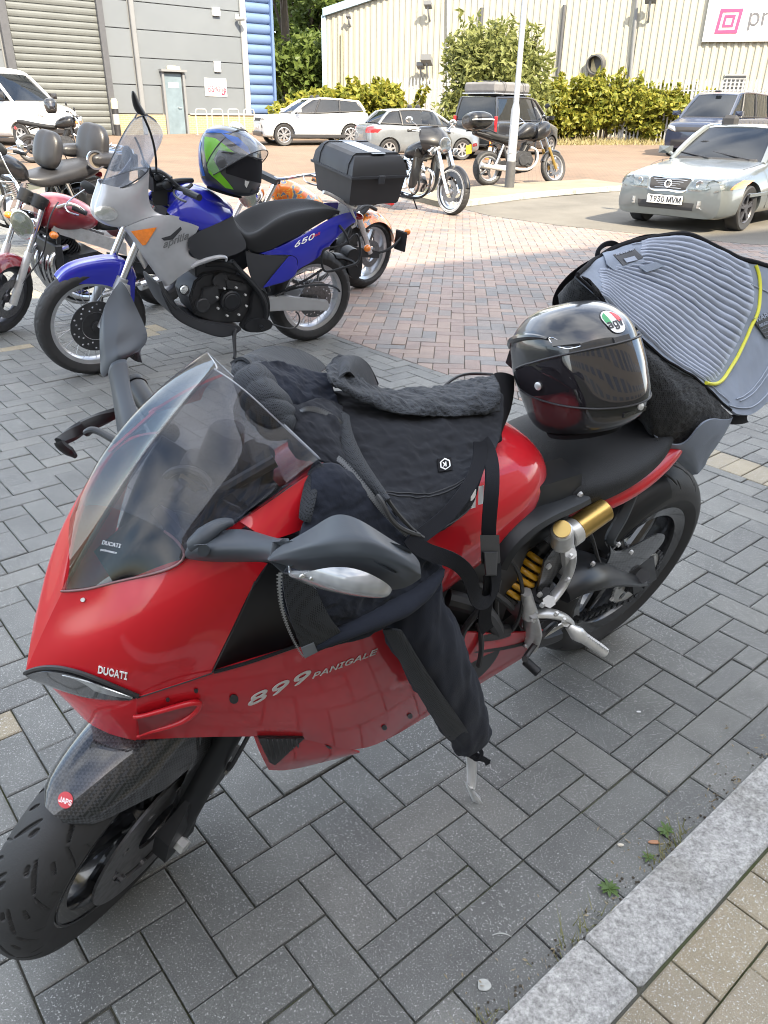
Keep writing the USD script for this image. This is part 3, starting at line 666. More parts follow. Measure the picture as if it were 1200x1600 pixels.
# ---------------------------------------------------------------- planting
def leafmat(name, cols, tr=0.35):
    n = len(cols)
    nodes = {'oi': ('geometry', {}), 'nz': ('noise_texture', {'scale': 5.0, 'detail': 5.0, 'roughness': 0.8}), 'r': ('rgb_ramp', {'ramp': [(0.28 + 0.44 * k / (n - 1), c) for k, c in enumerate(cols)]}), 'p': ('principled_bsdf', {'roughness': 0.55, 'specular_ior_level': 0.35}), 't': ('translucent_bsdf', {}), 'm': ('mix_closure', {'fac': tr})}
    return usdkit.material(stage, '/World/Looks/' + name, nodes, [('oi.position', 'nz.vector'), ('nz.fac', 'r.fac'), ('r.color', 'p.base_color'), ('r.color', 't.color'), ('p.BSDF', 'm.closure1'), ('t.BSDF', 'm.closure2')], surface='m.closure')
HEDGE = leafmat('hedge_leaves', [(0.05, 0.08, 0.013), (0.11, 0.14, 0.02), (0.19, 0.20, 0.028), (0.30, 0.255, 0.035), (0.14, 0.155, 0.022)])
TREE = leafmat('tree_leaves', [(0.035, 0.06, 0.014), (0.07, 0.11, 0.022), (0.11, 0.145, 0.03), (0.055, 0.085, 0.018)])
FEATH = leafmat('willow_leaves', [(0.08, 0.105, 0.03), (0.13, 0.15, 0.045), (0.19, 0.20, 0.06), (0.10, 0.12, 0.03)])
BARK = pbr('bark', (0.07, 0.055, 0.04), 0.9, var=0.3, scale=8)
def leaves(P, size, r, aspect=1.7, droop=0.0):
    n = len(P); d = r.normal(size=(n, 3)); d[:, 2] = d[:, 2] * 0.7 - droop; d /= np.linalg.norm(d, axis=1, keepdims=True)
    e = np.cross(d, r.normal(size=(n, 3))); e /= np.linalg.norm(e, axis=1, keepdims=True)
    s = size * r.uniform(0.6, 1.35, (n, 1)); a = d * s * aspect / 2; b = e * s / 2; k = np.cross(d, e) * s * 0.18
    v = np.stack([P - a, P + b + k, P + a, P - b + k], 1).reshape(-1, 3); i = np.arange(n) * 4
    return tm(v, np.vstack([np.stack([i, i + 1, i + 2], 1), np.stack([i, i + 2, i + 3], 1)]))
def crown(lumps, n, r, shell=0.55):
    """points in a set of ellipsoidal clumps, thickest near each clump's outside, broken by noise"""
    w = np.array([l[3] * l[4] * l[5] for l in lumps]) ** 0.67; w /= w.sum(); out = []
    for l, k in zip(lumps, r.multinomial(n, w)):
        d = r.normal(size=(k, 3)); d /= np.linalg.norm(d, axis=1, keepdims=True)
        rad = r.uniform(0, 1, (k, 1)) ** shell
        bump = 0.72 + 0.6 * (meshkit.fbm(d * 2.3 + np.array(l[:3]) * 1.7, 3)[:, None])
        out.append(np.array(l[:3]) + d * rad * bump * np.array(l[3:6]))
    return np.vstack(out)
def shrub(base, w, h, dpt, n, mat, label, group, seed, size=0.16, name='shrub', cat='shrub', lump=9, stems=7, droop=0.0, aspect=1.7):
    r = np.random.default_rng(seed)
    t = thing(name, label, cat, group, M=mat4(base))
    lumps = [(r.uniform(-.5, .5) * w * .72, r.uniform(-.4, .4) * dpt * .6, h * r.uniform(.22, .78), w * r.uniform(.18, .32), dpt * r.uniform(.28, .45), h * r.uniform(.18, .33)) for _ in range(lump)]
    P = crown(lumps, n, r); P[:, 2] = np.abs(P[:, 2]) + 0.03
    tips = [(r.uniform(-.5, .5) * w * .85, r.uniform(-.3, .3) * dpt, h * r.uniform(.8, 1.12)) for _ in range(stems * 2)]
    sp = np.vstack([np.array(q) * np.linspace(.55, 1, 40)[:, None] * [1, 1, 1] + r.normal(0, .06, (40, 3)) * [w * .2, .5, .5] for q in tips])
    part('foliage', leaves(np.vstack([P, sp]), size, r, aspect, droop), mat, t, smooth=False)
    for q in tips[:stems]:
        part('stem', tube([(q[0] * .25, q[1] * .25, -.05), (q[0] * .5, q[1] * .6, q[2] * .5), tuple(np.array(q) * .95)], [0.035, 0.022, 0.008], n=5, m=6), BARK, t)
    return t
hl = ['tallest yellow-green hedge shrub, left of the parked black motorcycle with top box', '', '']
hx = [(470, 6.2, 1.9), (525, 6.0, 2.2), (580, 5.5, 2.5), (628, 5.0, 2.1)]
for k, (u, w, h) in enumerate(hx):
    b = at_depth(u, 200, 36.0); b[2] = gz(b[0], b[1]) + .15
    shrub(b, 2.6, h * .78, 2.2, 2600, HEDGE, ['low yellow-green hedge shrub behind the bonnet of the white off-roader', 'yellow-green hedge shrub behind the roof of the white off-roader', 'taller yellow-green hedge shrub between the white off-roader and the silver hatchback', 'yellow-green hedge shrub behind the roof of the silver hatchback'][k], 'hedge along the car park edge', 100 + k, 0.17)
for k, (u, v0, h) in enumerate(((1020, 225, 2.6), (1072, 226, 2.5), (862, 222, 2.75), (905, 222, 2.85), (950, 223, 3.0), (1000, 224, 2.85), (1048, 224, 2.5), (1088, 222, 2.3), (1125, 220, 2.2))):
    b = ground(u, v0); b += np.array([0, 1.2, 0]); b[2] = gz(b[0], b[1])
    shrub(b, 2.5, h * .84, 2.4, 3400, HEDGE, ['yellow-green hedge shrub left of the bonnet of the dark blue van', 'low yellow-green hedge shrub against the windscreen of the dark blue van', 'yellow-green hedge shrub right behind the front wheel of the parked black motorcycle', 'yellow-green hedge shrub below the round vent hood', 'tallest yellow-green hedge shrub left of the grey downpipe', 'yellow-green hedge shrub just right of the foot of the grey downpipe', 'yellow-green hedge shrub beside the bonnet of the dark blue van', 'yellow-green hedge shrub behind the bonnet of the dark blue van', 'hedge shrub behind the roof of the dark blue van'][k], 'hedge along the car park edge', 200 + k, 0.15)
b = at_depth(762, 200, 35.5); b[2] = gz(b[0], b[1])
shrub(b, 4.6, 4.1, 3.6, 9000, FEATH, 'tall feathery grey-green tree behind the black camper van', None, 301, 0.13, 'feathery_tree', 'tree', 16, 16, 0.3, 2.6)
# rough grass and dry stalks at the hedge foot
r = np.random.default_rng(5); gp = []
for k in range(1500):
    u = r.uniform(850, 1110); p = ground(u, r.uniform(222, 227)); gp.append(p)
gp = np.array(gp); hh = r.uniform(.05, .28, len(gp)); dx = r.normal(0, .12, (len(gp), 2))
v = np.stack([gp + [-.018, 0, 0], gp + [.018, 0, 0], gp + np.c_[dx, hh]], 1).reshape(-1, 3)
part('dry_grass', tm(v, np.arange(len(v)).reshape(-1, 3)), leafmat('dry_grass_blades', [(0.2, 0.16, 0.07), (0.26, 0.22, 0.10), (0.12, 0.13, 0.04)]), smooth=False, label='dry grass growing along the foot of the hedge', cat='grass', kind='stuff')

def tree(base, h, w, n, mat, label, seed, size, lump=26):
    r = np.random.default_rng(seed); t = thing('broadleaf_tree', label, 'tree', 'trees between the two warehouses', M=mat4(base))
    lumps = [(r.normal(0, .24) * w, r.normal(0, .24) * w, h * r.uniform(.12, .92), w * r.uniform(.14, .26), w * r.uniform(.14, .26), h * r.uniform(.08, .15)) for _ in range(lump)]
    part('crown', leaves(crown(lumps, n, r, .45), size, r), mat, t, smooth=False)
    part('trunk', [tube([(0, 0, -.3), (.1, .05, h * .3), (-.05, .1, h * .62), (0, 0, h * .85)], [.32, .24, .14, .05], n=8, m=12)] + [tube([(0, 0, l[2] * .55), (l[0] * .5, l[1] * .5, l[2] * .8), l[:3]], [.1, .06, .02], n=5, m=6) for l in lumps[:12]], BARK, t)
for k, (u, y, h, w) in enumerate(((448, 50, 15, 7.5), (488, 58, 13.8, 7.0), (470, 66, 17, 9.0), (520, 72, 14, 9.0))):
    b = at_depth(u, 180, y); b[2] = gz(b[0], b[1])
    tree(b, h, w, 16000, TREE, ['broad green tree right beside the blue corrugated corner', 'green tree close to the left corner of the cream warehouse', 'tall dark tree behind the gap between the warehouses', 'tree rising behind the sloping roof edge of the cream warehouse'][k], 400 + k, 0.24)

# palisade fence behind the hedge
p0 = at_depth(600, 180, 40.5); p1 = at_depth(1260, 180, 35.2)
fd = (p1 - p0)[:2]; L = np.linalg.norm(fd); fr = math.atan2(fd[1], fd[0]); zg = gz(p0[0], p0[1]) - .1
fn = thing('palisade_fence', 'galvanised palisade fence between the hedge and the cream warehouse', 'fence', M=mat4((p0[0], p0[1], zg), fr))
n = int(L / 0.16); zt = 2.45
for k in range(n):
    x = k * 0.16
    m = hull([(x - .035, 0, 0), (x + .035, 0, 0), (x - .035, 0, zt - .12), (x + .035, 0, zt - .12), (x, 0, zt), (x, .02, 0), (x, .02, zt - .02)])
    part('pale', m, GALV, fn, smooth=False)
for z in (.5, 2.0): part('rail', box(L, .05, .05, (L / 2, .05, z)), GALV, fn, smooth=False)
for k in range(int(L / 2.7) + 1): part('post', box(.08, .09, 2.3, (k * 2.7, .09, 1.15)), GALV, fn, smooth=False)

# lamp post on the island
lp = ground(795, 300)
t = thing('lamp_post', 'grey tubular steel lamp post on the kerbed island', 'lamp post', M=mat4(lp + np.array([0, 0, .085])))
part('base_sleeve', lathe([(0.10, -.1), (0.10, 0.48), (0.088, 0.5)], n=20), pbr('grey_base_paint', (0.06, 0.06, 0.062), 0.6), t)
part('lower_shaft', lathe([(0.088, 0.5), (0.088, 1.42), (0.055, 1.55)], n=20), GALV, t)
part('upper_shaft', lathe([(0.055, 1.55), (0.045, 6.0)], n=16), GALV, t)
part('access_door', box(.09, .012, .5, (-.03, -.084, .9), bevel=.004), GALV, t)
part('lantern', hull([(x, y, 6.0 + z) for x in (-.15, .15) for y in (-.7, .1) for z in (0, .12)]), GALV, t)
# ================================================================ parked cars and vans
RUBBER = pbr('tyre_rubber', (0.022, 0.022, 0.023), 0.62, var=0.25, scale=14, bump=0.2, bscale=300)
CARWHITE = pbr('white_car_paint', (0.46, 0.47, 0.48), 0.3, var=0.03, coat=1.0, scale=2)
CARSILV = pbr('silver_car_paint', (0.15, 0.165, 0.165), 0.34, metal=0.5, var=0.05, coat=1.0, scale=2)
CARSILV2 = pbr('light_silver_car_paint', (0.17, 0.185, 0.20), 0.32, metal=0.5, var=0.05, coat=1.0, scale=2)
CARBLACK = pbr('black_car_paint', (0.012, 0.013, 0.015), 0.25, var=0.1, coat=1.0, scale=2)
CARNAVY = pbr('dark_blue_car_paint', (0.016, 0.022, 0.042), 0.28, var=0.08, coat=1.0, scale=2)
CARGLASS = clear_pane('car_glass', (0.32, 0.36, 0.36), 0.02, 1.6, 0.35)
CARGLASSD = clear_pane('privacy_glass', (0.06, 0.07, 0.075), 0.02, 1.55, 0.5)
CABIN = pbr('cabin_trim', (0.03, 0.03, 0.032), 0.8, var=0.2)
ALLOY = pbr('alloy', (0.50, 0.51, 0.53), 0.3, metal=0.85, var=0.06)
ALLOYD = pbr('dark_alloy', (0.09, 0.09, 0.1), 0.35, metal=0.7, var=0.1)
LAMPGLASS = clear_pane('lamp_glass', (0.88, 0.9, 0.9), 0.03, 1.5, 0.0)
LAMPIN = pbr('lamp_reflector', (0.62, 0.63, 0.62), 0.18, metal=0.85, var=0.15, scale=30)
AMBER = pbr('amber_lens', (0.75, 0.20, 0.015), 0.2, var=0.15, coat=1.0, scale=40)
REDLENS = pbr('red_lens', (0.35, 0.012, 0.015), 0.2, var=0.15, coat=1.0, scale=40)
PLATEW = pbr('white_plate', (0.74, 0.74, 0.70), 0.4, var=0.03)
PLATEY = pbr('yellow_plate', (0.78, 0.55, 0.03), 0.4, var=0.03)
CHROME = pbr('chrome', (0.78, 0.78, 0.78), 0.10, metal=1.0, var=0.03, rvar=0.4)

def wheel_parts(parent, c, r, w, rimr, mat, spokes=5, side=1, twin=False, swidth=0.05):
    """tyre and spoked rim, axle along y, outer face on the given side"""
    c = np.asarray(c, float); s = side
    pr = [(rimr, -w * .42), (r * .93, -w * .5), (r * .985, -w * .42), (r, -w * .2), (r, w * .2), (r * .985, w * .42), (r * .93, w * .5), (rimr, w * .42)]
    part('tyre', lathe(pr, c, YF, 40, close=True), RUBBER, parent, smooth=40)
    rim = [lathe([(rimr * .92, -w * .4), (rimr * 1.01, -w * .42), (rimr * 1.01, w * .42), (rimr * .95, w * .44), (rimr * .88, w * .36), (rimr * .88, -w * .36)], c, YF, 36, close=True),
           lathe([(.001, s * w * .40), (.06, s * w * .40), (.07, s * w * .25), (.07, -s * w * .1), (.001, -s * w * .1)][::s], c, YF, 20)]
    for k in range(spokes):
        a0 = 2 * PI * k / spokes + .3
        for da in ((-.13, .13) if twin else (0,)):
            d0 = np.array([math.cos(a0 + da * .4), 0, math.sin(a0 + da * .4)]); d1 = np.array([math.cos(a0 + da), 0, math.sin(a0 + da)])
            n = np.array([-d1[2], 0, d1[0]]); h = swidth / (1.7 if twin else 1)
            p = [c + d0 * .045 + n * h * q + np.array([0, s * w * y, 0]) for q in (-.6, .6) for y in (.38, .22)] + [c + d1 * rimr * .93 + n * h * q * .8 + np.array([0, s * w * y, 0]) for q in (-.6, .6) for y in (.40, .26)]
            rim.append(hull(p))
    part('rim', rim, mat, parent, smooth=30)
    part('brake_disc', lathe([(.001, s * -.02), (rimr * .62, s * -.02), (rimr * .62, s * .02), (.001, s * .02)][::s], c, YF, 28), ALLOYD, parent)

def car_body(st, wheels, r, W, archw=0.30, extra=0.055, nose_flat=None):
    """st: stations (x, z_low, half_width, z_deck, shoulder): lofted shell with wheel arches cut out"""
    secs = []
    for x, zl, w, zd, sh in st:
        h = zd - zl
        secs.append([(x, 0, zl), (x, w * .80, zl), (x, w * .96, zl + h * .10), (x, w, zl + h * .38), (x, w * .985, zl + h * .62), (x, w * sh, zd - h * .07), (x, w * sh * .86, zd), (x, 0, zd + .02 * w),
                     (x, -w * sh * .86, zd), (x, -w * sh, zd - h * .07), (x, -w * .985, zl + h * .62), (x, -w, zl + h * .38), (x, -w * .96, zl + h * .10), (x, -w * .80, zl)])
    R = np.stack([spl(s, 64, True) for s in secs]); xs = np.array([s[0] for s in st])
    from scipy.interpolate import PchipInterpolator
    xi = np.linspace(xs[0], xs[-1], 72); R = PchipInterpolator(-xs, R)(-xi)
    m = ring_mesh(R, cap=True)
    cs = []
    for (wx, wz) in wheels:
        for s in (-1, 1): cs.append(lathe([(.001, 0), (r + extra, 0), (r + extra, archw), (.001, archw)], (wx, W - archw + .05 if s > 0 else -W - .05, wz), YF, 40))
    return cut(m, *cs)

def glasshouse(parent, gl, W, roof_mat, glass, pil=0.035, dark=None):
    """gl: stations from windscreen base to rear: (x, z, half width) of belt line and roof line given as two lists of equal length"""
    pass

def quad_patch(p, n=8, bulge=0.0, t=0.006, out=(0, 0, 1)):
    """curved four-sided pane; p: corner points a b c d"""
    a, b, c, d = [np.asarray(q, float) for q in p]; s = np.linspace(0, 1, n)
    S = np.array([[(a * (1 - u) + b * u) * (1 - v) + (d * (1 - u) + c * u) * v for v in s] for u in s])
    o = np.asarray(out, float) / np.linalg.norm(out)
    S = S + o * (bulge * 4 * (s * (1 - s)))[:, None, None] * np.ones((1, n, 1)) * (0.4 + 0.6 * (4 * s * (1 - s))[None, :, None])
    N = grid_normals(S)
    return sheet(S, t, flip=(N.mean((0, 1)) @ o) < 0)

def vehicle(name, label, M, st, wheels, r, ww, rimr, W, belt, roof, paint, glass, rimmat, spokes=5, twin=False, sides=None, pillar_mat=None, group=None, dark_cabin=True, rear_glass=None):
    """belt, roof: the corner stations of the glasshouse, front to rear: belt [(x, y, z)...], roof the same count"""
    t = thing(name, label, 'van' if 'van' in name else 'car', group, M=M)
    bm = car_body(st, [(x, r) for x in wheels], r, W); part('body', bm, paint, t, smooth=32); _bodies[t] = bm
    bt, rf = np.array(belt, float), np.array(roof, float); n = len(bt); rear_glass = rear_glass or glass
    my = lambda q: np.asarray(q) * [1, -1, 1]
    # roof skin
    S = np.array([[(x, y * k, z + .035 * (1 - k * k)) for k in np.linspace(-1, 1, 9)] for x, y, z in rf]); S = surf(S, 24, 17)
    part('roof', sheet(S, .03, flip=grid_normals(S)[..., 2].mean() < 0), paint, t, smooth=40)
    part('windscreen', quad_patch([bt[0], my(bt[0]), my(rf[0]), rf[0]], 12, .05, out=(1, 0, .6)), glass, t, smooth=60)
    part('rear_window', quad_patch([bt[-1], my(bt[-1]), my(rf[-1]), rf[-1]], 10, .04, out=(-1, 0, .5)), rear_glass, t, smooth=60)
    for s in (1, -1):
        f = np.array([1, s, 1.0])
        for k in range(n - 1):
            g = glass if k == 0 else rear_glass
            part('side_window', quad_patch([bt[k] * f, bt[k + 1] * f, rf[k + 1] * f, rf[k] * f], 6, .012, out=(0, s, .3)), g, t, smooth=60)
        for k in range(n):
            w = pil if (pil := (.05 if k in (0, n - 1) else .035)) else 0
            part('pillar', tube([bt[k] * f + [0, 0, -.03], (bt[k] + rf[k]) / 2 * f + [.0, s * .012, .01], rf[k] * f], w, n=8, m=8), paint if k in (0, n - 1) else (pillar_mat or BLACKP), t)
        part('roof_rail', tube([q * f for q in rf], .035, n=8, m=24), paint, t)
        part('waist_seal', tube([q * f + np.array([0, 0, 0.0]) for q in bt], .018, n=6, m=24), BLACKP, t)
    # cabin inside: floor tub, dash, seats
    z0 = bt[:, 2].min() - .02
    part('dashboard', box(.35, bt[0][1] * 1.8, .12, (bt[0][0] - .12, 0, bt[0][2] - .02), bevel=.05), CABIN, t)
    for y in (-.36, .36):
        xs = (bt[0][0] + rf[0][0]) / 2 - .75
        part('seat', [box(.16, .46, .62, (xs, y, z0 + .15), bevel=.06), box(.12, .26, .2, (xs - .02, y, z0 + .56), bevel=.05)], CABIN, t)
    part('steering_wheel', lathe([(.185, -.012), (.195, 0), (.185, .012), (.172, 0)], (bt[0][0] - .42, -.36, z0 + .12), frame((-.85, 0, .5)), 24, close=True), BLACKP, t)
    for x in wheels:
        for s in (1, -1): wheel_parts(t, (x, s * (W - ww / 2 - .02), r), r, ww, rimr, rimmat, spokes, s, twin)
    return t

_bodies, _skin = {}, {}
def skin(t, end):
    k = (t, end)
    if k not in _skin:
        b = _bodies[t]; q = b.subdivide(); v, n = np.array(q.vertices), np.array(q.vertex_normals); ok = (v[:, 0] * end > .8) & (n[:, 0] * end > .05)
        from scipy.interpolate import LinearNDInterpolator as LN, NearestNDInterpolator as NN
        _skin[k] = (LN(v[ok][:, 1:], v[ok][:, 0]), NN(v[ok][:, 1:], v[ok][:, 0]))
    return _skin[k]
def lamp_patch(t, name, pts, out, mat, bulge=.02, depth=.012, lab=None, lift=.006):
    # laid on the nose or tail of the body: only the place across and the height are given
    end = 1 if np.mean([p[0] for p in pts]) > 0 else -1; L1, N1 = skin(t, end); a, b, c, d = [np.asarray(p, float) for p in pts]; s = np.linspace(0, 1, 10)
    S = np.array([[(a * (1 - u) + b * u) * (1 - v) + (d * (1 - u) + c * u) * v for v in s] for u in s]); x = L1(S[..., 1], S[..., 2]); x2 = N1(S[..., 1], S[..., 2]); x = np.where(np.isnan(x), x2, x)
    S[..., 0] = x; o = np.asarray(out, float) / np.linalg.norm(out); S = S + o * (lift + bulge * .25 * (16 * (s * (1 - s))[:, None] * (s * (1 - s))[None]))[..., None]
    N = grid_normals(S); return part(name, sheet(S, depth, flip=(N.mean((0, 1)) @ o) < 0), mat, t, smooth=60, label=lab)

def mirror_housing(t, p, s, mat, sc=1.0):
    p = np.asarray(p, float)
    part('mirror', [hull([p + np.array([x, s * y, z]) * sc for x in (-.06, .05) for y in (0.02, .2) for z in (.02, .13)] + [p + np.array([.09, s * .1, .07]) * sc]), cyl(p + np.array([0, -s * .06, -.02]), p + np.array([0, s * .05, .04]), .025)], mat, t)

def heading(deg, px, off, z=0.0, sc=1.0):
    """frame of a vehicle from the pixel of one wheel's contact and that wheel's place in the vehicle"""
    h = math.radians(deg); P = ground(*px); R = mat4(rz=h, scale=sc)[:3, :3]; o = P - R @ np.array(off); o[2] = gz(P[0], P[1]) + z
    return mat4(o, h, sc)

# -------- silver saloon at the right edge
SAL_ST = [(2.16, .34, .52, .60, .93), (2.14, .24, .68, .67, .93), (2.05, .19, .79, .715, .92), (1.85, .19, .84, .765, .91), (1.5, .19, .86, .83, .89), (1.0, .20, .862, .885, .88), (.62, .20, .862, .925, .90), (0, .20, .862, .93, .93), (-.9, .20, .862, .935, .93), (-1.4, .20, .86, .94, .91), (-1.7, .22, .84, .95, .90), (-2.05, .26, .78, .93, .90), (-2.2, .34, .68, .86, .9), (-2.24, .45, .5, .75, .9)]
sal = vehicle('silver_saloon', 'silver saloon car with registration plate T930 MVM', heading(226, (1152, 360), (1.32, .76, 0), sc=(1, 1, .95)), SAL_ST, (1.32, -1.35), .315, .20, .215, .86,
    [(.72, .70, .915), (-.12, .765, .935), (-.95, .75, .945), (-1.50, .66, .955)], [(.05, .54, 1.36), (-.30, .57, 1.395), (-.80, .565, 1.375), (-1.10, .53, 1.34)], CARSILV, CARGLASS, ALLOYD, 5, True)
for s in (1, -1):
    hl = lamp_patch(sal, 'headlight', [(2.04, s * .30, .56), (1.80, s * .81, .58), (1.72, s * .80, .735), (1.98, s * .34, .715)], (1, s * .5, .4), pbr('lamp_bowl_%d' % (s + 1), (.30, .30, .29), .2, metal=.7, var=.3, scale=25), .02, .02)
    lamp_patch(sal, 'headlight_cover', [(2.05, s * .29, .57), (1.805, s * .81, .59), (1.72, s * .80, .745), (1.985, s * .33, .725)], (1, s * .5, .4), LAMPGLASS, .05, .004, lift=.022)
    for yy in (.44, .62): part('bulb_bowl', lathe([(.055, .0), (.05, .012), (.03, .004), (.001, -.01)], np.array([float(skin(sal, 1)[1](s * yy, .655)) + .012, s * yy, .655]), frame((1, s * .4, .15)), 20), CHROME, hl)
    lamp_patch(sal, 'indicator', [(1.845, s * .795, .60), (1.72, s * .835, .61), (1.66, s * .82, .70), (1.76, s * .80, .715)], (.4, s, .2), AMBER, .012)
    lamp_patch(sal, 'fog_light', [(2.06, s * .46, .34), (1.95, s * .67, .34), (1.95, s * .67, .44), (2.07, s * .46, .44)], (1, s * .5, 0), LAMPIN, .02)
gr = lamp_patch(sal, 'grille', [(2.10, .26, .57), (2.10, -.26, .57), (2.045, -.30, .715), (2.045, .30, .715)], (1, 0, .3), CABIN, .03)
for k in range(5): part('slat', quad_patch([(2.16 - k * .012, .255 + k * .008, .58 + k * .027), (2.16 - k * .012, -.255 - k * .008, .58 + k * .027), (2.152 - k * .012, -.258 - k * .008, .595 + k * .027), (2.152 - k * .012, .258 + k * .008, .595 + k * .027)], 6, .03, .008, out=(1, 0, .3)), ALLOY, gr)
part('grille_surround', tube([(2.155, .27, .565), (2.175, 0, .56), (2.155, -.27, .565), (2.09, -.31, .71), (2.115, 0, .72), (2.09, .31, .71)], .014, n=6, m=40, closed=True), CHROME, sal)
part('emblem', [lathe([(.04, -.006), (.055, -.006), (.055, .006), (.04, .006)], (2.165, 0, .645), frame((1, 0, .3)), 24, close=True), box(.012, .012, .07, (2.17, .015, .645)), box(.012, .05, .012, (2.17, -.005, .622))], CHROME, sal)
lamp_patch(sal, 'lower_intake', [(2.125, .40, .30), (2.125, -.40, .30), (2.14, -.42, .405), (2.14, .42, .405)], (1, 0, 0), CABIN, .03)
pl = part('number_plate', box(.015, .52, .115, (2.20, 0, .43), bevel=.003), PLATEW, sal, smooth=False)
part('lettering', put(text('T930 MVM', .075, .002, True, sx=.86), (2.2085, -.225, .395), (0, 1, 0), (0, 0, 1)), INK, pl, smooth=False)
for s in (1, -1):
    mirror_housing(sal, (.55, s * .80, .96), s, CARSILV)
    part('side_trim', box(2.9, .012, .05, (-.05, s * .862, .50), bevel=.004), CARSILV, sal)
    for x0, x1 in ((.72, .70), (-.22, -.20)): part('door_seam', tube([(x0, s * .845, .90), (x0 + .02, s * .868, .62), (x1, s * .84, .28)], .005, n=4, m=14), BLACKP, sal)
    part('door_handle', box(.17, .03, .03, (-.05, s * .855, .80), bevel=.012), CARSILV, sal)
part('wiper', [cyl((.74, .5, .945), (.60, -.12, 1.03), .009, n=6), cyl((.76, -.1, .945), (.60, -.62, 1.01), .009, n=6)], BLACKP, sal)
part('bonnet_seam', [tube([(1.96, s * .36, .735), (1.5, s * .66, .825), (.8, s * .72, .915)], .004, n=4, m=16) for s in (1, -1)], BLACKP, sal)
part('rear_view_mirror', box(.03, .22, .06, (.18, 0, 1.25), bevel=.015), BLACKP, sal)

# -------- dark blue van behind it
VAN_ST = [(2.18, .45, .50, .80, .9), (2.15, .30, .78, .92, .92), (2.05, .26, .88, 1.00, .93), (1.75, .25, .94, 1.07, .93), (1.35, .25, .95, 1.16, .95), (.95, .25, .95, 1.20, .97), (-2.3, .25, .95, 1.22, .98), (-2.45, .30, .93, 1.20, .97), (-2.48, .4, .88, 1.15, .95)]
def panel_van(name, label, M, paint, glass, rimmat, rearglass):
    t = vehicle(name, label, M, VAN_ST, (1.5, -1.5), .34, .22, .225, .95,
        [(1.22, .84, 1.17), (.35, .90, 1.21), (-1.0, .90, 1.22), (-2.42, .88, 1.22)], [(.35, .70, 1.86), (.02, .735, 1.93), (-1.0, .75, 1.95), (-2.30, .74, 1.92)], paint, glass, rimmat, 5, True, rear_glass=rearglass)
    for s in (1, -1):
        hl = lamp_patch(t, 'headlight', [(2.12, s * .48, .76), (1.93, s * .86, .80), (1.86, s * .88, .96), (2.06, s * .55, .92)], (1, s * .5, .3), LAMPIN, .03, .02)
        mirror_housing(t, (1.0, s * .93, 1.22), s, paint, 1.3)
        part('tail_light', box(.04, .12, .5, (-2.46, s * .88, 1.1), bevel=.015), REDLENS, t)
    lamp_patch(t, 'grille', [(2.17, .50, .76), (2.17, -.50, .76), (2.13, -.52, .90), (2.13, .52, .90)], (1, 0, .2), CABIN, .03)
    lamp_patch(t, 'lower_intake', [(2.19, .6, .34), (2.19, -.6, .34), (2.20, -.6, .52), (2.20, .6, .52)], (1, 0, .2), CABIN, .03)
    return t
nv = panel_van('dark_blue_van', 'dark blue van parked behind the silver saloon', heading(228, (1046, 243), (1.5, -.85, 0)), CARNAVY, CARGLASS, ALLOYD, CARGLASSD)
part('roof_pod', box(.12, .2, .06, (.4, 0, 1.98), bevel=.02), BLACKP, nv)

# -------- black camper van with a folded roof tent
cv = panel_van('black_camper_van', 'black camper van with a grey folded roof tent', heading(50, (792, 247), (-1.5, -.85, 0), sc=.88), CARBLACK, CARGLASSD, ALLOY, CARGLASSD)
part('spare_step', box(.3, 1.5, .08, (-2.6, 0, .42), bevel=.02), BLACKP, cv)
pl = part('number_plate', box(.012, .52, .12, (-2.53, .1, .62), bevel=.003), PLATEY, cv, smooth=False)
rt = thing('roof_tent', 'grey folded roof tent strapped on the black camper van', 'roof tent', M=heading(50, (792, 247), (-1.5, -.85, 0), sc=.88))
TENT = pbr('tent_cover', (0.12, 0.12, 0.125), 0.85, var=0.2, scale=5, bump=0.4, bscale=60)
m = box(2.3, 1.35, .34, (-1.15, 0, 2.24), bevel=.07).subdivide().subdivide().subdivide()
m.vertices[:, 2] += (meshkit.fbm(m.vertices * 4.5, 3) - .5) * .10 * (m.vertices[:, 2] > 2.2)
part('cover', m, TENT, rt, smooth=50); part('base_board', box(2.36, 1.4, .04, (-1.15, 0, 2.05), bevel=.01), ALLOY, rt)
for x in (-.5, -1.8): part('strap', tube([(x, -.70, 2.05), (x, -.70, 2.40), (x, 0, 2.45), (x, .70, 2.40), (x, .70, 2.05)], .02, n=4, m=30, flat=.3), INK, rt)
for x in (-.4, -1.9): part('cross_bar', box(.06, 1.5, .05, (x, 0, 2.005), bevel=.01), BLACKP, rt)

# -------- white off-roader
SUV_ST = [(2.12, .50, .55, .80, .9), (2.08, .36, .78, .93, .92), (1.98, .30, .88, .99, .93), (1.7, .28, .95, 1.03, .93), (1.3, .27, .965, 1.06, .94), (.8, .27, .965, 1.09, .95), (0, .27, .96, 1.10, .97), (-1.0, .27, .96, 1.14, .97), (-1.7, .28, .95, 1.17, .95), (-2.0, .34, .90, 1.16, .95), (-2.12, .45, .80, 1.10, .93), (-2.15, .55, .7, 1.0, .9)]
suv = vehicle('white_off_roader', 'white off-roader with a dark glasshouse and silver spoked wheels', heading(203, (444, 228), (1.33, .84, 0), sc=.97), SUV_ST, (1.33, -1.33), .37, .24, .26, .955,
    [(.98, .82, 1.09), (.1, .87, 1.12), (-.9, .86, 1.17), (-1.95, .78, 1.22)], [(.18, .64, 1.55), (-.2, .665, 1.60), (-.95, .66, 1.585), (-1.72, .62, 1.53)], CARWHITE, CARGLASS, ALLOY, 7, True, rear_glass=CARGLASSD)
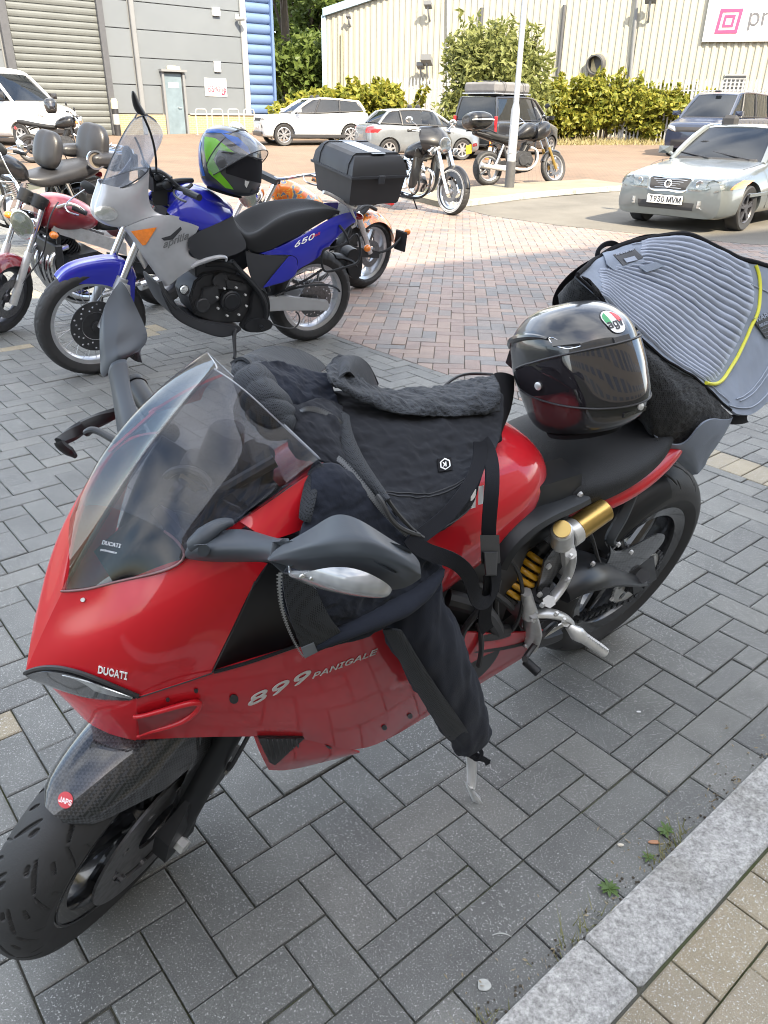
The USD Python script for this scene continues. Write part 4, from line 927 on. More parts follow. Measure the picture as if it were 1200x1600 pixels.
for s in (1, -1):
    lamp_patch(suv, 'headlight', [(2.05, s * .52, .86), (1.80, s * .90, .88), (1.78, s * .89, .96), (2.02, s * .55, .93)], (1, s * .5, .3), LAMPIN, .03)
    mirror_housing(suv, (.78, s * .95, 1.12), s, CARWHITE, 1.1)
    part('sill_trim', box(2.2, .03, .12, (0, s * .955, .34), bevel=.01), BLACKP, suv)
    lamp_patch(suv, 'air_vent', [(2.06, s * .60, .60), (1.97, s * .78, .60), (1.97, s * .78, .70), (2.07, s * .60, .70)], (1, s * .5, 0), CABIN, .01)
lamp_patch(suv, 'grille', [(2.13, .45, .83), (2.13, -.45, .83), (2.09, -.48, .93), (2.09, .48, .93)], (1, 0, .2), CABIN, .02)
part('skid_plate', [quad_patch([(2.14, .6, .33), (2.14, -.6, .33), (2.15, -.72, .48), (2.15, .72, .48)], 6, .03, .02, out=(1, 0, 0))], ALLOYD, suv)
part('number_plate', box(.02, .5, .11, (2.165, 0, .66), bevel=.003), PLATEW, suv, smooth=False)

# -------- silver hatchback, seen from its tail
HB_ST = [(2.02, .42, .45, .62, .9), (1.98, .30, .66, .72, .92), (1.85, .24, .78, .80, .92), (1.5, .22, .865, .90, .90), (1.0, .21, .88, .98, .91), (.5, .21, .88, 1.01, .94), (-.6, .21, .88, 1.03, .95), (-1.3, .22, .87, 1.05, .93), (-1.75, .26, .83, 1.04, .92), (-1.95, .32, .74, .98, .92), (-2.02, .42, .6, .9, .9)]
hb = vehicle('silver_hatchback', 'silver hatchback parked between the white off-roader and black camper van', heading(20, (720, 250), (1.28, -.76, 0), sc=.92), HB_ST, (1.28, -1.3), .315, .2, .215, .88,
    [(1.0, .74, .98), (.1, .80, 1.02), (-.85, .80, 1.05), (-1.62, .70, 1.08)], [(.2, .56, 1.43), (-.15, .58, 1.47), (-.9, .575, 1.45), (-1.25, .55, 1.40)], CARSILV2, CARGLASS, ALLOY, 7, False, rear_glass=CARGLASSD)
for s in (1, -1):
    lamp_patch(hb, 'tail_light', [(-1.97, s * .55, .80), (-1.80, s * .82, .80), (-1.70, s * .82, .98), (-1.90, s * .58, .97)], (-1, s * .6, 0), REDLENS, .02)
    mirror_housing(hb, (.78, s * .85, 1.03), s, CARSILV2)
    part('door_handle', box(.17, .03, .03, (-.15, s * .875, .88), bevel=.012), CARSILV2, hb)
part('number_plate', box(.02, .52, .11, (-2.0, 0, .62), bevel=.003), PLATEY, hb, smooth=False)

# -------- white panel van at the left edge
WV_ST = [(2.35, .5, .6, .85, .9), (2.30, .34, .86, 1.00, .92), (2.15, .30, .95, 1.10, .93), (1.7, .28, .985, 1.22, .94), (1.3, .28, .99, 1.30, .96), (.9, .28, .99, 1.32, .97), (-2.6, .28, .99, 1.34, .98), (-2.8, .34, .96, 1.3, .97)]
wv = vehicle('white_panel_van', 'white panel van standing in front of the roller shutter', heading(-22, (40, 230), (1.55, -.86, 0), sc=1.05), WV_ST, (1.55, -1.75), .34, .2, .21, .99,
    [(1.38, .88, 1.29), (.35, .94, 1.34), (-1.0, .94, 1.34), (-2.7, .92, 1.34)], [(.55, .74, 2.05), (.25, .80, 2.16), (-1.0, .82, 2.28), (-2.6, .80, 2.28)], CARWHITE, CARGLASS, ALLOY, 6, False, pillar_mat=CARWHITE, rear_glass=CARWHITE)
mirror_housing(wv, (1.1, .97, 1.36), 1, BLACKP, 1.5); mirror_housing(wv, (1.1, -.97, 1.36), -1, BLACKP, 1.5)
for s in (1, -1): lamp_patch(wv, 'headlight', [(2.28, s * .55, .85), (2.02, s * .93, .90), (1.95, s * .94, 1.10), (2.2, s * .6, 1.02)], (1, s * .5, .3), LAMPIN, .03)
part('bumper', box(.2, 1.7, .22, (2.27, 0, .46), bevel=.06), BLACKP, wv)

# -------- traffic cone behind the lamp post
cp = ground(764, 249)
tc = thing('traffic_cone', 'orange traffic cone with a white sleeve beside the black motorcycle', 'traffic cone', M=mat4(cp, scale=.7))
CONEO = pbr('cone_orange', (0.72, 0.16, 0.03), 0.5, var=0.08)
part('base', box(.36, .36, .04, (0, 0, .02), bevel=.015), CONEO, tc); part('cone', lathe([(.14, .04), (.03, .74), (.001, .75)], n=20), CONEO, tc); part('sleeve', lathe([(.118, .18), (.068, .5), (.066, .5), (.11, .18)], n=20, close=True), WHITE, tc)
# ---------------------------------------------------------------- helmets: shared shell
CLAY = pbr('dark_lining', (0.012, 0.012, 0.014), 0.9, var=.1, spec=.12)
HELB = pbr('helmet_gloss_black', (0.012, 0.012, 0.013), 0.35, var=0.1, coat=1.0, spec=.3)
VISOR = pbr('dark_visor', (0.008, 0.007, 0.008), 0.05, var=0.05, coat=1.0)
def helmet_level(z):
    zs = [-.135, -.125, -.10, -.06, -.02, .02, .06, .09, .115, .132, .141, .1435]
    xf_ = [.085, .115, .150, .163, .157, .147, .135, .120, .095, .065, .032, .004]; xb = [-.085, -.10, -.118, -.132, -.143, -.150, -.148, -.138, -.115, -.085, -.045, -.004]; w = [.075, .092, .108, .116, .122, .126, .124, .115, .095, .070, .036, .004]
    from scipy.interpolate import PchipInterpolator as PC
    return PC(zs, xf_)(z), PC(zs, xb)(z), PC(zs, w)(z)
def helmet_surf(zs, th, off=0.0):
    out = []
    for z in zs:
        a, b, w = helmet_level(np.clip(z, -.135, .1435)); c = np.cos(th); s = np.sin(th)
        r = np.where(c > 0, a, -b); e = np.where(c > 0, 2.05, 2.3)
        x = np.sign(c) * np.abs(c) ** (2 / e) * (r + off); y = np.sign(s) * np.abs(s) ** (2 / e) * (w + off)
        out.append(np.c_[x, y, np.full(len(th), z)])
    return np.array(out)
def make_helmet(t, shell, visor, open_visor=False, deco=None):
    zs = np.r_[np.linspace(-.135, .10, 34), np.linspace(.105, .1435, 14)]; th = np.linspace(0, 2 * PI, 96, endpoint=False)
    m = ring_mesh(helmet_surf(zs, th), cap=True); sh = part('shell', m, shell, t, smooth=60)
    part('neck_roll', lathe([(.07, -.002), (.082, -.006), (.085, .004), (.07, .012)], (0, 0, -.137), None, 40, close=True), CLAY, t)
    tv = np.linspace(-1.92, 1.92, 60); V = []
    for k in np.linspace(0, 1, 20):
        lo = -.072 + .050 * np.abs(tv / 1.92) ** 2.2; hi = .052 - .030 * np.abs(tv / 1.92) ** 3; z = lo + (hi - lo) * k
        a = np.array([helmet_surf([zz], np.array([tt]), .0045)[0, 0] for zz, tt in zip(z, tv)]); V.append(a)
    V = np.array(V)
    if open_visor:
        c, s = math.cos(-1.0), math.sin(-1.0); R = np.array([[c, 0, s], [0, 1, 0], [-s, 0, c]]); V = (V - [0.01, 0, .0]) @ R.T * 1.04 + [0.01, 0, 0.0]
    vs = part('visor', sheet(V, .0025, flip=grid_normals(V)[10, 30, 0] < 0), visor, t, smooth=70)
    part('visor_seal', [tube(V[-1] - [0, 0, -.002], .0028, n=6, spline=False), tube(V[0] - [0, 0, .002], .0022, n=6, spline=False)], BLACKP, vs)
    return sh, V
# ================================================================ the red sports motorcycle
from scipy.interpolate import LinearNDInterpolator
class Local:
    """a leaning vehicle's own frame: x forward, y to its left, z up; L gives the point of the plane y = Y seen at a pixel of the photograph"""
    def __init__(self, x, y, heading, lean, z=0.0):
        c, s = math.cos(heading), math.sin(heading); Rz = np.array([[c, -s, 0], [s, c, 0], [0, 0, 1.0]])
        c, s = math.cos(lean), math.sin(lean); Rx = np.array([[1.0, 0, 0], [0, c, s], [0, -s, c]])
        self.R = Rz @ Rx; self.o = np.array([x, y, z]); self.M = mat4(self.o, R=self.R)
    def L(self, u, v, Y):
        d = ray(u, v); n = self.R[:, 1]; t = (Y - n @ (CPOS - self.o)) / (n @ d); return self.R.T @ (CPOS + d * t - self.o)
    def G(self, rows): return np.array([[self.L(*p) for p in r] for r in rows])
    def P(self, pts): return np.array([self.L(*p) for p in pts])
    def px(self, P):
        q = np.asarray(P) @ self.R.T + self.o - CPOS; z = q @ _fw
        return np.stack([600 + FPX * (q @ _rt) / z, 800 - FPX * (q @ _up) / z], -1)
    def drape(self, mesh, S, uv0, ex, ey, lift=0.0012):
        """wraps a flat decal (x, y in units of ex, ey) onto the surface grid S"""
        S2 = S.reshape(-1, 3); N = grid_normals(S).reshape(-1, 3)
        eye = self.R.T @ (CPOS - self.o)
        N = N * np.sign(((eye - S2) * N).sum(1))[:, None]
        f = LinearNDInterpolator(self.px(S2), np.c_[S2, N])
        m = mesh.copy(); v = np.array(m.vertices); uv = np.asarray(uv0) + v[:, :1] * np.asarray(ex) + v[:, 1:2] * np.asarray(ey)
        r = f(uv); ok = ~np.isnan(r[:, 0])
        if not ok.all():
            from scipy.interpolate import NearestNDInterpolator
            r[~ok] = NearestNDInterpolator(self.px(S2), np.c_[S2, N])(uv[~ok])
        m.vertices = r[:, :3] + r[:, 3:] * (lift + np.clip(v[:, 2:], 0, 1) * 0.0012); return m

DRED = usdkit.material(stage, '/World/Looks/red_paint', {
    'tc': ('texture_coordinate', {}), 'n': ('noise_texture', {'scale': 5.0, 'detail': 3.0}), 'r': ('rgb_ramp', {'ramp': [(0.3, (0.43, 0.008, 0.015)), (0.7, (0.48, 0.010, 0.018))]}),
    'n2': ('noise_texture', {'scale': 38.0, 'detail': 6.0, 'roughness': 0.7}), 'mr': ('map_range', {'from_min': 0.35, 'from_max': 0.75, 'to_min': 0.015, 'to_max': 0.06}),
    'n3': ('noise_texture', {'scale': 900.0, 'detail': 2.0}), 'b': ('bump', {'strength': 0.04, 'distance': 0.0005}),
    'p': ('principled_bsdf', {'roughness': 0.45, 'specular_ior_level': 0.15, 'coat_weight': 0.85, 'coat_ior': 1.47})},
    [('tc.object', 'n.vector'), ('n.fac', 'r.fac'), ('r.color', 'p.base_color'), ('tc.object', 'n2.vector'), ('n2.fac', 'mr.value'), ('mr.result', 'p.coat_roughness'), ('tc.object', 'n3.vector'), ('n3.fac', 'b.height'), ('b.normal', 'p.coat_normal')], surface='p.BSDF')
MBLACK = pbr('satin_black', (0.014, 0.015, 0.017), 0.42, var=0.15, bump=0.12, bscale=700, spec=.28)
MIRGREY = pbr('mirror_grey', (0.044, 0.051, 0.060), 0.45, var=0.08, bump=0.1, bscale=900, spec=.35)
DARKMET = pbr('dark_metal', (0.035, 0.036, 0.039), 0.42, metal=0.4, var=0.25, scale=20)
ALU = pbr('cast_aluminium', (0.56, 0.56, 0.55), 0.36, metal=0.55, var=0.12, scale=18)
GOLD = pbr('gold_anodised', (0.46, 0.31, 0.10), 0.32, metal=0.9, var=0.08)
SPRING = pbr('spring_yellow', (0.62, 0.33, 0.02), 0.35, var=0.06, coat=0.5)
SEATV = pbr('seat_vinyl', (0.017, 0.018, 0.020), 0.6, var=0.15, bump=0.5, bscale=420, spec=.25)
RIMBLACK = pbr('gloss_black', (0.012, 0.012, 0.013), 0.2, var=0.1, coat=0.6)
SILVERDECAL = pbr('silver_decal', (0.55, 0.53, 0.53), 0.4, metal=0.0, var=0.06)
WHITEDECAL = pbr('white_decal', (0.8, 0.8, 0.8), 0.4, var=0.02)
REDDECAL = pbr('red_decal', (0.5, 0.03, 0.04), 0.4, var=0.02)
GREENDECAL = pbr('green_decal', (0.02, 0.25, 0.08), 0.4, var=0.02)
DISCM = pbr('disc_steel', (0.16, 0.16, 0.165), 0.34, metal=0.8, var=0.12, scale=60)
CARBON = usdkit.material(stage, '/World/Looks/carbon_weave', {
    'tc': ('texture_coordinate', {}), 'mp': ('mapping', {'rotation': (0.5, 0.6, 0.78)}), 'ck': ('checker_texture', {'scale': 230.0, 'color1': (0.010, 0.011, 0.012), 'color2': (0.034, 0.036, 0.040)}),
    'p': ('principled_bsdf', {'roughness': 0.4, 'metallic': 0.0, 'specular_ior_level': 0.2, 'coat_weight': 1.0, 'coat_roughness': 0.02})}, [('tc.object', 'mp.vector'), ('mp.vector', 'ck.vector'), ('ck.color', 'p.base_color')], surface='p.BSDF')
SCREEN = usdkit.material(stage, '/World/Looks/smoked_screen', {
    't': ('transparent_bsdf', {'color': (0.73, 0.735, 0.76)}), 'g': ('glossy_bsdf', {'roughness': 0.015}), 'f': ('fresnel', {'IOR': 1.5}), 'm': ('mix_closure', {}), 'geo': ('geometry', {}), 'inv': ('math', {'math_type': 'subtract', 'value1': 1.0}), 'ff': ('math', {'math_type': 'multiply'})},
    [('geo.backfacing', 'inv.value2'), ('inv.value', 'ff.value1'), ('f.fac', 'ff.value2'), ('t.BSDF', 'm.closure1'), ('g.BSDF', 'm.closure2'), ('ff.value', 'm.fac')], surface='m.closure')

DU = Local(0.60279, 1.9672, 3.808490, 0.234077)
L, G_, P_ = DU.L, DU.G, DU.P
duc = thing('sports_motorcycle', 'red sports motorcycle with smoked screen on its side stand, nearest the camera', 'motorcycle', M=DU.M)
def dp(name, mesh, mat, parent=None, smooth=35, label=None): return part(name, mesh, mat, parent or duc, smooth=smooth, label=label)
def fair(S, it=140):
    # relax a patch so that its reflections run smoothly; edges keep their line
    S = S.copy()
    for _ in range(it):
        for e in (S[0], S[-1], S[:, 0], S[:, -1]): e[1:-1] = e[1:-1] * .8 + (e[:-2] + e[2:]) * .1
        S[1:-1, 1:-1] = S[1:-1, 1:-1] * .5 + (S[:-2, 1:-1] + S[2:, 1:-1] + S[1:-1, :-2] + S[1:-1, 2:]) * .125
    return S
def panel(name, rows, mat=DRED, t=0.004, nu=48, nv=32, both=True, parent=None, label=None, smooth=60, trim=0):
    """a body panel through control points; its mirror image on the other side is the same part"""
    S = fair(surf(G_(rows), nu, nv)); eye = DU.R.T @ (CPOS - DU.o); N = grid_normals(S)
    fl = ((eye - S) * N).sum(-1).mean() < 0
    m = sheet(S, t, flip=fl)
    p = dp(name, m, mat, parent, smooth, label)
    if both: dp(name, mirror_y(sheet(S[:len(S) - trim], t, flip=fl)), mat, parent, smooth)
    return S
WB, RAKE, STEER = 1.426, math.radians(24), 0.41803
def steer(m, d=STEER):
    ax = np.array([-math.sin(RAKE), 0, math.cos(RAKE)]); o = np.array([WB + 0.096, 0, 0])
    K = np.array([[0, -ax[2], ax[1]], [ax[2], 0, -ax[0]], [-ax[1], ax[0], 0]]); R = np.eye(3) + math.sin(d) * K + (1 - math.cos(d)) * K @ K
    T = np.eye(4); T[:3, :3] = R; T[:3, 3] = o - R @ o
    if isinstance(m, trimesh.Trimesh): return xf(m, T)
    if isinstance(m, list): return [xf(q, T) for q in m]
    return np.asarray(m) @ R.T + T[:3, 3]

def moto_tyre(c, R, w, rimr, groove=None, n=360, k=41, crown=0.42):
    """round-section tyre, axle along y, with tread cuts where groove(theta, s) > 0"""
    th = np.linspace(0, 2 * PI, n, endpoint=False); a = np.linspace(-PI / 2, PI / 2, k); h = w * crown
    prof_r = R - h + h * np.cos(a); prof_y = w / 2 * np.sin(a)
    r2 = np.r_[rimr, rimr + .006, prof_r[1:-1], rimr + .006, rimr]; y2 = np.r_[-w * .36, -w * .43, prof_y[1:-1], w * .43, w * .36]
    s2 = np.r_[-1.2, -1.1, a[1:-1] / (PI / 2), 1.1, 1.2]
    T, S = np.meshgrid(th, s2, indexing='ij'); Rr = np.tile(r2, (n, 1))
    if groove is not None: Rr = Rr - 0.005 * groove(T, S)
    v = np.stack([c[0] + Rr * np.cos(T), c[1] + np.tile(y2, (n, 1)), c[2] + Rr * np.sin(T)], -1)
    m = v.shape[1]; V = v.reshape(-1, 3); i, j = np.meshgrid(np.arange(n), np.arange(m - 1), indexing='ij'); a0 = (i * m + j).ravel(); b0 = (((i + 1) % n) * m + j).ravel()
    q = tm(V, np.vstack([np.stack([a0, b0, b0 + 1], 1), np.stack([a0, b0 + 1, a0 + 1], 1)])); 
    q.faces = q.faces[:, ::-1]
    return q
def sport_grooves(rep, slope, R=.30, half=.075):
    """slanting slits, all lengths in metres along the tread; returns the cut depth share"""
    per = 2 * PI * R / rep; cuts = ((0.0, .022, .030, .35), (.5, .050, .024, .75), (.27, .036, .012, .5), (.74, .066, .014, 1.0), (.05, .010, .010, .2))
    def f(T, S):
        out = np.zeros_like(T)
        for side in (-1, 1):
            X = T * R + (per * .5 if side < 0 else 0); Y = S * side * half
            for ph, yc, hl, ang in cuts:
                dx = (X - ph * per + per / 2) % per - per / 2; dy = Y - yc; c, s_ = math.cos(ang), math.sin(ang) * (1 if slope > 0 else -1)
                for sh in (-per, 0, per):
                    al = (dx + sh) * c + dy * s_; ac = -(dx + sh) * s_ + dy * c; w = .0024 * np.clip(1 - (al / hl) ** 2, 0, 1) ** .5
                    out = np.maximum(out, np.clip((w - np.abs(ac)) / .0012 + .3, 0, 1) * (np.abs(al) < hl) * (np.abs(Y) < half * .97))
        return out
    return f
def disc(c, r0, r1, y, th=0.005, holes=True, n=64):
    return lathe([(r0, y - th / 2), (r1, y - th / 2), (r1, y + th / 2), (r0, y + th / 2)], c, YF, n, close=True)

# ---- wheels
fc = np.array([WB, 0, .30]); rc = np.array([0, 0, .325])
fw_ = dp('front_wheel', steer([lathe([(.19, -.045), (.222, -.05), (.222, .05), (.19, .045), (.182, .03), (.182, -.03)], fc, YF, 64, close=True), lathe([(.001, -.05), (.035, -.05), (.045, -.02), (.045, .02), (.035, .05), (.001, .05)], fc, YF, 24)] +
    [tube([fc + np.array([.035 * math.cos(a), y, .035 * math.sin(a)]), fc + np.array([.1 * math.cos(a + d * .3), y * .9, .1 * math.sin(a + d * .3)]), fc + np.array([.187 * math.cos(a + d), y * .5, .187 * math.sin(a + d)])], [.017, .013, .012], n=8, m=8, flat=1.3) for k in range(5) for a in (2 * PI * k / 5 + .4,) for d, y in ((-.2, .025), (.2, -.025))]), RIMBLACK, smooth=40)
dp('tyre', steer(moto_tyre(fc, .30, .12, .216, sport_grooves(19, -.9), n=900, k=97)), RUBBER, fw_, smooth=45)
dp('rim_stripe', steer(lathe([(.214, .0505), (.2175, .0505), (.2175, .0515), (.214, .0515)], fc, YF, 64, close=True)), DARKMET, fw_)
for s in (1, -1):
    dp('brake_disc', steer([disc(fc, .115, .16, s * .072), disc(fc, .05, .108, s * .066, .006)] + [steer(cyl(fc + np.array([.111 * math.cos(a), s * .066, .111 * math.sin(a)]), fc + np.array([.111 * math.cos(a), s * .076, .111 * math.sin(a)]), .008, n=8), 0) for a in np.arange(10) * PI / 5]), DISCM, fw_, label='left front brake disc' if s > 0 else None)
rw_ = dp('rear_wheel', [lathe([(.19, -.07), (.222, -.078), (.222, .078), (.19, .07), (.182, .05), (.182, -.05)], rc, YF, 64, close=True), lathe([(.001, -.07), (.05, -.07), (.06, -.03), (.06, .03), (.05, .07), (.001, .07)], rc, YF, 24)] +
    [tube([rc + np.array([.045 * math.cos(a), y, .045 * math.sin(a)]), rc + np.array([.187 * math.cos(a + d), y * .5, .187 * math.sin(a + d)])], [.02, .014], n=8, m=4, flat=1.3) for k in range(5) for a in (2 * PI * k / 5,) for d, y in ((-.2, .03), (.2, -.03))], RIMBLACK, smooth=40)
dp('tyre', moto_tyre(rc, .325, .18, .216, sport_grooves(17, 1.0, .325, .11), n=800, k=97), RUBBER, rw_, smooth=45)
# sprocket, chain, axle
spk = []
t_ = np.arange(41 * 4) / (41 * 4) * 2 * PI; rr = .088 + .005 * np.tile([0, 1, 1, 0], 41)
hole = [[(.066 * math.cos(a) + .014 * math.cos(b), .066 * math.sin(a) + .014 * math.sin(b)) for b in np.linspace(0, 2 * PI, 14, endpoint=False)] for a in np.arange(6) * PI / 3]
F_y = np.array([[1.0, 0, 0], [0, 0, 1.0], [0, 1.0, 0]]).T
dp('sprocket', plate(np.c_[rr * np.cos(t_), rr * np.sin(t_)], .006, O=(0, .096, .325), F=np.stack([[1.0, 0, 0], [0, 0, 1.0], [0, 1.0, 0]], 1), holes=[h[::-1] for h in hole]), ALU, rw_, smooth=False)
dp('hub_nut', [cyl((0, .09, .325), (0, .125, .325), .028, .024, n=6), cyl((0, .08, .325), (0, .112, .325), .045), cyl((0, .125, .325), (0, .14, .325), .012)] + [cyl((.045 * math.cos(a), .1, .325 + .045 * math.sin(a)), (.045 * math.cos(a), .11, .325 + .045 * math.sin(a)), .006, n=8) for a in np.arange(6) * PI / 3 + .3], DARKMET, rw_)
ch = []
pth = [(.0 + .094 * math.cos(a), .325 + .094 * math.sin(a)) for a in np.linspace(PI / 2, 3 * PI / 2, 16)] + [(x, .235 + x * .14) for x in np.linspace(.03, .5, 24)] + [(.52 + .035 * math.cos(a), .345 + .035 * math.sin(a)) for a in np.linspace(-PI / 2, PI / 2, 6)] + [(x, .419 - (.5 - x) * 0) for x in np.linspace(.5, .03, 24)]
pth = np.array(pth); pth = spl(pth, 110, True, k=3)
for k in range(110):
    p, q = pth[k], pth[(k + 1) % 110]; d = (q - p); ln = np.linalg.norm(d); a = math.atan2(d[1], d[0]); m = (p + q) / 2
    ch.append(box(ln * .9, .018 if k % 2 else .011, .0125, (m[0], .099, m[1]), R=np.array([[math.cos(a), 0, -math.sin(a)], [0, 1, 0], [math.sin(a), 0, math.cos(a)]])))
dp('chain', ch, DARKMET, smooth=False)

# ---- swingarm, hugger, stand, rearset
sa = P_([(872, 820, .13), (905, 812, .13), (950, 835, .13), (1008, 880, .125), (1022, 905, .125), (1005, 935, .125), (960, 955, .13), (915, 965, .13), (870, 955, .13), (850, 900, .13)])
dp('swingarm', plate(np.c_[sa[:, 0], sa[:, 2]], -.05, bevel=0, O=(0, .135, 0), F=np.stack([[1.0, 0, 0], [0, 0, 1.0], [0, 1.0, 0]], 1), smooth=True, n=60) if False else
   [tube(P_([(858, 905, .12), (900, 890, .125), (950, 893, .12), (1000, 905, .11)]), [.075, .07, .05, .03], n=14, flat=.45, m=24, up=(0, 0, 1.0)), cyl((.0, -.12, .325), (0, .12, .325), .016)], pbr('swingarm_black', (.010, .0105, .012), .3, var=.15, spec=.3))
dp('chain_guard', panel_ := None or sheet(surf(G_([[(945, 845, .125), (975, 858, .125), (1015, 838, .12), (1036, 836, .115)], [(950, 872, .132), (978, 880, .132), (1000, 870, .128), (1034, 846, .118)], [(925, 905, .135), (950, 915, .135), (975, 900, .132), (1000, 880, .126)]]), 20, 20), .004, flip=True), CARBON)
hg = [[(968, 785, .085), (985, 760, .085), (1010, 728, .06)], [(952, 800, .11), (975, 772, .105), (1003, 735, .085)], [(930, 830, .115), (940, 800, .115), (955, 770, .11)]]
def hugger():
    th = np.linspace(math.radians(38), math.radians(84), 24); ys = np.linspace(-1, 1, 15)
    S = np.array([[( (.348 - .05 * abs(y) ** 3) * math.cos(t), .105 * math.sin(y * 1.35) / math.sin(1.35), .325 + (.348 - .05 * abs(y) ** 3) * math.sin(t)) for y in ys] for t in th])
    return sheet(S, .003, flip=(grid_normals(S)[12, 7] @ [math.cos(1.06), 0, math.sin(1.06)]) < 0)
dp('hugger', hugger(), MBLACK, smooth=50)
dp('tail_bracket', [tube(P_([(1008, 724, .10), (990, 770, .115), (968, 815, .125), (955, 838, .13), (962, 850, .13)]), [.008, .011, .014, .014, .010], n=8, flat=.6)], MIRGREY)
dp('seat_rail', plate(P_([(936, 778, .10), (1005, 722, .09), (1012, 724, .09), (985, 750, .1), (940, 800, .11)])[:, [0, 2]], .004, O=(0, .102, 0), F=np.stack([[1.0, 0, 0], [0, 0, 1.0], [0, 1.0, 0]], 1)), ALU)
# rearset plate and foot peg
dp('rearset_plate', [tube(P_([(877, 832, .17), (892, 870, .175), (884, 905, .18), (858, 940, .185)]), [.016, .016, .012, .013], n=10, flat=.55),
    tube(P_([(828, 955, .17), (832, 985, .17), (828, 1010, .165)]), [.022, .03, .02], n=10, flat=.45), tube(P_([(828, 960, .17), (868, 960, .19), (892, 972, .20)]), [.012, .015, .012], n=10, flat=.6),
    tube(P_([(822, 925, .16), (828, 960, .165)]), [.012, .02], n=8, m=4), cyl(L(858, 940, .18), L(858, 940, .205), .014, n=6), cyl(L(892, 865, .17), L(892, 865, .195), .012, n=8)], ALU, smooth=50)
fp = [L(888, 978, .205), L(902, 990, .225), L(945, 1020, .27)]
dp('foot_peg', [tube([fp[0], fp[1], fp[1] + (fp[2] - fp[1]) * .2], [.009, .018, .014], n=12, m=12), cyl(fp[1] + (fp[2] - fp[1]) * .1, fp[2], .0135, .0115, n=14, bevel=.002)] + [box(.005, .018, .006, fp[1] + (fp[2] - fp[1]) * k + np.array([0, 0, .0125])) for k in np.linspace(.25, .95, 9)], ALU)
dp('gear_linkage', [cyl(L(820, 1010, .16), L(884, 973, .18), .0055, n=8), cyl(L(884, 973, .17), L(884, 973, .2), .01, n=8)], ALU)
gl = dp('gear_lever', [tube(P_([(868, 975, .17), (850, 990, .18), (826, 1020, .19), (820, 1030, .20)]), .007, n=8)], DARKMET)
dp('rubber', cyl(L(820, 1032, .195), L(842, 1052, .235), .011, n=12, bevel=.002), MBLACK, gl)
dp('side_stand', [tube([L(725, 1120, .20), L(735, 1175, .235), L(737, 1215, .262), L(735, 1232, .275)], [.013, .0125, .0115, .011], n=10), hull([L(730, 1226, .27) + d for d in np.array([(0, -.012, 0), (0, .008, 0), (.006, 0, .012)])] + [L(744, 1250, .287) + d for d in np.array([(0, -.016, -.0), (0, .012, 0), (.012, 0, .004), (-.012, 0, .004)])] + [L(753, 1254, .30), L(737, 1243, .275)])], ALU)

# ---- shock, reservoir
a, b = L(792, 925, .115), L(845, 862, .115); ax = b - a; F = frame(ax); ln = np.linalg.norm(ax)
hx_ = [a + F @ np.array([.031 * math.cos(t), .031 * math.sin(t), ln * t / (2 * PI * 6.2)]) for t in np.linspace(0, 2 * PI * 6.2, 160)]
sh = dp('shock_absorber', [cyl(a - ax * .15, b + ax * .12, .017), cyl(b + ax * .02, b + ax * .22, .034), cyl(a - ax * .18, a - ax * .02, .034)], DARKMET)
dp('spring', tube(hx_, .0068, n=8, spline=False), SPRING, sh, smooth=60)
a, b = L(893, 832, .155), L(945, 795, .155); ax = b - a
rs = dp('damper_reservoir', cyl(a + ax * .12, b, .0265, n=28, bevel=.003), GOLD)
dp('reservoir_mount', [cyl(a - ax * .12, a + ax * .14, .029, n=24, bevel=.003), cyl(L(878, 848, .165), L(878, 828, .175), .024, .022, n=20, bevel=.003), tube([L(880, 845, .165), L(885, 870, .165), L(880, 890, .15)], .014, n=8)], ALU, rs)
dp('cap', cyl(L(878, 829, .174), L(878, 826, .177), .0175, n=20), GOLD, rs)
dp('heel_guard', plate(P_([(838, 925, .16), (850, 875, .16), (872, 845, .16), (885, 850, .16), (880, 880, .16), (862, 905, .16), (850, 935, .16), (842, 940, .16)])[:, [0, 2]], .005, O=(0, .158, 0), F=np.stack([[1.0, 0, 0], [0, 0, 1.0], [0, 1.0, 0]], 1)), CARBON)

# ---- fasteners, cables and lines round the footrest and the shock
def bolt(u, v, Y, r=.007, d=(0, 1, 0)): p = L(u, v, Y); d = np.asarray(d, float); return cyl(p, p + d * .006, r, r * .85, n=6)
for q in ((832, 968, .185), (846, 944, .2), (886, 905, .19), (890, 868, .195), (882, 846, .18), (868, 958, .205), (880, 968, .205), (842, 928, .172), (856, 884, .172), (876, 858, .172), (800, 842, .16), (830, 812, .15), (865, 792, .14), (905, 772, .13), (965, 850, .14), (985, 862, .138), (940, 905, .15), (925, 880, .15), (955, 935, .15), (900, 930, .15)): dp('bolt', bolt(*q), ALU, smooth=False)
dp('cables', [tube(P_([(790, 870, .15), (812, 900, .15), (815, 950, .16), (800, 985, .16)]), .0045, n=6), tube(P_([(900, 815, .12), (925, 840, .125), (935, 875, .135), (960, 900, .14)]), .0045, n=6), tube(P_([(780, 905, .14), (775, 950, .155), (790, 1000, .15)]), .006, n=6), tube(P_([(710, 900, .15), (760, 920, .16), (800, 950, .15)]), .007, n=6), tube(P_([(830, 900, .13), (860, 930, .13), (900, 925, .13), (940, 895, .135)]), .005, n=6), tube(P_([(700, 1010, .15), (740, 1015, .16), (790, 1010, .15), (830, 1000, .15)]), .008, n=6)], BLACKP)
dp('swingarm_pivot', [cyl(L(850, 925, .13), L(850, 925, .16), .03, n=24, bevel=.004), cyl(L(850, 925, .16), L(850, 925, .168), .014, n=6)], DARKMET)
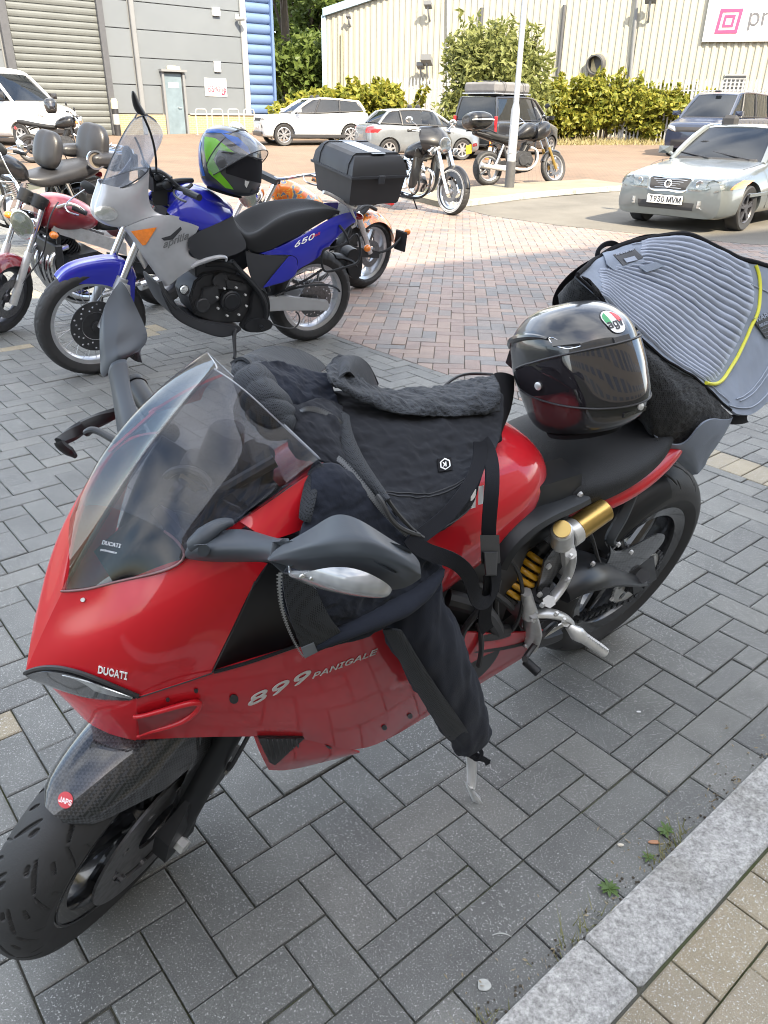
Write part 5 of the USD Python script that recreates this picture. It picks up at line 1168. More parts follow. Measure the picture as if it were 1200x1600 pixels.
dp('axle_plate', [hull(P_([(985, 880, .128), (1022, 872, .124), (1026, 905, .122), (990, 930, .126)]).tolist() + (P_([(985, 880, .128), (1022, 872, .124), (1026, 905, .122), (990, 930, .126)]) - [0, .012, 0]).tolist()), cyl(L(1004, 900, .125), L(1004, 900, .142), .02, n=6)], DARKMET)
# ---- engine mass behind the fairing
en = [hull([(x, y, z) for x in (.62, 1.12) for y in (-.13, .13) for z in (.38, .72)] + [(.85, y, .36) for y in (-.08, .08)]), hull([(x, y, z) for x in (.5, .75) for y in (-.11, .11) for z in (.38, .80)]),
      lathe([(.001, .10), (.085, .10), (.09, .135), (.075, .155), (.001, .158)], (.70, 0, .42), YF, 28), box(.3, .22, .16, (.62, 0, .74), bevel=.03)]
dp('engine', en, DARKMET, smooth=30)
dp('frame', [tube(P_([(770, 870, .15), (800, 830, .15), (850, 800, .14), (905, 775, .12)]), [.04, .035, .03, .03], n=10, flat=.5), hull([L(845, 760, .13), L(910, 740, .12), L(905, 790, .12), L(820, 850, .15), L(780, 870, .15), L(775, 830, .14)] + [q - np.array([0, .06, 0]) for q in P_([(845, 760, .13), (910, 740, .12), (905, 790, .12), (820, 850, .15)])])], MBLACK)
dp('hose', [tube(P_([(700, 935, .15), (735, 945, .17), (760, 960, .17), (775, 985, .16)]), .018, n=10), tube(P_([(725, 1020, .17), (735, 970, .19), (750, 950, .19), (755, 930, .18)]), .007, n=8), tube(P_([(705, 985, .14), (745, 990, .16), (790, 985, .15)]), .016, n=10), tube(P_([(745, 970, .17), (752, 1000, .18), (748, 1040, .18)]), .006, n=8)], BLACKP)
dp('hose_clip', [lathe([(.0195, -.005), (.0205, -.005), (.0205, .005), (.0195, .005)], L(748, 950, .172), frame(L(760, 960, .17) - L(735, 945, .17)), 18, close=True)], ALU)
dp('lower_linkage', [tube(P_([(800, 985, .13), (830, 1000, .13), (870, 990, .13)]), .02, n=8), hull(P_([(780, 975, .13), (800, 960, .13), (825, 990, .13), (800, 1020, .13)]).tolist() + [(q - np.array([0, .05, 0])).tolist() for q in P_([(780, 975, .13), (800, 960, .13), (825, 990, .13), (800, 1020, .13)])])], DARKMET)

# ---- tank, seat, tail
tk = [ell(x, 0, zc, w, h, 20, 2.4) for x, zc, w, h in ((.565, .835, .055, .035), (.60, .835, .105, .075), (.68, .83, .145, .115), (.80, .815, .165, .14), (.92, .80, .175, .165), (1.04, .80, .17, .17), (1.12, .80, .14, .15), (1.17, .80, .08, .1))]
dp('tank', loft(tk, 56, 44), DRED, smooth=60)
tl = [ell(x, 0, zc, w, h, 20, 2.6) for x, zc, w, h in ((.72, .73, .13, .07), (.62, .72, .13, .075), (.5, .74, .12, .065))]
dp('tank_side_cover', loft(tl, 40, 16), MBLACK, smooth=60)
se = [ell(x, 0, zc, w, h, 20, 2.8) for x, zc, w, h in ((.66, .80, .06, .03), (.60, .795, .10, .05), (.48, .79, .14, .048), (.34, .795, .145, .045), (.24, .80, .13, .042), (.17, .81, .11, .038), (.12, .815, .08, .02))]
dp('seat', loft(se, 48, 36), SEATV, smooth=60)
ta = [ell(x, 0, zc, w, h, 20, 2.8) for x, zc, w, h in ((.50, .73, .09, .02), (.40, .735, .135, .035), (.25, .755, .14, .035), (.12, .775, .115, .03), (.06, .785, .09, .025), (.02, .79, .05, .015))]
dp('tail_fairing', loft(ta, 48, 30), DRED, smooth=60)
dp('tail_underside', loft([ell(x, 0, zc, w, h, 16, 2.6) for x, zc, w, h in ((.55, .69, .09, .06), (.40, .68, .10, .05), (.2, .72, .09, .04), (.0, .78, .07, .03))], 36, 20), MBLACK, smooth=60)

# ---- upper fairing
NOSE = panel('nose_fairing', [
    [(97, 925, .0), (150, 918, .048), (203, 905, .086), (288, 870, .126), (360, 872, .156), (418, 880, .172)],
    [(80, 960, .0), (135, 962, .054), (190, 958, .105), (290, 922, .150), (345, 912, .166), (398, 908, .178)],
    [(60, 1003, .0), (112, 1005, .058), (172, 1004, .110), (262, 990, .155), (318, 985, .170), (366, 975, .180)],
    [(46, 1035, .0), (98, 1032, .054), (155, 1040, .104), (225, 1048, .146), (285, 1040, .162), (340, 1028, .176)],
    [(40, 1050, .0), (82, 1043, .042), (125, 1051, .082), (165, 1067, .112), (215, 1088, .138), (330, 1052, .174)]], nu=56, nv=64)
SIDE = panel('side_fairing', [
    [(213, 1090, .138), (270, 1073, .16), (330, 1051, .174), (400, 1030, .19), (480, 1006, .20), (575, 985, .207), (680, 985, .192), (770, 990, .172), (850, 985, .155)],
    [(213, 1113, .133), (270, 1098, .158), (330, 1085, .173), (400, 1073, .188), (482, 1060, .198), (572, 1045, .202), (665, 1035, .186), (765, 1012, .165), (850, 995, .15)],
    [(213, 1136, .12), (270, 1126, .147), (330, 1120, .162), (400, 1114, .177), (482, 1110, .187), (568, 1110, .182), (655, 1082, .165), (755, 1036, .145), (848, 1004, .13)],
    [(212, 1156, .10), (270, 1153, .127), (330, 1151, .143), (396, 1151, .150), (478, 1152, .150), (562, 1176, .128), (640, 1136, .105), (735, 1078, .09), (842, 1012, .10)]], nu=40, nv=90, trim=22)
BEAK = panel('lower_nose', [
    [(73, 1066, .0), (105, 1078, .042), (150, 1090, .084), (213, 1093, .137)],
    [(82, 1075, .0), (115, 1092, .05), (160, 1108, .095), (213, 1114, .132)],
    [(98, 1090, .0), (128, 1112, .045), (170, 1132, .09), (213, 1138, .119)],
    [(118, 1110, .0), (145, 1135, .04), (180, 1150, .08), (212, 1157, .099)]], nu=28, nv=40)
panel('belly_fairing', [[(397, 1152, .149), (440, 1152, .150), (479, 1152, .149), (562, 1176, .127)], [(404, 1172, .14), (440, 1182, .14), (475, 1185, .14), (556, 1178, .12)], [(420, 1203, .10), (445, 1206, .095), (475, 1199, .095), (550, 1180, .11)]], nu=20, nv=24, both=False)
vi = dp('belly_intake', plate(P_([(404, 1154, .17), (477, 1154, .17), (427, 1196, .14), (418, 1190, .14)])[:, [0, 2]] if False else np.array([(0, 0), (1, 0), (1, 1)]), .001) if False else tm(*(lambda q: (np.vstack([q, q - [0, .03, 0]]), [[0, 1, 2], [0, 2, 3], [4, 6, 5], [4, 7, 6], [0, 4, 5], [0, 5, 1], [1, 5, 6], [1, 6, 2], [2, 6, 7], [2, 7, 3], [3, 7, 4], [3, 4, 0]]))(P_([(405, 1154, .158), (476, 1154, .160), (430, 1196, .120), (418, 1190, .118)]))), BLACKP, smooth=False)
for k in range(7):
    u = 418 + k * 7.5; dp('fin', tube(P_([(u, 1156, .162), (u + 3, 1168, .148), (u + 6 - k * .5, 1190 - k * 4.4, .132 + k * .004)]), .0016, n=5, m=6), DARKMET, vi)
# dark air intake between nose and side fairing
panel('air_intake', [[(330, 1050, .170), (398, 908, .172), (420, 880, .168)], [(370, 1040, .16), (430, 960, .16), (470, 890, .16)], [(420, 1025, .175), (470, 1000, .18), (520, 960, .18)]], MBLACK, nu=14, nv=14)
dp('intake_edge', tube(P_([(334, 1050, .176), (372, 1040, .184), (410, 1028, .193), (480, 1004, .202)]), .003, n=6), MBLACK)
# inlet slot of the lower nose
dp('inlet_slot', sheet(surf(G_([[(213, 1119, .134), (255, 1111, .155), (306, 1099, .169)], [(216, 1132, .128), (262, 1124, .151), (307, 1106, .169)], [(216, 1149, .112), (258, 1136, .143), (292, 1122, .163)]]) + np.array([0, .0015, 0]), 12, 16), .001, flip=True), pbr('slot_red', (0.2, 0.008, 0.012), 0.4, var=.1, coat=.6))
dp('inlet_lip', [tube(P_([(210, 1120, .134), (255, 1110, .157), (306, 1098, .171), (311, 1103, .171), (294, 1122, .165), (258, 1137, .146), (216, 1151, .113)]), [.003, .004, .005, .005, .005, .004, .003], n=8, m=50)], DRED, smooth=60)
# headlight slot
hd = dp('headlight', sheet(surf(G_([[(41, 1052, .0), (80, 1046, .042), (122, 1054, .080), (165, 1070, .111), (213, 1088, .137)], [(55, 1060, -.004), (88, 1061, .036), (125, 1068, .073), (165, 1080, .104), (211, 1089, .134)], [(74, 1067, -.002), (105, 1078, .040), (145, 1088, .079), (180, 1091, .109), (211, 1091, .135)]]), 12, 40), .004, flip=True), pbr('lamp_dark', (.02, .02, .022), .15, coat=1.0), smooth=60)
for s in (0,):
    dp('lens', sheet(surf(G_([[(98, 1052, .058), (130, 1060, .086), (165, 1072, .113), (208, 1087, .136)], [(112, 1063, .054), (138, 1073, .082), (168, 1082, .107), (207, 1089, .135)]]), 6, 24) + np.array([.001, .002, .001]), .002, flip=True), LAMPIN, hd, smooth=60)
    dp('gasket', tube(P_([(39, 1052, .0), (82, 1043, .044), (124, 1051, .084), (166, 1067, .114), (216, 1088, .140)]), .0035, n=6), BLACKP, hd)
dp('screw', [DU.drape(lathe([(3.4, 0), (3.4, 1), (2.4, 2), (.001, 2)], n=14), NOSE, (131, 937), (1, 0), (0, 1), .001)], ALU)
dp('screw', [DU.drape(lathe([(7, 0), (7, 1), (5, 2), (.01, 2)], n=14), SIDE, (365, 1091), (1, 0), (0, 1), .001)], BLACKP)
dp('panel_gap', [tube(P_([(214, 1091, .1392), (250, 1079, .155), (290, 1066, .1675), (331, 1052, .1765)]), .0011, n=5), tube(P_([(331, 1052, .1765), (352, 1010, .1785), (375, 962, .1795), (398, 909, .1785)]), .0010, n=5)], BLACKP)
for q in ((262, 1084), (306, 1070)): dp('fairing_bolt', DU.drape(lathe([(3.2, 0), (3.2, 1), (.01, 2)], n=12), SIDE, (q[0], q[1] + 8), (1, 0), (0, 1), .001), DARKMET)
dp('brake_line', [steer(tube([(WB - .13, .11, .40), (WB - .10, .135, .52), (WB - .19, .12, .66), (WB - .26, .10, .80)], .004, n=6)), steer(tube([(WB - .13, -.11, .40), (WB - .10, -.135, .52), (WB - .19, -.12, .66)], .004, n=6))], BLACKP)
for a, b in ((-.03, -.03), (.01, -.05), (.015, .02), (-.02, .045)): dp('caliper_bolt', steer(cyl((WB - .115 + a, .10, .36 + b), (WB - .115 + a, .106, .36 + b), .006, n=6)), ALU)
# lettering on the fairing
nl = text('DUCATI', 10.5, 1.0, True); dp('lettering', DU.drape(nl, NOSE, (153, 1050), (.80, .19), (.10, -1), .0008), WHITEDECAL, smooth=False)
n9 = text('899', 17, 1.0, True); dp('numerals', DU.drape(n9, SIDE, (382, 1105), (2.25, -1.0), (.35, -1), .0008), SILVERDECAL, smooth=False)
pg = text('PANIGALE', 9.0, 1.0, False); dp('lettering', DU.drape(pg, SIDE, (486, 1060), (1.60, -.62), (.45, -1), .0008), SILVERDECAL, smooth=False)
t2 = text('TI', 26, 1, True)
dp('fairing_bolt', [DU.drape(lathe([(4, 0), (4, 1), (.01, 2)], n=12), SIDE, q, (1, 0), (0, 1), .001) for q in ((600, 1136), (510, 1168), (640, 1118))], DARKMET)

# ---- screen and what lies under it
SCR = [[(97, 925, .0), (150, 919, .047), (203, 906, .085), (289, 868, .127)], [(142, 838, .0), (207, 835, .052), (274, 822, .098), (352, 826, .137)], [(224, 708, .0), (292, 717, .052), (357, 736, .10), (428, 772, .140)], [(335, 577, .0), (382, 610, .046), (440, 663, .092), (500, 717, .130)]]
g = G_(SCR); full = np.concatenate([g, (g * [1, -1, 1])[:, ::-1][:, 1:]], 1)
SS = surf(full, 48, 48)
dp('windscreen', sheet(SS, .003, flip=grid_normals(SS)[24, 24] @ [1, 0, 1] < 0), SCREEN, smooth=70)
dp('screen_edge', tube(np.vstack([SS[-1], ]), .0011, n=6, spline=False), clear_pane('edge_acrylic', (.8, .82, .84), .05, 1.5, .3, (.5, .52, .55)), smooth=60)
dp('screen_seal', tube(SS[0][:26] + np.array([.001, 0, .002]), .0018, n=6, spline=False), pbr('seal_grey', (.20, .10, .10), .5), smooth=60)
dp('screen_decal', [DU.drape(text('DUCATI', 6, 1), SS[:, :24], (160, 850), (.9, .2), (.3, -1), .001), DU.drape(text('performance', 3.4, 1), SS[:, :24], (158, 860), (.9, .2), (.3, -1), .001)], WHITEDECAL, smooth=False)
dp('screen_decal', DU.drape(lathe([(4.5, 0), (4.5, 1)], n=12), SS[:, :24], (100, 914), (1, 0), (0, 2), .001), REDDECAL)
# red strips beside the screen, running back to the jacket
panel('fairing_strip', [[(375, 815, .141), (420, 785, .143), (460, 757, .141), (497, 732, .136)], [(395, 828, .158), (432, 812, .16), (465, 792, .16), (492, 770, .157)], [(420, 845, .172), (445, 838, .174), (472, 828, .174), (495, 815, .172)]], nu=20, nv=24)
panel('strip_frame', [[(289, 868, .128), (330, 845, .135), (375, 815, .140), (383, 810, .141)], [(300, 872, .133), (340, 852, .14), (380, 823, .145), (392, 817, .146)]], nu=8, nv=16)
# cockpit floor
ck = surf(np.array([[(1.40, y, .80) for y in (-.13, 0, .13)], [(1.30, y, .84) for y in (-.15, 0, .15)], [(1.15, y, .88) for y in (-.15, 0, .15)]]), 10, 10)
dp('cockpit_floor', sheet(ck, .004), MBLACK)
da = dp('dashboard', [hull(P_([(235, 800, .05), (250, 788, .06), (320, 868, .12), (300, 880, .12)]).tolist() + (P_([(235, 800, .05), (250, 788, .06), (320, 868, .12), (300, 880, .12)]) + [-.03, 0, -.03]).tolist())], pbr('dash_grey', (.07, .07, .085), .4))
dp('top_yoke', [hull([(1.18, s * .11, z) for s in (-1, 1) for z in (.955, .985)] + [(1.25, s * .06, z) for s in (-1, 1) for z in (.955, .985)]), cyl((1.195, 0, .93), (1.195, 0, 1.02), .028)] + [cyl((1.19, s * .095, .6), (1.19, s * .095, 1.005), .026) for s in (-1, 1)], DARKMET)
c0 = L(325, 735, .0); up = np.array([-.35, 0, .94])
rsv = dp('reservoir', cyl(c0 - up * .045, c0 - up * .005, .034, n=28), pbr('fluid_tan', (.35, .27, .12), .3, coat=.5))
dp('cap', [cyl(c0 - up * .008, c0 + up * .014, .040, .038, n=28, bevel=.003)] + [cyl(c0 + up * .013 + np.array([.02 * math.cos(a), .02 * math.sin(a), 0]), c0 + up * .018 + np.array([.02 * math.cos(a), .02 * math.sin(a), 0]), .006, n=6) for a in (.6, 3.7)], MBLACK, rsv)
c1 = L(350, 685, -.02); dp('reservoir', cyl(c1 - up * .04, c1 + up * .012, .026, n=24, bevel=.003), MBLACK)
dp('steering_damper', [cyl(L(278, 766, .02), L(330, 795, .06), .010), cyl(L(305, 782, .04), L(415, 835, .14), .019, n=24, bevel=.003), cyl(L(272, 762, .015), L(284, 770, .025), .017, n=16)], pbr('damper_black', (.03, .028, .03), .25, metal=.5, coat=.5))
dp('cockpit_cables', [tube(P_([(260, 745, .0), (300, 735, .03), (330, 760, .06), (300, 830, .09)]), .006, n=8), tube(P_([(390, 690, .02), (400, 740, .06), (380, 790, .1)]), .008, n=8), tube(P_([(250, 800, .03), (300, 810, .07), (330, 830, .1)]), .005, n=8), tube(P_([(310, 790, .05), (360, 760, .08), (430, 720, .1)]), .009, n=8)], BLACKP)

# ---- bars, levers, lever guard
dp('right_grip', [cyl(L(248, 655, -.22), L(214, 606, -.33), .0185, .0185, n=20, bevel=.002), lathe([(.02, 0), (.021, .004), (.021, .012), (.018, .016), (.001, .017)], L(214, 606, -.33), frame(L(214, 606, -.33) - L(248, 655, -.22)), 20), cyl(L(262, 680, -.17), L(246, 652, -.225), .021, n=16, bevel=.002)], MBLACK)
dp('left_clip_on', [cyl((1.20, .10, .95), (1.15, .20, .94), .0165, n=16)], MBLACK)
dp('brake_lever', tube(P_([(222, 700, -.2), (184, 690, -.24), (160, 677, -.28), (146, 672, -.30), (136, 676, -.31)]), [.009, .008, .007, .007, .010], n=10, flat=.7), MBLACK)
lg = dp('lever_guard', [tube(P_([(216, 620, -.34), (190, 640, -.35), (160, 654, -.35), (128, 668, -.345)]), .0075, n=8, flat=1.6, up=(1, 0, 0)), tube(P_([(130, 667, -.345), (110, 680, -.34), (94, 691, -.33)]), .0075, n=8, flat=1.6, up=(1, 0, 0), m=8), tube(P_([(92, 690, -.33), (98, 698, -.325), (108, 705, -.32), (118, 713, -.31)]), [.008, .009, .009, .004], n=8, flat=1.5)], MBLACK)

# ---- mirrors
def slab(rows, t, mat, name, parent=None, nu=24, nv=24):
    g = G_(rows); A = np.stack([spl(g[i], nv) for i in range(len(g))]); S = np.stack([spl(A[:, j], nu, k=1) for j in range(nv)], 1)
    for _ in range(3): S[1:-1] = S[1:-1] * .6 + (S[:-2] + S[2:]) * .2; eye = DU.R.T @ (CPOS - DU.o); N = grid_normals(S); fl = ((eye - S) * N).sum(-1).mean() < 0
    return dp(name, sheet(S, t, flip=fl), mat, parent, 50), S
ml = dp('mirror_stalk', [loft([[L(u, v, Y) + d for u, v, Y, d in sec] for sec in (
    [(289, 868, .130, 0), (292, 856, .130, 0), (302, 846, .135, 0), (310, 858, .145, np.array([0, .01, 0])), (308, 872, .14, 0), (296, 874, .135, 0)],
    [(318, 876, .155, 0), (318, 856, .160, 0), (322, 838, .145, np.array([-.02, 0, 0])), (340, 836, .15, np.array([-.02, 0, 0])), (342, 860, .17, 0), (338, 876, .16, 0)],
    [(375, 877, .19, 0), (372, 858, .197, 0), (374, 840, .185, np.array([-.015, 0, 0])), (388, 839, .185, np.array([-.015, 0, 0])), (392, 858, .20, 0), (390, 877, .192, 0)],
    [(428, 878, .250, 0), (428, 864, .255, 0), (428, 847, .245, np.array([-.01, 0, 0])), (440, 846, .25, np.array([-.01, 0, 0])), (444, 862, .26, 0), (444, 878, .256, 0)])], 28, 24),
    tube(P_([(362, 816, .145), (340, 822, .145), (318, 838, .145), (300, 852, .138)]), [.006, .010, .013, .010], n=10, flat=.8)], MIRGREY, smooth=45)
mirror_rows = [[(418, 873, .262), (447, 848, .285), (490, 823, .31), (528, 804, .335), (565, 814, .36), (610, 842, .385), (640, 861, .40), (656, 880, .41)],
               [(419, 875, .275), (450, 862, .31), (495, 850, .345), (540, 842, .37), (580, 846, .392), (618, 862, .41), (642, 876, .418), (657, 888, .415)],
               [(420, 877, .275), (452, 874, .315), (500, 870, .352), (545, 868, .380), (585, 872, .40), (622, 882, .418), (644, 892, .424), (658, 897, .418)],
               [(422, 879, .262), (455, 887, .29), (505, 902, .325), (550, 913, .352), (590, 921, .375), (620, 921, .39), (640, 915, .402), (658, 903, .41)]]
mh, MS = slab(mirror_rows, .022, MIRGREY, 'mirror_head', ml, 36, 48)
ind = dp('indicator', sheet(surf(G_([[(455, 884, .312), (500, 883, .350), (550, 885, .380), (583, 896, .395), (603, 912, .395)], [(457, 885.5, .315), (505, 893, .356), (545, 899, .384), (580, 907, .398), (602, 914, .396)], [(460, 888, .30), (505, 905, .338), (550, 915, .365), (585, 918, .382), (601, 917, .392)]]) + np.array([.004, .006, 0]), 14, 30), .006, flip=True), pbr('lamp_clear', (.34, .35, .36), .22, metal=.2, coat=1.0, var=.2, scale=60, detail=1.0), ml, smooth=60)
rng_ = np.random.default_rng(3)
dp('indicator_rib', [tube(np.array([L(462 + k * 11.6, 885.5 + k * 1.75 - .5, .312 + k * .0066), L(466 + k * 11.2, 890 + k * 2.25, .317 + k * .0066)]) + [.004, .0095, 0], .0013, n=5, spline=False) for k in range(12)], DARKMET, ml)
dp('led', [ball(L(470 + k * 15.5, 889 + k * 2.9, .335 + k * .0085) + np.array([.004, .010, 0]), .0042, 1, (1, .5, .8)) for k in range(8)], LAMPIN, ml)
dp('mirror_stalk', [loft([[L(*q) for q in sec] for sec in (
    [(191, 722, -.19), (189, 700, -.185), (205, 680, -.165), (228, 672, -.165), (215, 695, -.175), (200, 715, -.18)],
    [(187, 690, -.21), (184, 670, -.215), (195, 650, -.20), (214, 640, -.20), (210, 665, -.20), (198, 688, -.2)],
    [(180, 640, -.255), (178, 622, -.26), (186, 612, -.25), (204, 610, -.24), (204, 626, -.245), (192, 640, -.25)],
    [(171, 590, -.30), (171, 574, -.30), (180, 564, -.295), (197, 562, -.29), (197, 576, -.29), (184, 590, -.295)])], 28, 24)], MIRGREY, smooth=45)
mr_ = [[(187, 440, -.40), (197, 449, -.385), (216, 487, -.36), (229, 518, -.335), (229, 533, -.325), (216, 549, -.31)],
       [(178, 452, -.40), (190, 478, -.375), (203, 507, -.345), (208, 530, -.325), (207, 545, -.31), (203, 556, -.305)],
       [(168, 468, -.395), (180, 500, -.36), (183, 522, -.335), (182, 543, -.32), (183, 553, -.308), (188, 562, -.303)],
       [(163, 480, -.39), (162, 508, -.365), (163, 530, -.345), (165, 550, -.33), (168, 563, -.318), (175, 574, -.308)],
       [(156, 505, -.378), (155.5, 530, -.36), (156, 550, -.345), (156.5, 570, -.335), (157, 582, -.325), (163, 589, -.315)]]
mq, _ = slab(mr_, .02, MIRGREY, 'mirror_head', None, 40, 40)

dp('mount_cap', [DU.drape(lathe([(9.5, 0), (9.5, 1), (8.5, 1.4), (.01, 1.4)], n=24), DU.G([[(300, 872, .15), (340, 874, .172)], [(300, 846, .15), (340, 842, .172)]]) + np.array([0, .006, 0]), (319, 858), (1, 0), (0, 1), .001)], MIRGREY, ml)
# ---- front fork and fender
for s in (1, -1):
    dp('fork_leg', [steer(cyl((WB - .015, s * .098, .30), (WB - .19, s * .098, .70), .024, n=20)), steer(cyl((WB - .14, s * .098, .58), (WB - .24, s * .098, .83), .029, n=20)), steer(hull([(WB + x, s * y, z) for x in (-.045, .03) for y in (.085, .118) for z in (.26, .34)] + [(WB - .06, s * .098, .42)]))], MBLACK)
    dp('brake_caliper', steer(hull([(WB - .115 + a, s * y, .36 + b) for a, b in ((-.03, -.06), (.025, -.07), (.03, .04), (-.02, .07), (-.06, .03)) for y in (.055, .10)])), DARKMET)
dp('axle_nut', steer(cyl((WB, .118, .30), (WB, .135, .30), .014, n=6)), ALU)
def fender():
    th = np.linspace(math.radians(57), math.radians(158), 36); ys = np.linspace(-1, 1, 19); rows = []
    for t in th:
        f = (t - th[0]) / (th[-1] - th[0]); w = .03 + .058 * min(1, f * 4) ** .5; drop = .012 + .10 * math.sin(PI * min(.75, f * .9 + .05)) ** 1.0
        rows.append([((.322 - drop * abs(y) ** 2.4) * math.cos(t), w * math.sin(y * 1.3) / math.sin(1.3), (.322 - drop * abs(y) ** 2.4) * math.sin(t)) for y in ys])
    S = np.array(rows) + fc; return S
FS = steer(fender().reshape(-1, 3)).reshape(36, 19, 3)
dp('front_fender', sheet(FS, .0025, flip=False if grid_normals(FS)[18, 9] @ [0.3, 0, 1] > 0 else True), CARBON, smooth=60)
dp('fender_decal', [DU.drape(lathe([(13, 0), (13, 1)], n=24), FS, (103, 1250), (.9, 0), (0, 1), .001)], REDDECAL)
dp('fender_decal', [DU.drape(text('JAPS', 8, 1, True), FS, (92, 1252), (.72, .25), (.2, -1), .0016)], WHITEDECAL, smooth=False)
dp('fender_stay', [steer(hull([(WB - .02, s * .085, .36), (WB - .14, s * .085, .52), (WB - .02, s * .09, .50), (WB - .06, s * .075, .53), (WB - .02, s * .075, .36), (WB - .14, s * .075, .52)])) for s in (-1, 1)], CARBON)
dp('radiator', [box(.05, .26, .22, (1.17, 0, .60), bevel=.01)] , DARKMET)
# ================================================================ the other motorcycles
BLUEP = pbr('blue_paint', (0.012, 0.016, 0.30), 0.4, var=0.08, coat=1.0, spec=.2)
SILVP = pbr('silver_fairing', (0.40, 0.41, 0.43), 0.34, metal=0.35, var=0.05, coat=0.6)
DGREY = pbr('dark_grey_plastic', (0.036, 0.038, 0.043), 0.5, var=0.1, bump=0.15, bscale=700, spec=.3)
LEATHER = pbr('black_leather', (0.018, 0.018, 0.020), 0.42, var=0.15, bump=0.4, bscale=160, spec=.5)
REDP = pbr('dark_red_paint', (0.17, 0.006, 0.014), 0.35, var=0.1, coat=1.0)
ORANGE = usdkit.material(stage, '/World/Looks/orange_flames', {
    'tc': ('texture_coordinate', {}), 'n': ('noise_texture', {'scale': 9.0, 'detail': 2.0, 'distortion': 2.2}), 'r': ('rgb_ramp', {'ramp': [(0.0, (.05, .08, .16)), (.40, (.10, .14, .22)), (.44, (.75, .45, .05)), (.47, (.72, .13, .008)), (.62, (.80, .20, .01)), (.66, (.85, .40, .03)), (.70, (.70, .11, .006))]}),
    'p': ('principled_bsdf', {'roughness': .3, 'coat_weight': 1.0})}, [('tc.object', 'n.vector'), ('n.fac', 'r.fac'), ('r.color', 'p.base_color')], surface='p.BSDF')
BLACKPAINT = pbr('black_paint', (0.008, 0.008, 0.009), 0.4, var=.1, coat=.7, spec=.2)
GAUGE = pbr('gauge_face', (0.25, 0.25, 0.25), 0.2, var=.3, coat=1.0, scale=30)
MIRRORG = pbr('mirror_glass', (0.75, 0.77, 0.8), 0.03, metal=1.0, var=.02)
CLEARS = clear_pane('clear_screen', (.80, .82, .85), .02, 1.35, .06, (.3, .32, .35))

def wire_wheel(parent, c, R, w, rimr, S=lambda m: m, spokes=36, name='front_wheel', rimmat=ALLOY, knob=True, white=False, cast=0):
    T = moto_small(c, R, w, rimr)
    ms = [lathe([(rimr - .022, -w * .28), (rimr + .004, -w * .34), (rimr + .004, w * .34), (rimr - .022, w * .28), (rimr - .03, w * .12), (rimr - .03, -w * .12)], c, YF, 56, close=True), lathe([(.001, -.06), (.03, -.06), (.04, -.045), (.022, -.035), (.022, .035), (.04, .045), (.03, .06), (.001, .06)], c, YF, 24)]
    wh_ = part(name, [S(q) for q in ms], rimmat, parent, smooth=40)
    part('tyre', S(T), RUBBER, wh_, smooth=50)
    if white: part('whitewall', [S(lathe([(rimr + .012, s * w * .472), (rimr + .05, s * w * .49), (rimr + .05, s * w * .496), (rimr + .012, s * w * .478)], c, YF, 56, close=True)) for s in (-1, 1)], WHITE, wh_)
    sp = []
    if cast:
        for k in range(cast):
            a = 2 * PI * k / cast; sp.append(S(hull([np.asarray(c) + np.array([r * math.cos(a + d), y, r * math.sin(a + d)]) for r, d, y in ((.03, -.5, -.03), (.03, .5, -.03), (.03, -.5, .03), (.03, .5, .03), (rimr - .02, -.09, -.012), (rimr - .02, .09, -.012), (rimr - .02, -.09, .012), (rimr - .02, .09, .012))])))
    else:
        for k in range(spokes):
            a = 2 * PI * k / spokes; s = 1 if k % 2 else -1; d = .55 if (k // 2) % 2 else -.55
            sp.append(S(cyl(np.asarray(c) + np.array([.036 * math.cos(a + d), s * .04, .036 * math.sin(a + d)]), np.asarray(c) + np.array([(rimr - .02) * math.cos(a), s * .008, (rimr - .02) * math.sin(a)]), .0021, n=5)))
    part('spokes', sp, rimmat, wh_, smooth=False)
    return wh_
def moto_small(c, R, w, rimr):
    def knobs(T, S):
        t = (T * 26 / (2 * PI) + .5 * np.abs(S)) % 1.0; return ((t < .18) & (np.abs(S) > .18) & (np.abs(S) < .95)) * 1.0 + (np.abs(np.abs(S) - .16) < .035) * .6
    return moto_tyre(np.asarray(c, float), R, w, rimr, knobs, n=234, k=25)
def front_end(rake, wb, trail, d):
    def S(m):
        ax = np.array([-math.sin(rake), 0, math.cos(rake)]); o = np.array([wb + trail, 0, 0]); K = np.array([[0, -ax[2], ax[1]], [ax[2], 0, -ax[0]], [-ax[1], ax[0], 0]]); R = np.eye(3) + math.sin(d) * K + (1 - math.cos(d)) * K @ K
        if isinstance(m, trimesh.Trimesh):
            T = np.eye(4); T[:3, :3] = R; T[:3, 3] = o - R @ o; return xf(m, T)
        return (np.asarray(m, float) - o) @ R.T + o
    return S
def perforated_disc(c, r0, r1, y, holes=24):
    out = [(r1 * math.cos(a), r1 * math.sin(a)) for a in np.linspace(0, 2 * PI, 60, endpoint=False)]
    hs = [[(r0 * math.cos(a), r0 * math.sin(a)) for a in np.linspace(0, 2 * PI, 30, endpoint=False)][::-1]]
    for k in range(holes):
        rr_ = r0 + (r1 - r0) * (.25 + .25 * (k % 3)); a = 2 * PI * k / holes
        hs.append([(rr_ * math.cos(a) + .006 * math.cos(b), rr_ * math.sin(a) + .006 * math.sin(b)) for b in np.linspace(0, 2 * PI, 8, endpoint=False)][::-1])
    return plate(out, .005, O=np.asarray(c) + [0, y, 0], F=np.stack([[1.0, 0, 0], [0, 0, 1.0], [0, 1.0, 0]], 1), holes=hs)

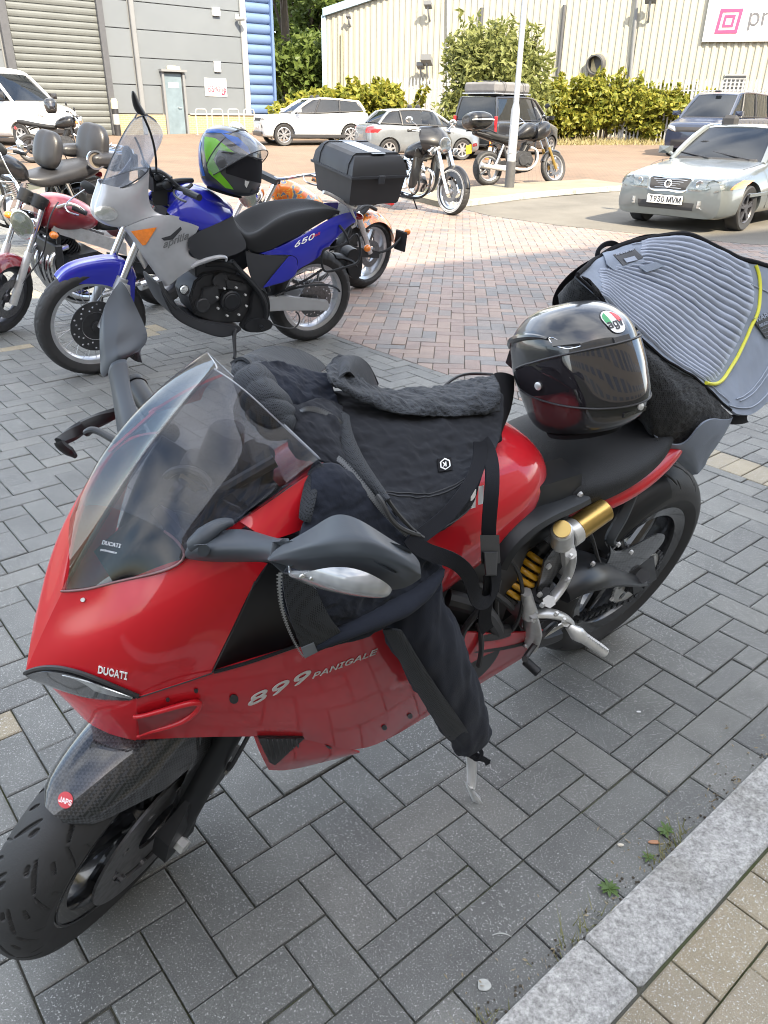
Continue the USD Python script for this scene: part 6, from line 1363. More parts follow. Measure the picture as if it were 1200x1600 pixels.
# ---------------------------------------------------------------- blue and silver adventure motorcycle
pf, pr_ = ground(153, 582), ground(480, 530); hd_ = math.atan2(pf[1] - pr_[1], pf[0] - pr_[0])
BL = Local(pr_[0], pr_[1], hd_, math.radians(9)); wb = np.linalg.norm(pf - pr_)
bl = thing('adventure_motorcycle', 'blue and silver adventure motorcycle with a tall screen and black top box', 'motorcycle', M=BL.M)
def bp_(name, mesh, mat, parent=None, smooth=35, label=None): return part(name, mesh, mat, parent or bl, smooth=smooth, label=label)
def bpan(name, rows, mat, both=True, nu=30, nv=30, t=.004, parent=None, smooth=60):
    S = surf(BL.G(rows), nu, nv); eye = BL.R.T @ (CPOS - BL.o); fl = ((eye - S) * grid_normals(S)).sum(-1).mean() < 0; m = sheet(S, t, flip=fl); p = bp_(name, m, mat, parent, smooth)
    if both: bp_(name, mirror_y(m), mat, parent, smooth)
    return S
def bplate(px, Y, t, inset=0.0, bevel=.004, smooth=True, n=60):
    """a solid with a side outline given in pixels at y = Y, thickness t towards the middle"""
    q = BL.P([(u, v, Y) for u, v in px])[:, [0, 2]]; return plate(q, t, bevel=bevel, O=(0, Y - t, 0), F=np.stack([[1.0, 0, 0], [0, 0, 1.0], [0, 1.0, 0]], 1) @ np.diag([1, 1, 1.0]), smooth=smooth, n=n)
def yplate(px, Y, t, bevel=.004, smooth=True, n=60):
    q = BL.P([(u, v, Y) for u, v in px])[:, [0, 2]]
    if Polygon(q).exterior.is_ccw is False: q = q[::-1]
    m = plate(q, t, bevel=bevel, smooth=smooth, n=n); v = m.vertices.copy(); m.vertices = np.c_[v[:, 0], Y - v[:, 2], v[:, 1]]; m.faces = m.faces if True else m.faces; return m
sS = front_end(math.radians(27), wb, .11, math.radians(4))
fcb, rcb = np.array([wb, 0, .325]), np.array([0, 0, .318])
fw2 = wire_wheel(bl, fcb, .325, .105, .25, sS, 36, 'front_wheel')
bp_('brake_disc', [sS(perforated_disc(fcb, .085, .15, .062, 30)), sS(disc(fcb, .03, .082, .060, .006)), sS(cyl(fcb + [0, .03, 0], fcb + [0, .085, 0], .03))], DARKMET, fw2, smooth=False)
rw2 = wire_wheel(bl, rcb, .318, .135, .232, lambda m: m, 36, 'rear_wheel')
bp_('brake_disc', [perforated_disc(rcb, .08, .125, .075, 24), disc(rcb, .03, .08, .074, .006)], DISCM, rw2, smooth=False)
for s in (1, -1):
    a, b = np.array([wb - .03, s * .10, .345]), np.array([wb - .40, s * .10, 1.05]); d = (b - a)
    bp_('fork_leg', [sS(cyl(a - d * .03, a + d * .30, .029, .027, n=20)), sS(cyl(a + d * .27, a + d * .37, .033, n=20, bevel=.003))], pbr('fork_grey' if s > 0 else 'fork_grey_b', (.30, .31, .33), .4, metal=.5, var=.1))
    bp_('fork_tube', sS(cyl(a + d * .35, a + d * .92, .0205, n=18)), CHROME)
# front mudguard
FM_ = [[(88, 434, 0), (112, 414, 0), (150, 404, 0), (190, 404, 0), (212, 432, 0)], [(90, 436, .035), (114, 418, .045), (150, 409, .05), (190, 408, .055), (212, 438, .06)], [(92, 440, .05), (118, 434, .062), (152, 430, .066), (186, 436, .075), (210, 466, .085)], [(95, 443, .052), (122, 444, .062), (154, 444, .066), (182, 452, .078), (206, 486, .088)]]
g = BL.G(FM_); full = np.concatenate([(g * [1, -1, 1])[::-1][:-1], g], 0); S = surf(full, 40, 36)
bp_('front_mudguard', sheet(S, .004, flip=grid_normals(S)[20, 18, 2] < 0), BLUEP, smooth=70)
bp_('mudguard_decal', BL.drape(plate([(0, 0), (9, -2), (10, 3), (1, 5)], 1), S, (101, 423), (1, 0), (0, 1), .001), REDDECAL, smooth=False)
# nose cowl with headlight
NC = [[(158, 290, .0), (165, 288, .06), (190, 293, .10), (214, 284, .125), (233, 264, .14)],
      [(152, 310, .0), (160, 312, .07), (188, 312, .115), (212, 308, .14), (232, 296, .15)],
      [(147, 330, .0), (156, 335, .07), (186, 335, .118), (212, 328, .145), (236, 322, .16)],
      [(152, 344, .0), (162, 350, .06), (186, 355, .105), (210, 348, .145), (255, 336, .19)]]
NCS = bpan('nose_cowl', NC, SILVP)
bp_('headlight', [BL.drape(ball((0, 0, 0), 1, 3, (18, 11.5, .5)), NCS, (166, 333), (1, .12), (-.05, 1), .003), BL.drape(ball((0, 0, 0), 1, 3, (15, 9, 1.2)), NCS, (166, 332), (1, .12), (-.05, 1), .004)], LAMPIN, smooth=60)
# side fairing
SF = [[(192, 356, .10), (212, 348, .15), (255, 336, .195), (290, 342, .215), (312, 352, .215)],
      [(205, 372, .12), (228, 368, .18), (262, 362, .215), (292, 366, .22), (302, 372, .215)],
      [(222, 398, .13), (244, 396, .19), (268, 392, .215), (288, 392, .21), (296, 398, .20)],
      [(240, 424, .14), (256, 424, .185), (272, 420, .205), (290, 414, .21), (318, 404, .215)],
      [(254, 446, .15), (264, 446, .18), (276, 436, .195), (300, 420, .205), (352, 402, .21)]]
SFS = bpan('side_fairing', SF, SILVP, nu=40, nv=40)
bp_('indicator', BL.drape(plate([(-20, -7), (20, -13), (3, 14), (-2, 15)], 1).subdivide().subdivide(), SFS, (225, 368), (1, 0), (0, 1), .003), AMBER, smooth=False)
bp_('lettering', BL.drape(text('aprilia', 11, 1, True), SFS, (254, 388), (.93, -.36), (.2, -1), .001), pbr('letter_grey', (.14, .145, .15), .5), smooth=False)
bp_('swoosh', BL.drape(plate([(0, 0), (14, -4), (30, -18), (32, -14), (18, 2), (4, 4)], 1).subdivide().subdivide(), SFS, (252, 372), (1, 0), (0, 1), .001), DGREY, smooth=False)
# screen
SC = [[(160, 286, .0), (172, 292, .06), (194, 292, .105), (232, 264, .135)], [(176, 246, .0), (190, 254, .06), (214, 256, .11), (246, 232, .14)], [(194, 208, .0), (208, 214, .06), (228, 220, .10), (254, 212, .125)], [(210, 186, .0), (220, 182, .03), (234, 182, .05), (244, 190, .07)]]
g = BL.G(SC); full = np.concatenate([g, (g * [1, -1, 1])[:, ::-1][:, 1:]], 1); S = surf(full, 30, 40)
bp_('windscreen', sheet(S, .003, flip=grid_normals(S)[15, 20, 0] < 0), CLEARS, smooth=70)
bp_('screen_edge', [tube(S[:, 0], .004, n=6, spline=False), tube(S[:, -1], .004, n=6, spline=False), tube(S[-1], .004, n=6, spline=False), tube(S[0] + [.002, 0, 0], .004, n=6, spline=False)], DGREY)
# tank, seat, panels
tkb = [ell(x, 0, z, w, h, 18, 2.5) for x, z, w, h in ((wb - .72, .90, .06, .06), (wb - .68, .92, .12, .10), (wb - .58, .95, .16, .13), (wb - .46, .96, .18, .14), (wb - .36, .95, .17, .13), (wb - .30, .94, .10, .09))]
TB = [[(262, 326, .14), (282, 304, .12), (305, 296, .09), (335, 308, .07), (356, 322, .06)], [(264, 334, .19), (284, 322, .185), (305, 316, .17), (332, 322, .15), (360, 330, .11)], [(280, 344, .215), (298, 340, .215), (316, 338, .205), (338, 338, .18), (362, 334, .14)], [(312, 360, .215), (320, 358, .215), (330, 354, .21), (346, 346, .19), (363, 337, .16)]]
TBS = bpan('tank', TB, BLUEP, nu=36, nv=36)
bp_('tank_top', loft([ell(x, 0, z, w, h, 18, 2.5) for x, z, w, h in [(BL.L(356, 322, 0)[0], BL.L(356, 322, 0)[2] - .02, .07, .04), (BL.L(330, 300, 0)[0], BL.L(330, 300, 0)[2] - .05, .12, .06), (BL.L(300, 290, 0)[0], BL.L(300, 290, 0)[2] - .06, .14, .06), (BL.L(275, 300, 0)[0], BL.L(275, 300, 0)[2] - .08, .12, .06)]], 36, 24), BLUEP, smooth=60)
MP = [[(296, 372, .222), (315, 360, .218), (345, 347, .20), (364, 337, .17)], [(294, 384, .22), (320, 378, .222), (350, 372, .21), (375, 362, .18)], [(300, 398, .215), (325, 394, .22), (355, 386, .21), (383, 376, .19)], [(312, 406, .215), (335, 404, .215), (360, 400, .21), (384, 388, .195)]]
bpan('side_panel', MP, DGREY)
bp_('lower_fairing_edge', tube(BL.P([(300, 418, .21), (325, 405, .222), (352, 402, .22), (353, 408, .21)]), [.010, .012, .012, .006], n=8), SILVP)
SEb = [[(345, 360, .0), (362, 340, .0), (386, 362, .0), (424, 342, .0), (468, 326, .0), (512, 324, .0), (530, 329, .0)], [(346, 362, .10), (362, 344, .10), (386, 364, .12), (424, 346, .14), (468, 329, .13), (512, 326, .11), (530, 331, .08)], [(348, 360, .14), (364, 350, .145), (388, 368, .165), (424, 352, .175), (466, 338, .16), (508, 330, .135), (530, 330, .10)], [(352, 368, .15), (378, 382, .16), (405, 394, .175), (435, 384, .175), (470, 366, .16), (505, 346, .14), (530, 333, .10)]]
g = BL.G(SEb); full = np.concatenate([(g * [1, -1, 1])[::-1][:-1], g], 0); S = surf(full, 44, 60)
bp_('seat', sheet(S, .02, flip=grid_normals(S)[22, 30, 2] < 0), SEATV, smooth=70)
TP = [[(408, 396, .175), (440, 384, .175), (478, 364, .16), (512, 344, .145), (556, 330, .11)], [(440, 398, .185), (462, 388, .182), (494, 368, .17), (524, 350, .15), (557, 336, .115)], [(462, 402, .188), (478, 398, .185), (502, 384, .172), (530, 362, .152), (556, 344, .12)], [(462, 424, .185), (475, 416, .182), (497, 402, .17), (526, 372, .15), (554, 348, .12)]]
TPS = bpan('tail_panel', TP, BLUEP, nu=30, nv=40)
bpan('tail_panel_blade', [[(452, 400, .186), (462, 403, .187), (464, 412, .186)], [(432, 424, .186), (448, 424, .188), (462, 428, .186)], [(411, 450, .182), (425, 446, .184), (440, 442, .182)]], BLUEP, nu=20, nv=12)
bp_('lettering', BL.drape(text('650', 9, 1, True), TPS, (458, 388), (1.35, -.66), (.3, -1), .001), WHITEDECAL, smooth=False)
bp_('lettering', BL.drape(text('trail', 4.5, 1, True), TPS, (486, 372), (1.2, -.5), (.3, -1), .001), REDDECAL, smooth=False)
bpan('tank_side_cover', [[(384, 392, .175), (408, 398, .18), (440, 400, .182), (460, 403, .18)], [(388, 420, .175), (408, 424, .178), (430, 422, .178), (448, 418, .175)], [(400, 452, .165), (408, 452, .165), (418, 446, .165), (428, 438, .165)]], DGREY)
# engine and chassis
def bcy(u, v, Y0, Y1, r, n=28, bev=.004): a = BL.L(u, v, Y1); return cyl(a - [0, Y1 - Y0, 0], a, r, n=n, bevel=bev)
eng = bp_('engine', [yplate([(304, 440), (318, 428), (345, 424), (380, 432), (398, 452), (396, 488), (378, 504), (335, 506), (305, 492), (296, 466)], .12, .24, .012, smooth=False), yplate([(318, 452), (340, 446), (344, 468), (326, 480), (314, 470)], .145, .03, .004, smooth=False), yplate([(352, 436), (384, 444), (388, 456), (356, 452)], .15, .03, .004, smooth=False), bcy(318, 478, -.1, .155, .045), bcy(345, 440, -.1, .14, .05), yplate([(310, 410), (350, 405), (370, 430), (340, 445), (310, 440)], .10, .20, .01)], DARKMET)
bp_('clutch_cover', [bcy(363, 472, .1, .17, .068, 36, .008), bcy(363, 472, .17, .178, .05, 36, .003)], MBLACK, eng)
bp_('bolts', [bcy(363 + 24 * math.cos(a), 472 + 23 * math.sin(a), .16, .178, .007, 8, .001) for a in np.arange(8) * PI / 4 + .3], ALU, eng)
bp_('skid_plate', [yplate([(252, 448), (268, 462), (282, 484), (320, 502), (362, 508), (378, 515), (356, 527), (318, 520), (280, 502), (262, 478)], .15, .30, .01)], DGREY)
bp_('fog_lamp', [cyl(BL.L(288, 453, .20), BL.L(288, 453, .235), .024, .03, n=20, bevel=.003)], MBLACK); bp_('fog_lens', lathe([(.026, 0), (.022, .006), (.001, .009)], BL.L(288, 453, .236), YF, 20), LAMPIN)
bp_('frame', [tube(BL.P([(362, 408, .15), (384, 432, .155), (408, 462, .15), (412, 500, .14)]), [.028, .030, .034, .03], n=10, flat=.6), tube(BL.P([(385, 392, .15), (405, 424, .155), (420, 455, .15)]), .016, n=10), tube(BL.P([(320, 412, .13), (350, 412, .15), (372, 420, .15)]), .02, n=10), yplate([(398, 455), (418, 460), (418, 505), (400, 520), (378, 512), (390, 490)], .155, .05, .008)], MBLACK)
bp_('crash_bar', [tube(BL.P([(250, 440, .17), (262, 466, .19), (276, 482, .18)]), .012, n=8)], DARKMET)
bp_('swingarm', [yplate([(410, 466), (440, 463), (512, 470), (516, 478), (512, 486), (440, 486), (412, 488)], .145, .035, .006, smooth=False)] + [mirror_y(yplate([(410, 466), (440, 463), (512, 470), (516, 478), (512, 486), (440, 486), (412, 488)], .145, .035, .006, smooth=False))], pbr('swingarm_grey', (.36, .37, .38), .45, metal=.4, var=.08))
bp_('chain_guard', [tube(BL.P([(430, 462, .13), (470, 448, .13), (515, 446, .12), (530, 455, .11)]), .014, n=8, flat=.5)], MBLACK)
bp_('brake_hose', [tube(BL.P([(462, 487, .14), (468, 500, .15), (460, 512, .15), (430, 508, .15), (400, 505, .15)]), .006, n=6)], BLACKP)
bp_('side_stand', [tube(BL.P([(368, 515, .14), (366, 530, .18), (367, 548, .22), (366, 560, .25)]), [.016, .013, .011, .011], n=10)], MBLACK)
bp_('foot_peg', [cyl(BL.L(405, 508, .15), BL.L(412, 514, .23), .012, n=10), yplate([(385, 505), (420, 500), (425, 512), (390, 518)], .17, .02)], MBLACK)
bp_('silencer', mirror_y(cyl(BL.L(440, 440, .16), BL.L(545, 395, .17), .05, n=24, bevel=.008)), ALU)
bp_('luggage_frame', [tube(BL.P([(512, 388, .19), (540, 380, .20), (556, 366, .19), (562, 380, .19), (560, 408, .19), (545, 416, .19), (515, 424, .19), (505, 420, .19), (504, 395, .19)]), .008, n=8, closed=True, m=90), tube(BL.P([(505, 420, .19), (480, 436, .17), (448, 452, .16)]), .008, n=8, m=12), tube(BL.P([(530, 352, .15), (540, 366, .19), (545, 380, .2)]), .008, n=8)] , MBLACK)
bp_('number_plate_holder', [yplate([(545, 395), (562, 392), (566, 420), (560, 436), (548, 432)], .04, .10, .004)], MBLACK); bp_('tail_light', ball(BL.L(560, 338, .06), .03, 2, (1, 1.5, .7)), REDLENS); bp_('indicator', ball(BL.L(574, 388, .14), .024, 2), AMBER)
bp_('rear_mudguard', tube(BL.P([(520, 400, .0), (548, 408, .0), (560, 430, .0)]), [.05, .05, .03], n=12, flat=.4), MBLACK)
bp_('rack', [tube(BL.P([(505, 300, .13), (530, 312, .13), (550, 324, .12), (556, 322, .08)]), .011, n=10), tube(BL.P([(505, 300, -.13), (530, 312, -.13), (550, 324, -.12), (556, 322, -.08)]), .011, n=10), tube(BL.P([(548, 322, .12), (552, 336, .12), (556, 350, .10), (550, 355, .09)]), .009, n=8), hull(BL.P([(540, 318, .12), (556, 326, .12), (545, 330, .1), (540, 318, -.12), (556, 326, -.12)]))], ALU)
# bars, guards, clocks, mirrors
bp_('handlebar', [tube(np.array([(wb - .52, -.40, 1.10), (wb - .48, -.2, 1.10), (wb - .46, 0, 1.08), (wb - .48, .2, 1.10), (wb - .52, .40, 1.10)]), .012, n=10)], MBLACK)
for s in (1, -1):
    bp_('grip', cyl((wb - .495, s * .28, 1.10), (wb - .52, s * .41, 1.10), .018, n=14), MBLACK)
    bp_('lever', tube([(wb - .45, s * .24, 1.10), (wb - .42, s * .33, 1.09), (wb - .44, s * .42, 1.085)], .006, n=6), DARKMET)
bp_('instruments', [hull([(wb - .44 + x, y, 1.06 + z) for x in (-.05, .06) for y in (-.12, .12) for z in (0, .08)]), tube(BL.P([(232, 262, .12), (240, 276, .1), (255, 284, .05)]), .012, n=8), hull(BL.P([(236, 300, .13), (262, 296, .13), (262, 322, .14), (240, 320, .15)]).tolist() + BL.P([(236, 300, .0), (262, 296, .0), (262, 322, .0), (240, 320, .0)]).tolist()), tube(BL.P([(238, 268, .14), (262, 276, .2), (280, 292, .22), (300, 288, .2)]), .010, n=8), tube(BL.P([(246, 290, .14), (270, 284, .17), (300, 282, .12)]), .014, n=8), ball(BL.L(262, 288, .18), .03, 1), ball(BL.L(248, 276, .14), .026, 1)], MBLACK)
mrl = bp_('mirror', [tube(BL.P([(244, 268, .22), (240, 225, .26), (224, 182, .30)]), .006, n=8)], MBLACK)
bp_('mirror_head', loft([BL.P([(u + du, v, .30 + dy) for du, dy in ((-w, 0), (0, .025), (w, 0), (0, -.025))]) for u, v, w in ((207.5, 142, 1.5), (209, 148, 4), (213, 162, 6), (219, 174, 7), (225, 180, 3))], 20, 20), MBLACK, mrl)
mrr = bp_('mirror', [tube([(wb - .47, -.24, 1.10), (wb - .46, -.28, 1.2), (wb - .44, -.30, 1.26)], .006, n=8)], MBLACK)
bp_('mirror_head', ball(BL.L(200, 245, -.30), .075, 2, (.35, .95, .8)), DGREY, mrr)
# top box
bx = Local.__new__(Local); bx.R, bx.o = BL.R, BL.o
c0 = BL.L(553, 322, .17)             # lower near corner of the box
tb0 = np.array([BL.L(558, 270, 0)[0] - .0, 0, BL.L(558, 274, 0)[2]])
tbx = bp_('top_box', None or (lambda m: m)(hull([(tb0[0] + x * k, y * k, tb0[2] + z) for (z, k) in ((-.13, .86), (.045, 1.0)) for x in (-.22, .19) for y in (-.235, .235)] + [(tb0[0] + x, y, tb0[2] + z) for z in (-.12,) for x in (-.205, .175) for y in (-.20, .20)])), BLACKP, smooth=25)
bp_('lid', hull([(tb0[0] + x, y, tb0[2] + z) for z, ix, iy in ((.05, 0, 0), (.11, .01, .012), (.155, .035, .04), (.17, .06, .075)) for x in (-.225 + ix, .195 - ix) for y in (-.24 + iy, .24 - iy)]), BLACKP, tbx, smooth=25)
bp_('seam', hull([(tb0[0] + x, y, tb0[2] + z) for z in (.036, .05) for x in (-.235, .205) for y in (-.25, .25)]), DGREY, tbx, smooth=False)
bp_('reflector', [box(.10, .40, .004, (tb0[0] - .02, 0, tb0[2] + .171)), ], pbr('reflector_silver', (.42, .45, .48), .3, metal=.5, var=.1), tbx)
for s in (1, -1): bp_('reflector', hull([(tb0[0] - .226 + o, s * .12 + y, tb0[2] + z) for y in (-.04, .04) for z, o in ((.055, -.003), (.115, .010))] + [(tb0[0] - .19, s * .12 + y, tb0[2] + .10) for y in (-.04, .04)]), stage.GetPrimAtPath('/World/Looks/reflector_silver').GetPath(), tbx, smooth=False)
bp_('strap_bands', [hull([(tb0[0] + x, y + dy, tb0[2] + z) for z, ix, iy in ((.05, 0, 0), (.115, .01, .012), (.16, .035, .04), (.1745, .06, .075)) for x in (-.229 + ix, .199 - ix) for dy in (-.012, .012)]) for y in (-.17, .17)], DGREY, tbx, smooth=False)
bp_('latch', [box(.012, .06, .05, (tb0[0] - .238, y, tb0[2] + .03), bevel=.004) for y in (-.15, .15)] + [box(.05, .012, .05, (tb0[0] - .02, .252, tb0[2] + .03), bevel=.004)], DGREY, tbx)

# helmet hung on its handlebar
bh = thing('graphic_helmet', 'black helmet with blue and lime green graphics and an open clear visor', 'helmet')
HG = usdkit.material(stage, '/World/Looks/helmet_graphics_black', {'p': ('principled_bsdf', {'base_color': (.012, .013, .016), 'roughness': .35, 'coat_weight': 1.0})}, [], surface='p.BSDF')
hb_ = BL.R @ BL.L(360, 252, .10) + BL.o
vd2 = hb_ - CPOS; az2 = math.atan2(vd2[1], vd2[0]); fr2 = az2 + PI + math.radians(62)
c, s = math.cos(math.radians(14)), math.sin(math.radians(14)); Ry = np.array([[c, 0, s], [0, 1, 0], [-s, 0, c]]); c, s = math.cos(math.radians(-8)), math.sin(math.radians(-8)); Rx = np.array([[1, 0, 0], [0, c, -s], [0, s, c]])
UsdGeom.Xform(stage.GetPrimAtPath(bh)).AddTransformOp().Set(Gf.Matrix4d(*mat4(hb_, R=mat4(rz=fr2)[:3, :3] @ Ry @ Rx, scale=1.22).T.ravel().tolist()))
CVISOR = clear_pane('clear_visor', (.86, .88, .9), .02, 1.4, .05, (.4, .42, .45))
shb, _ = make_helmet(bh, HG, CVISOR, open_visor=True)
def helm_patch(poly, off, mat, nm='graphic'):
    """(azimuth, height) outline laid on the shell"""
    P = Polygon(poly); m = trimesh.creation.extrude_polygon(P, .0004, engine='earcut'); m = m.subdivide_to_size(.035) if hasattr(m, 'subdivide_to_size') else m.subdivide().subdivide()
    v = np.array(m.vertices); m = m.copy(); m.vertices = np.array([helmet_surf([z], np.array([a + .5]), off)[0, 0] for a, z, _ in v]); part(nm, m, mat, bh, smooth=60)
LIME = pbr('lime_green', (.22, .62, .02), .35, var=.03, coat=1.0); HBLUE = pbr('helmet_blue', (.015, .13, .52), .35, var=.05, coat=1.0)
for s in (-1,):
    helm_patch([(s * 2.72, .070), (s * 2.25, .078), (s * 1.6, .046), (s * 2.08, .036), (s * 2.18, -.01), (s * 1.92, -.06), (s * 1.45, -.108), (s * 1.72, -.112), (s * 2.32, -.07), (s * 2.52, .0)], .0015, LIME)
    helm_patch([(s * 2.2, .108), (s * 1.5, .110), (s * 1.1, .085), (s * 1.0, .055), (s * 1.45, .075), (s * 2.0, .097)], .0015, HBLUE)
    helm_patch([(s * 3.1, .10), (s * 2.4, .118), (s * 1.8, .124), (s * 2.2, .105), (s * 2.8, .085)], .0015, HBLUE); helm_patch([(s * 3.1, .05), (s * 2.85, .04), (s * 2.75, -.03), (s * 2.5, -.09), (s * 2.7, -.095), (s * 3.1, -.05)], .0015, HBLUE)
    helm_patch([(s * 1.3, .126), (s * .8, .118), (s * .5, .100), (s * .7, .122)], .0015, HBLUE)
    part('visor_pivot', lathe([(.026, 0), (.024, .004), (.001, .006)], helmet_surf([-.01], np.array([s * 1.45]), .005)[0, 0], frame((0.1, s, 0)), 20), BLACKP, bh)
    part('visor_seal', tube([helmet_surf([z], np.array([s * a]), .003)[0, 0] for a, z in ((1.5, .03), (1.0, .045), (.4, .05), (0, .05), (-.4, .05))], .003, n=6), BLACKP, bh)
part('eye_port', sheet(np.array([[helmet_surf([z], np.array([a]), .001)[0, 0] for a in np.linspace(-1.3, 1.3, 30)] for z in np.linspace(-.05, .045, 8)]), .001, flip=True), CLAY, bh, smooth=60)
part('chin_vent', hull([helmet_surf([z], np.array([a]), o)[0, 0] for z in (-.10, -.085) for a in (-.3, .3) for o in (0, .006)]), DGREY, bh)
part('white_mark', helm_mark := hull([helmet_surf([z], np.array([-.62 + a]), .0015 + o)[0, 0] for a, z in ((-.08, -.055), (.08, -.055), (.05, -.085), (-.05, -.075)) for o in (0, .001)]), WHITE, bh, smooth=False)

# ---------------------------------------------------------------- generic parked motorcycles, each built from its own measurements
CHROME2 = pbr('worn_chrome', (0.66, 0.66, 0.66), 0.16, metal=1.0, var=0.12, scale=14)
def motorcycle(name, label, rear_px, front_px, nominal_wb, lean, o):
    pr, pf = ground(*rear_px), ground(*front_px)
    if 'heading' in o:
        h = math.radians(o['heading']); sc = o.get('scale', 1.0)
        if 'by_front' in o: pr = pf - np.array([math.cos(h), math.sin(h), 0]) * nominal_wb * sc
    else: h = math.atan2(pf[1] - pr[1], pf[0] - pr[0]); sc = np.linalg.norm((pf - pr)[:2]) / nominal_wb
    B = Local(pr[0], pr[1], h, lean, gz(pr[0], pr[1])); t = thing(name, label, 'motorcycle', M=B.M @ np.diag([sc, sc, sc, 1])); wb = nominal_wb
    rf, rr_, wf, wr = o['rf'], o['rr'], o['wf'], o['wr']; fc, rc = np.array([wb, 0, rf]), np.array([0, 0, rr_])
    rake = math.radians(o.get('rake', 27)); S = front_end(rake, wb, o.get('trail', .11), math.radians(o.get('steer', 0)))
    fwh = wire_wheel(t, fc, rf, wf, o.get('rimf', rf * .74), S, 28, 'front_wheel', o.get('rimmat', ALLOY), white=o.get('white', False), cast=o.get('cast', 0))
    rwh = wire_wheel(t, rc, rr_, wr, o.get('rimr', rr_ * .70), lambda m: m, 28, 'rear_wheel', o.get('rimmat', ALLOY), white=o.get('white', False), cast=o.get('cast', 0))
    part('brake_disc', [S(disc(fc, .09, .15, s * .07)) for s in o.get('discs', (1, -1))], DISCM, fwh); part('brake_disc', disc(rc, .07, .12, .09), DISCM, rwh)
    ax = np.array([-math.sin(rake), 0, math.cos(rake)]); L_ = o.get('fork', .72)
    for s in (1, -1):
        a = fc + [-.02, s * (wf / 2 + .035), 0]
        part('fork_leg', S(cyl(a - ax * .04, a + ax * L_ * .5, .03, .028, n=16)), o.get('forkmat', ALU), t); part('fork_tube', S(cyl(a + ax * L_ * .48, a + ax * L_, .021, n=14)), CHROME, t)
    top = fc + ax * L_; P = lambda *q: np.array(q, float)
    part('yoke', S(hull([top + [x, s * .11, z] for s in (-1, 1) for x in (-.05, .02) for z in (-.02, .02)])), MBLACK, t)
    # mudguards
    def guard(c, R, w, a0, a1, mat, nm, Sx=lambda m: m, skirt=.05):
        th = np.linspace(math.radians(a0), math.radians(a1), 26); G = np.array([[(c[0] + (R - skirt * abs(y) ** 2.5) * math.cos(a), y * w, c[2] + (R - skirt * abs(y) ** 2.5) * math.sin(a)) for y in np.linspace(-1, 1, 11)] for a in th]); k = grid_normals(G)[13, 5]; m_ = (a0 + a1) / 2
        part(nm, Sx(sheet(G, .004, flip=k @ [math.cos(math.radians(m_)), 0, math.sin(math.radians(m_))] < 0)), mat, t, smooth=60)
    if o.get('guardf'): guard(fc, rf + .025, wf * .62, *o['guardf'], o['paint'], 'front_mudguard', S, o.get('skirt', .05))
    if o.get('guardr'): guard(rc, rr_ + .03, wr * .6, *o['guardr'], o.get('paint2', o['paint']), 'rear_mudguard', lambda m: m, o.get('skirtr', .07))
    # tank, seat
    part('tank', loft([ell(x, 0, z, w, hh_, 18, 2.3) for x, z, w, hh_ in o['tank']], 40, 30), o['paint'], t, smooth=60)
    part('seat', loft([ell(x, 0, z, w, hh_, 18, 2.6) for x, z, w, hh_ in o['seat']], 36, 30), o.get('seatmat', SEATV), t, smooth=60)
    # engine: crankcase, finned cylinders
    ex, ez = o['engine']; e = part('engine', [hull([(ex + x, y, ez + z) for x, z in ((-.22, -.1), (-.24, .08), (-.1, .16), (.14, .14), (.22, .0), (.16, -.12)) for y in (-.13, .13)]), cyl((ex - .02, -.16, ez), (ex - .02, .16, ez), .11, n=28, bevel=.01), cyl((ex + .12, -.15, ez - .01), (ex + .12, .15, ez - .01), .075, n=24, bevel=.008)], o.get('engmat', DARKMET), t)
    for ang in o.get('cyl', (25,)):
        d = np.array([math.sin(math.radians(ang)), 0, math.cos(math.radians(ang))]); b = np.array([ex + .02, 0, ez + .1])
        fins = [cyl(b + d * (.04 + .022 * k), b + d * (.05 + .022 * k), .085, n=20) for k in range(8)]
        part('cylinder', fins + [cyl(b, b + d * .22, .065, n=16), hull([b + d * (.22 + z) + np.array([x, y, 0]) for x in (-.07, .07) for y in (-.1, .1) for z in (0, .05)])], o.get('cylmat', DARKMET), e)
    for s in o.get('pipes', (1,)):
        for k, z in enumerate(o.get('pipez', (0,))):
            part('exhaust', [tube([(ex + .15, s * .12, ez + .22), (ex + .30, s * .15, ez + .08), (ex + .16, s * .17, ez - .14 + z), (ex - .25, s * .17, ez - .16 + z), (-.15, s * .19, rr_ + .0 + z)], .024, n=10), cyl((.35, s * .185, rr_ - .04 + z), (-.28, s * .20, rr_ + .04 + z), .045, .042, n=20, bevel=.006)], o.get('pipemat', CHROME2), t)
    part('frame', [tube([(wb - .42, s * .05, .85), (ex + .25, s * .14, ez + .12), (ex + .2, s * .12, ez - .15), (ex - .3, s * .12, ez - .15), (.3, s * .12, .65), (.0, s * .10, .72)], .017, n=8) for s in (-1, 1)], o.get('framemat', MBLACK), t)
    part('swingarm', [hull([(x, s * (wr / 2 + .03) + y, z) for x, z in ((-.05, rr_ - .03), (-.05, rr_ + .03), (.45, .38), (.45, .48)) for y in (-.015, .015)]) for s in (-1, 1)], o.get('armmat', MBLACK), t)
    part('shock_absorber', [cyl((.10, s * (wr / 2 + .06), rr_ + .04), (.28, s * .13, .72), .028, n=14) for s in (-1, 1)], CHROME2, t)
    part('side_stand', tube([(ex - .1, .15, ez - .12), (ex - .05, .22, .12), (ex - .02, .26, .03)], .011, n=8), MBLACK, t)
    part('foot_peg', [cyl((ex - .25, s * .14, ez - .05), (ex - .25, s * .26, ez - .04), .013, n=10) for s in (-1, 1)], MBLACK, t)
    # bars
    bx, bz, bw, pull = o.get('bars', (top[0] - .04, top[2] + .08, .36, .12))
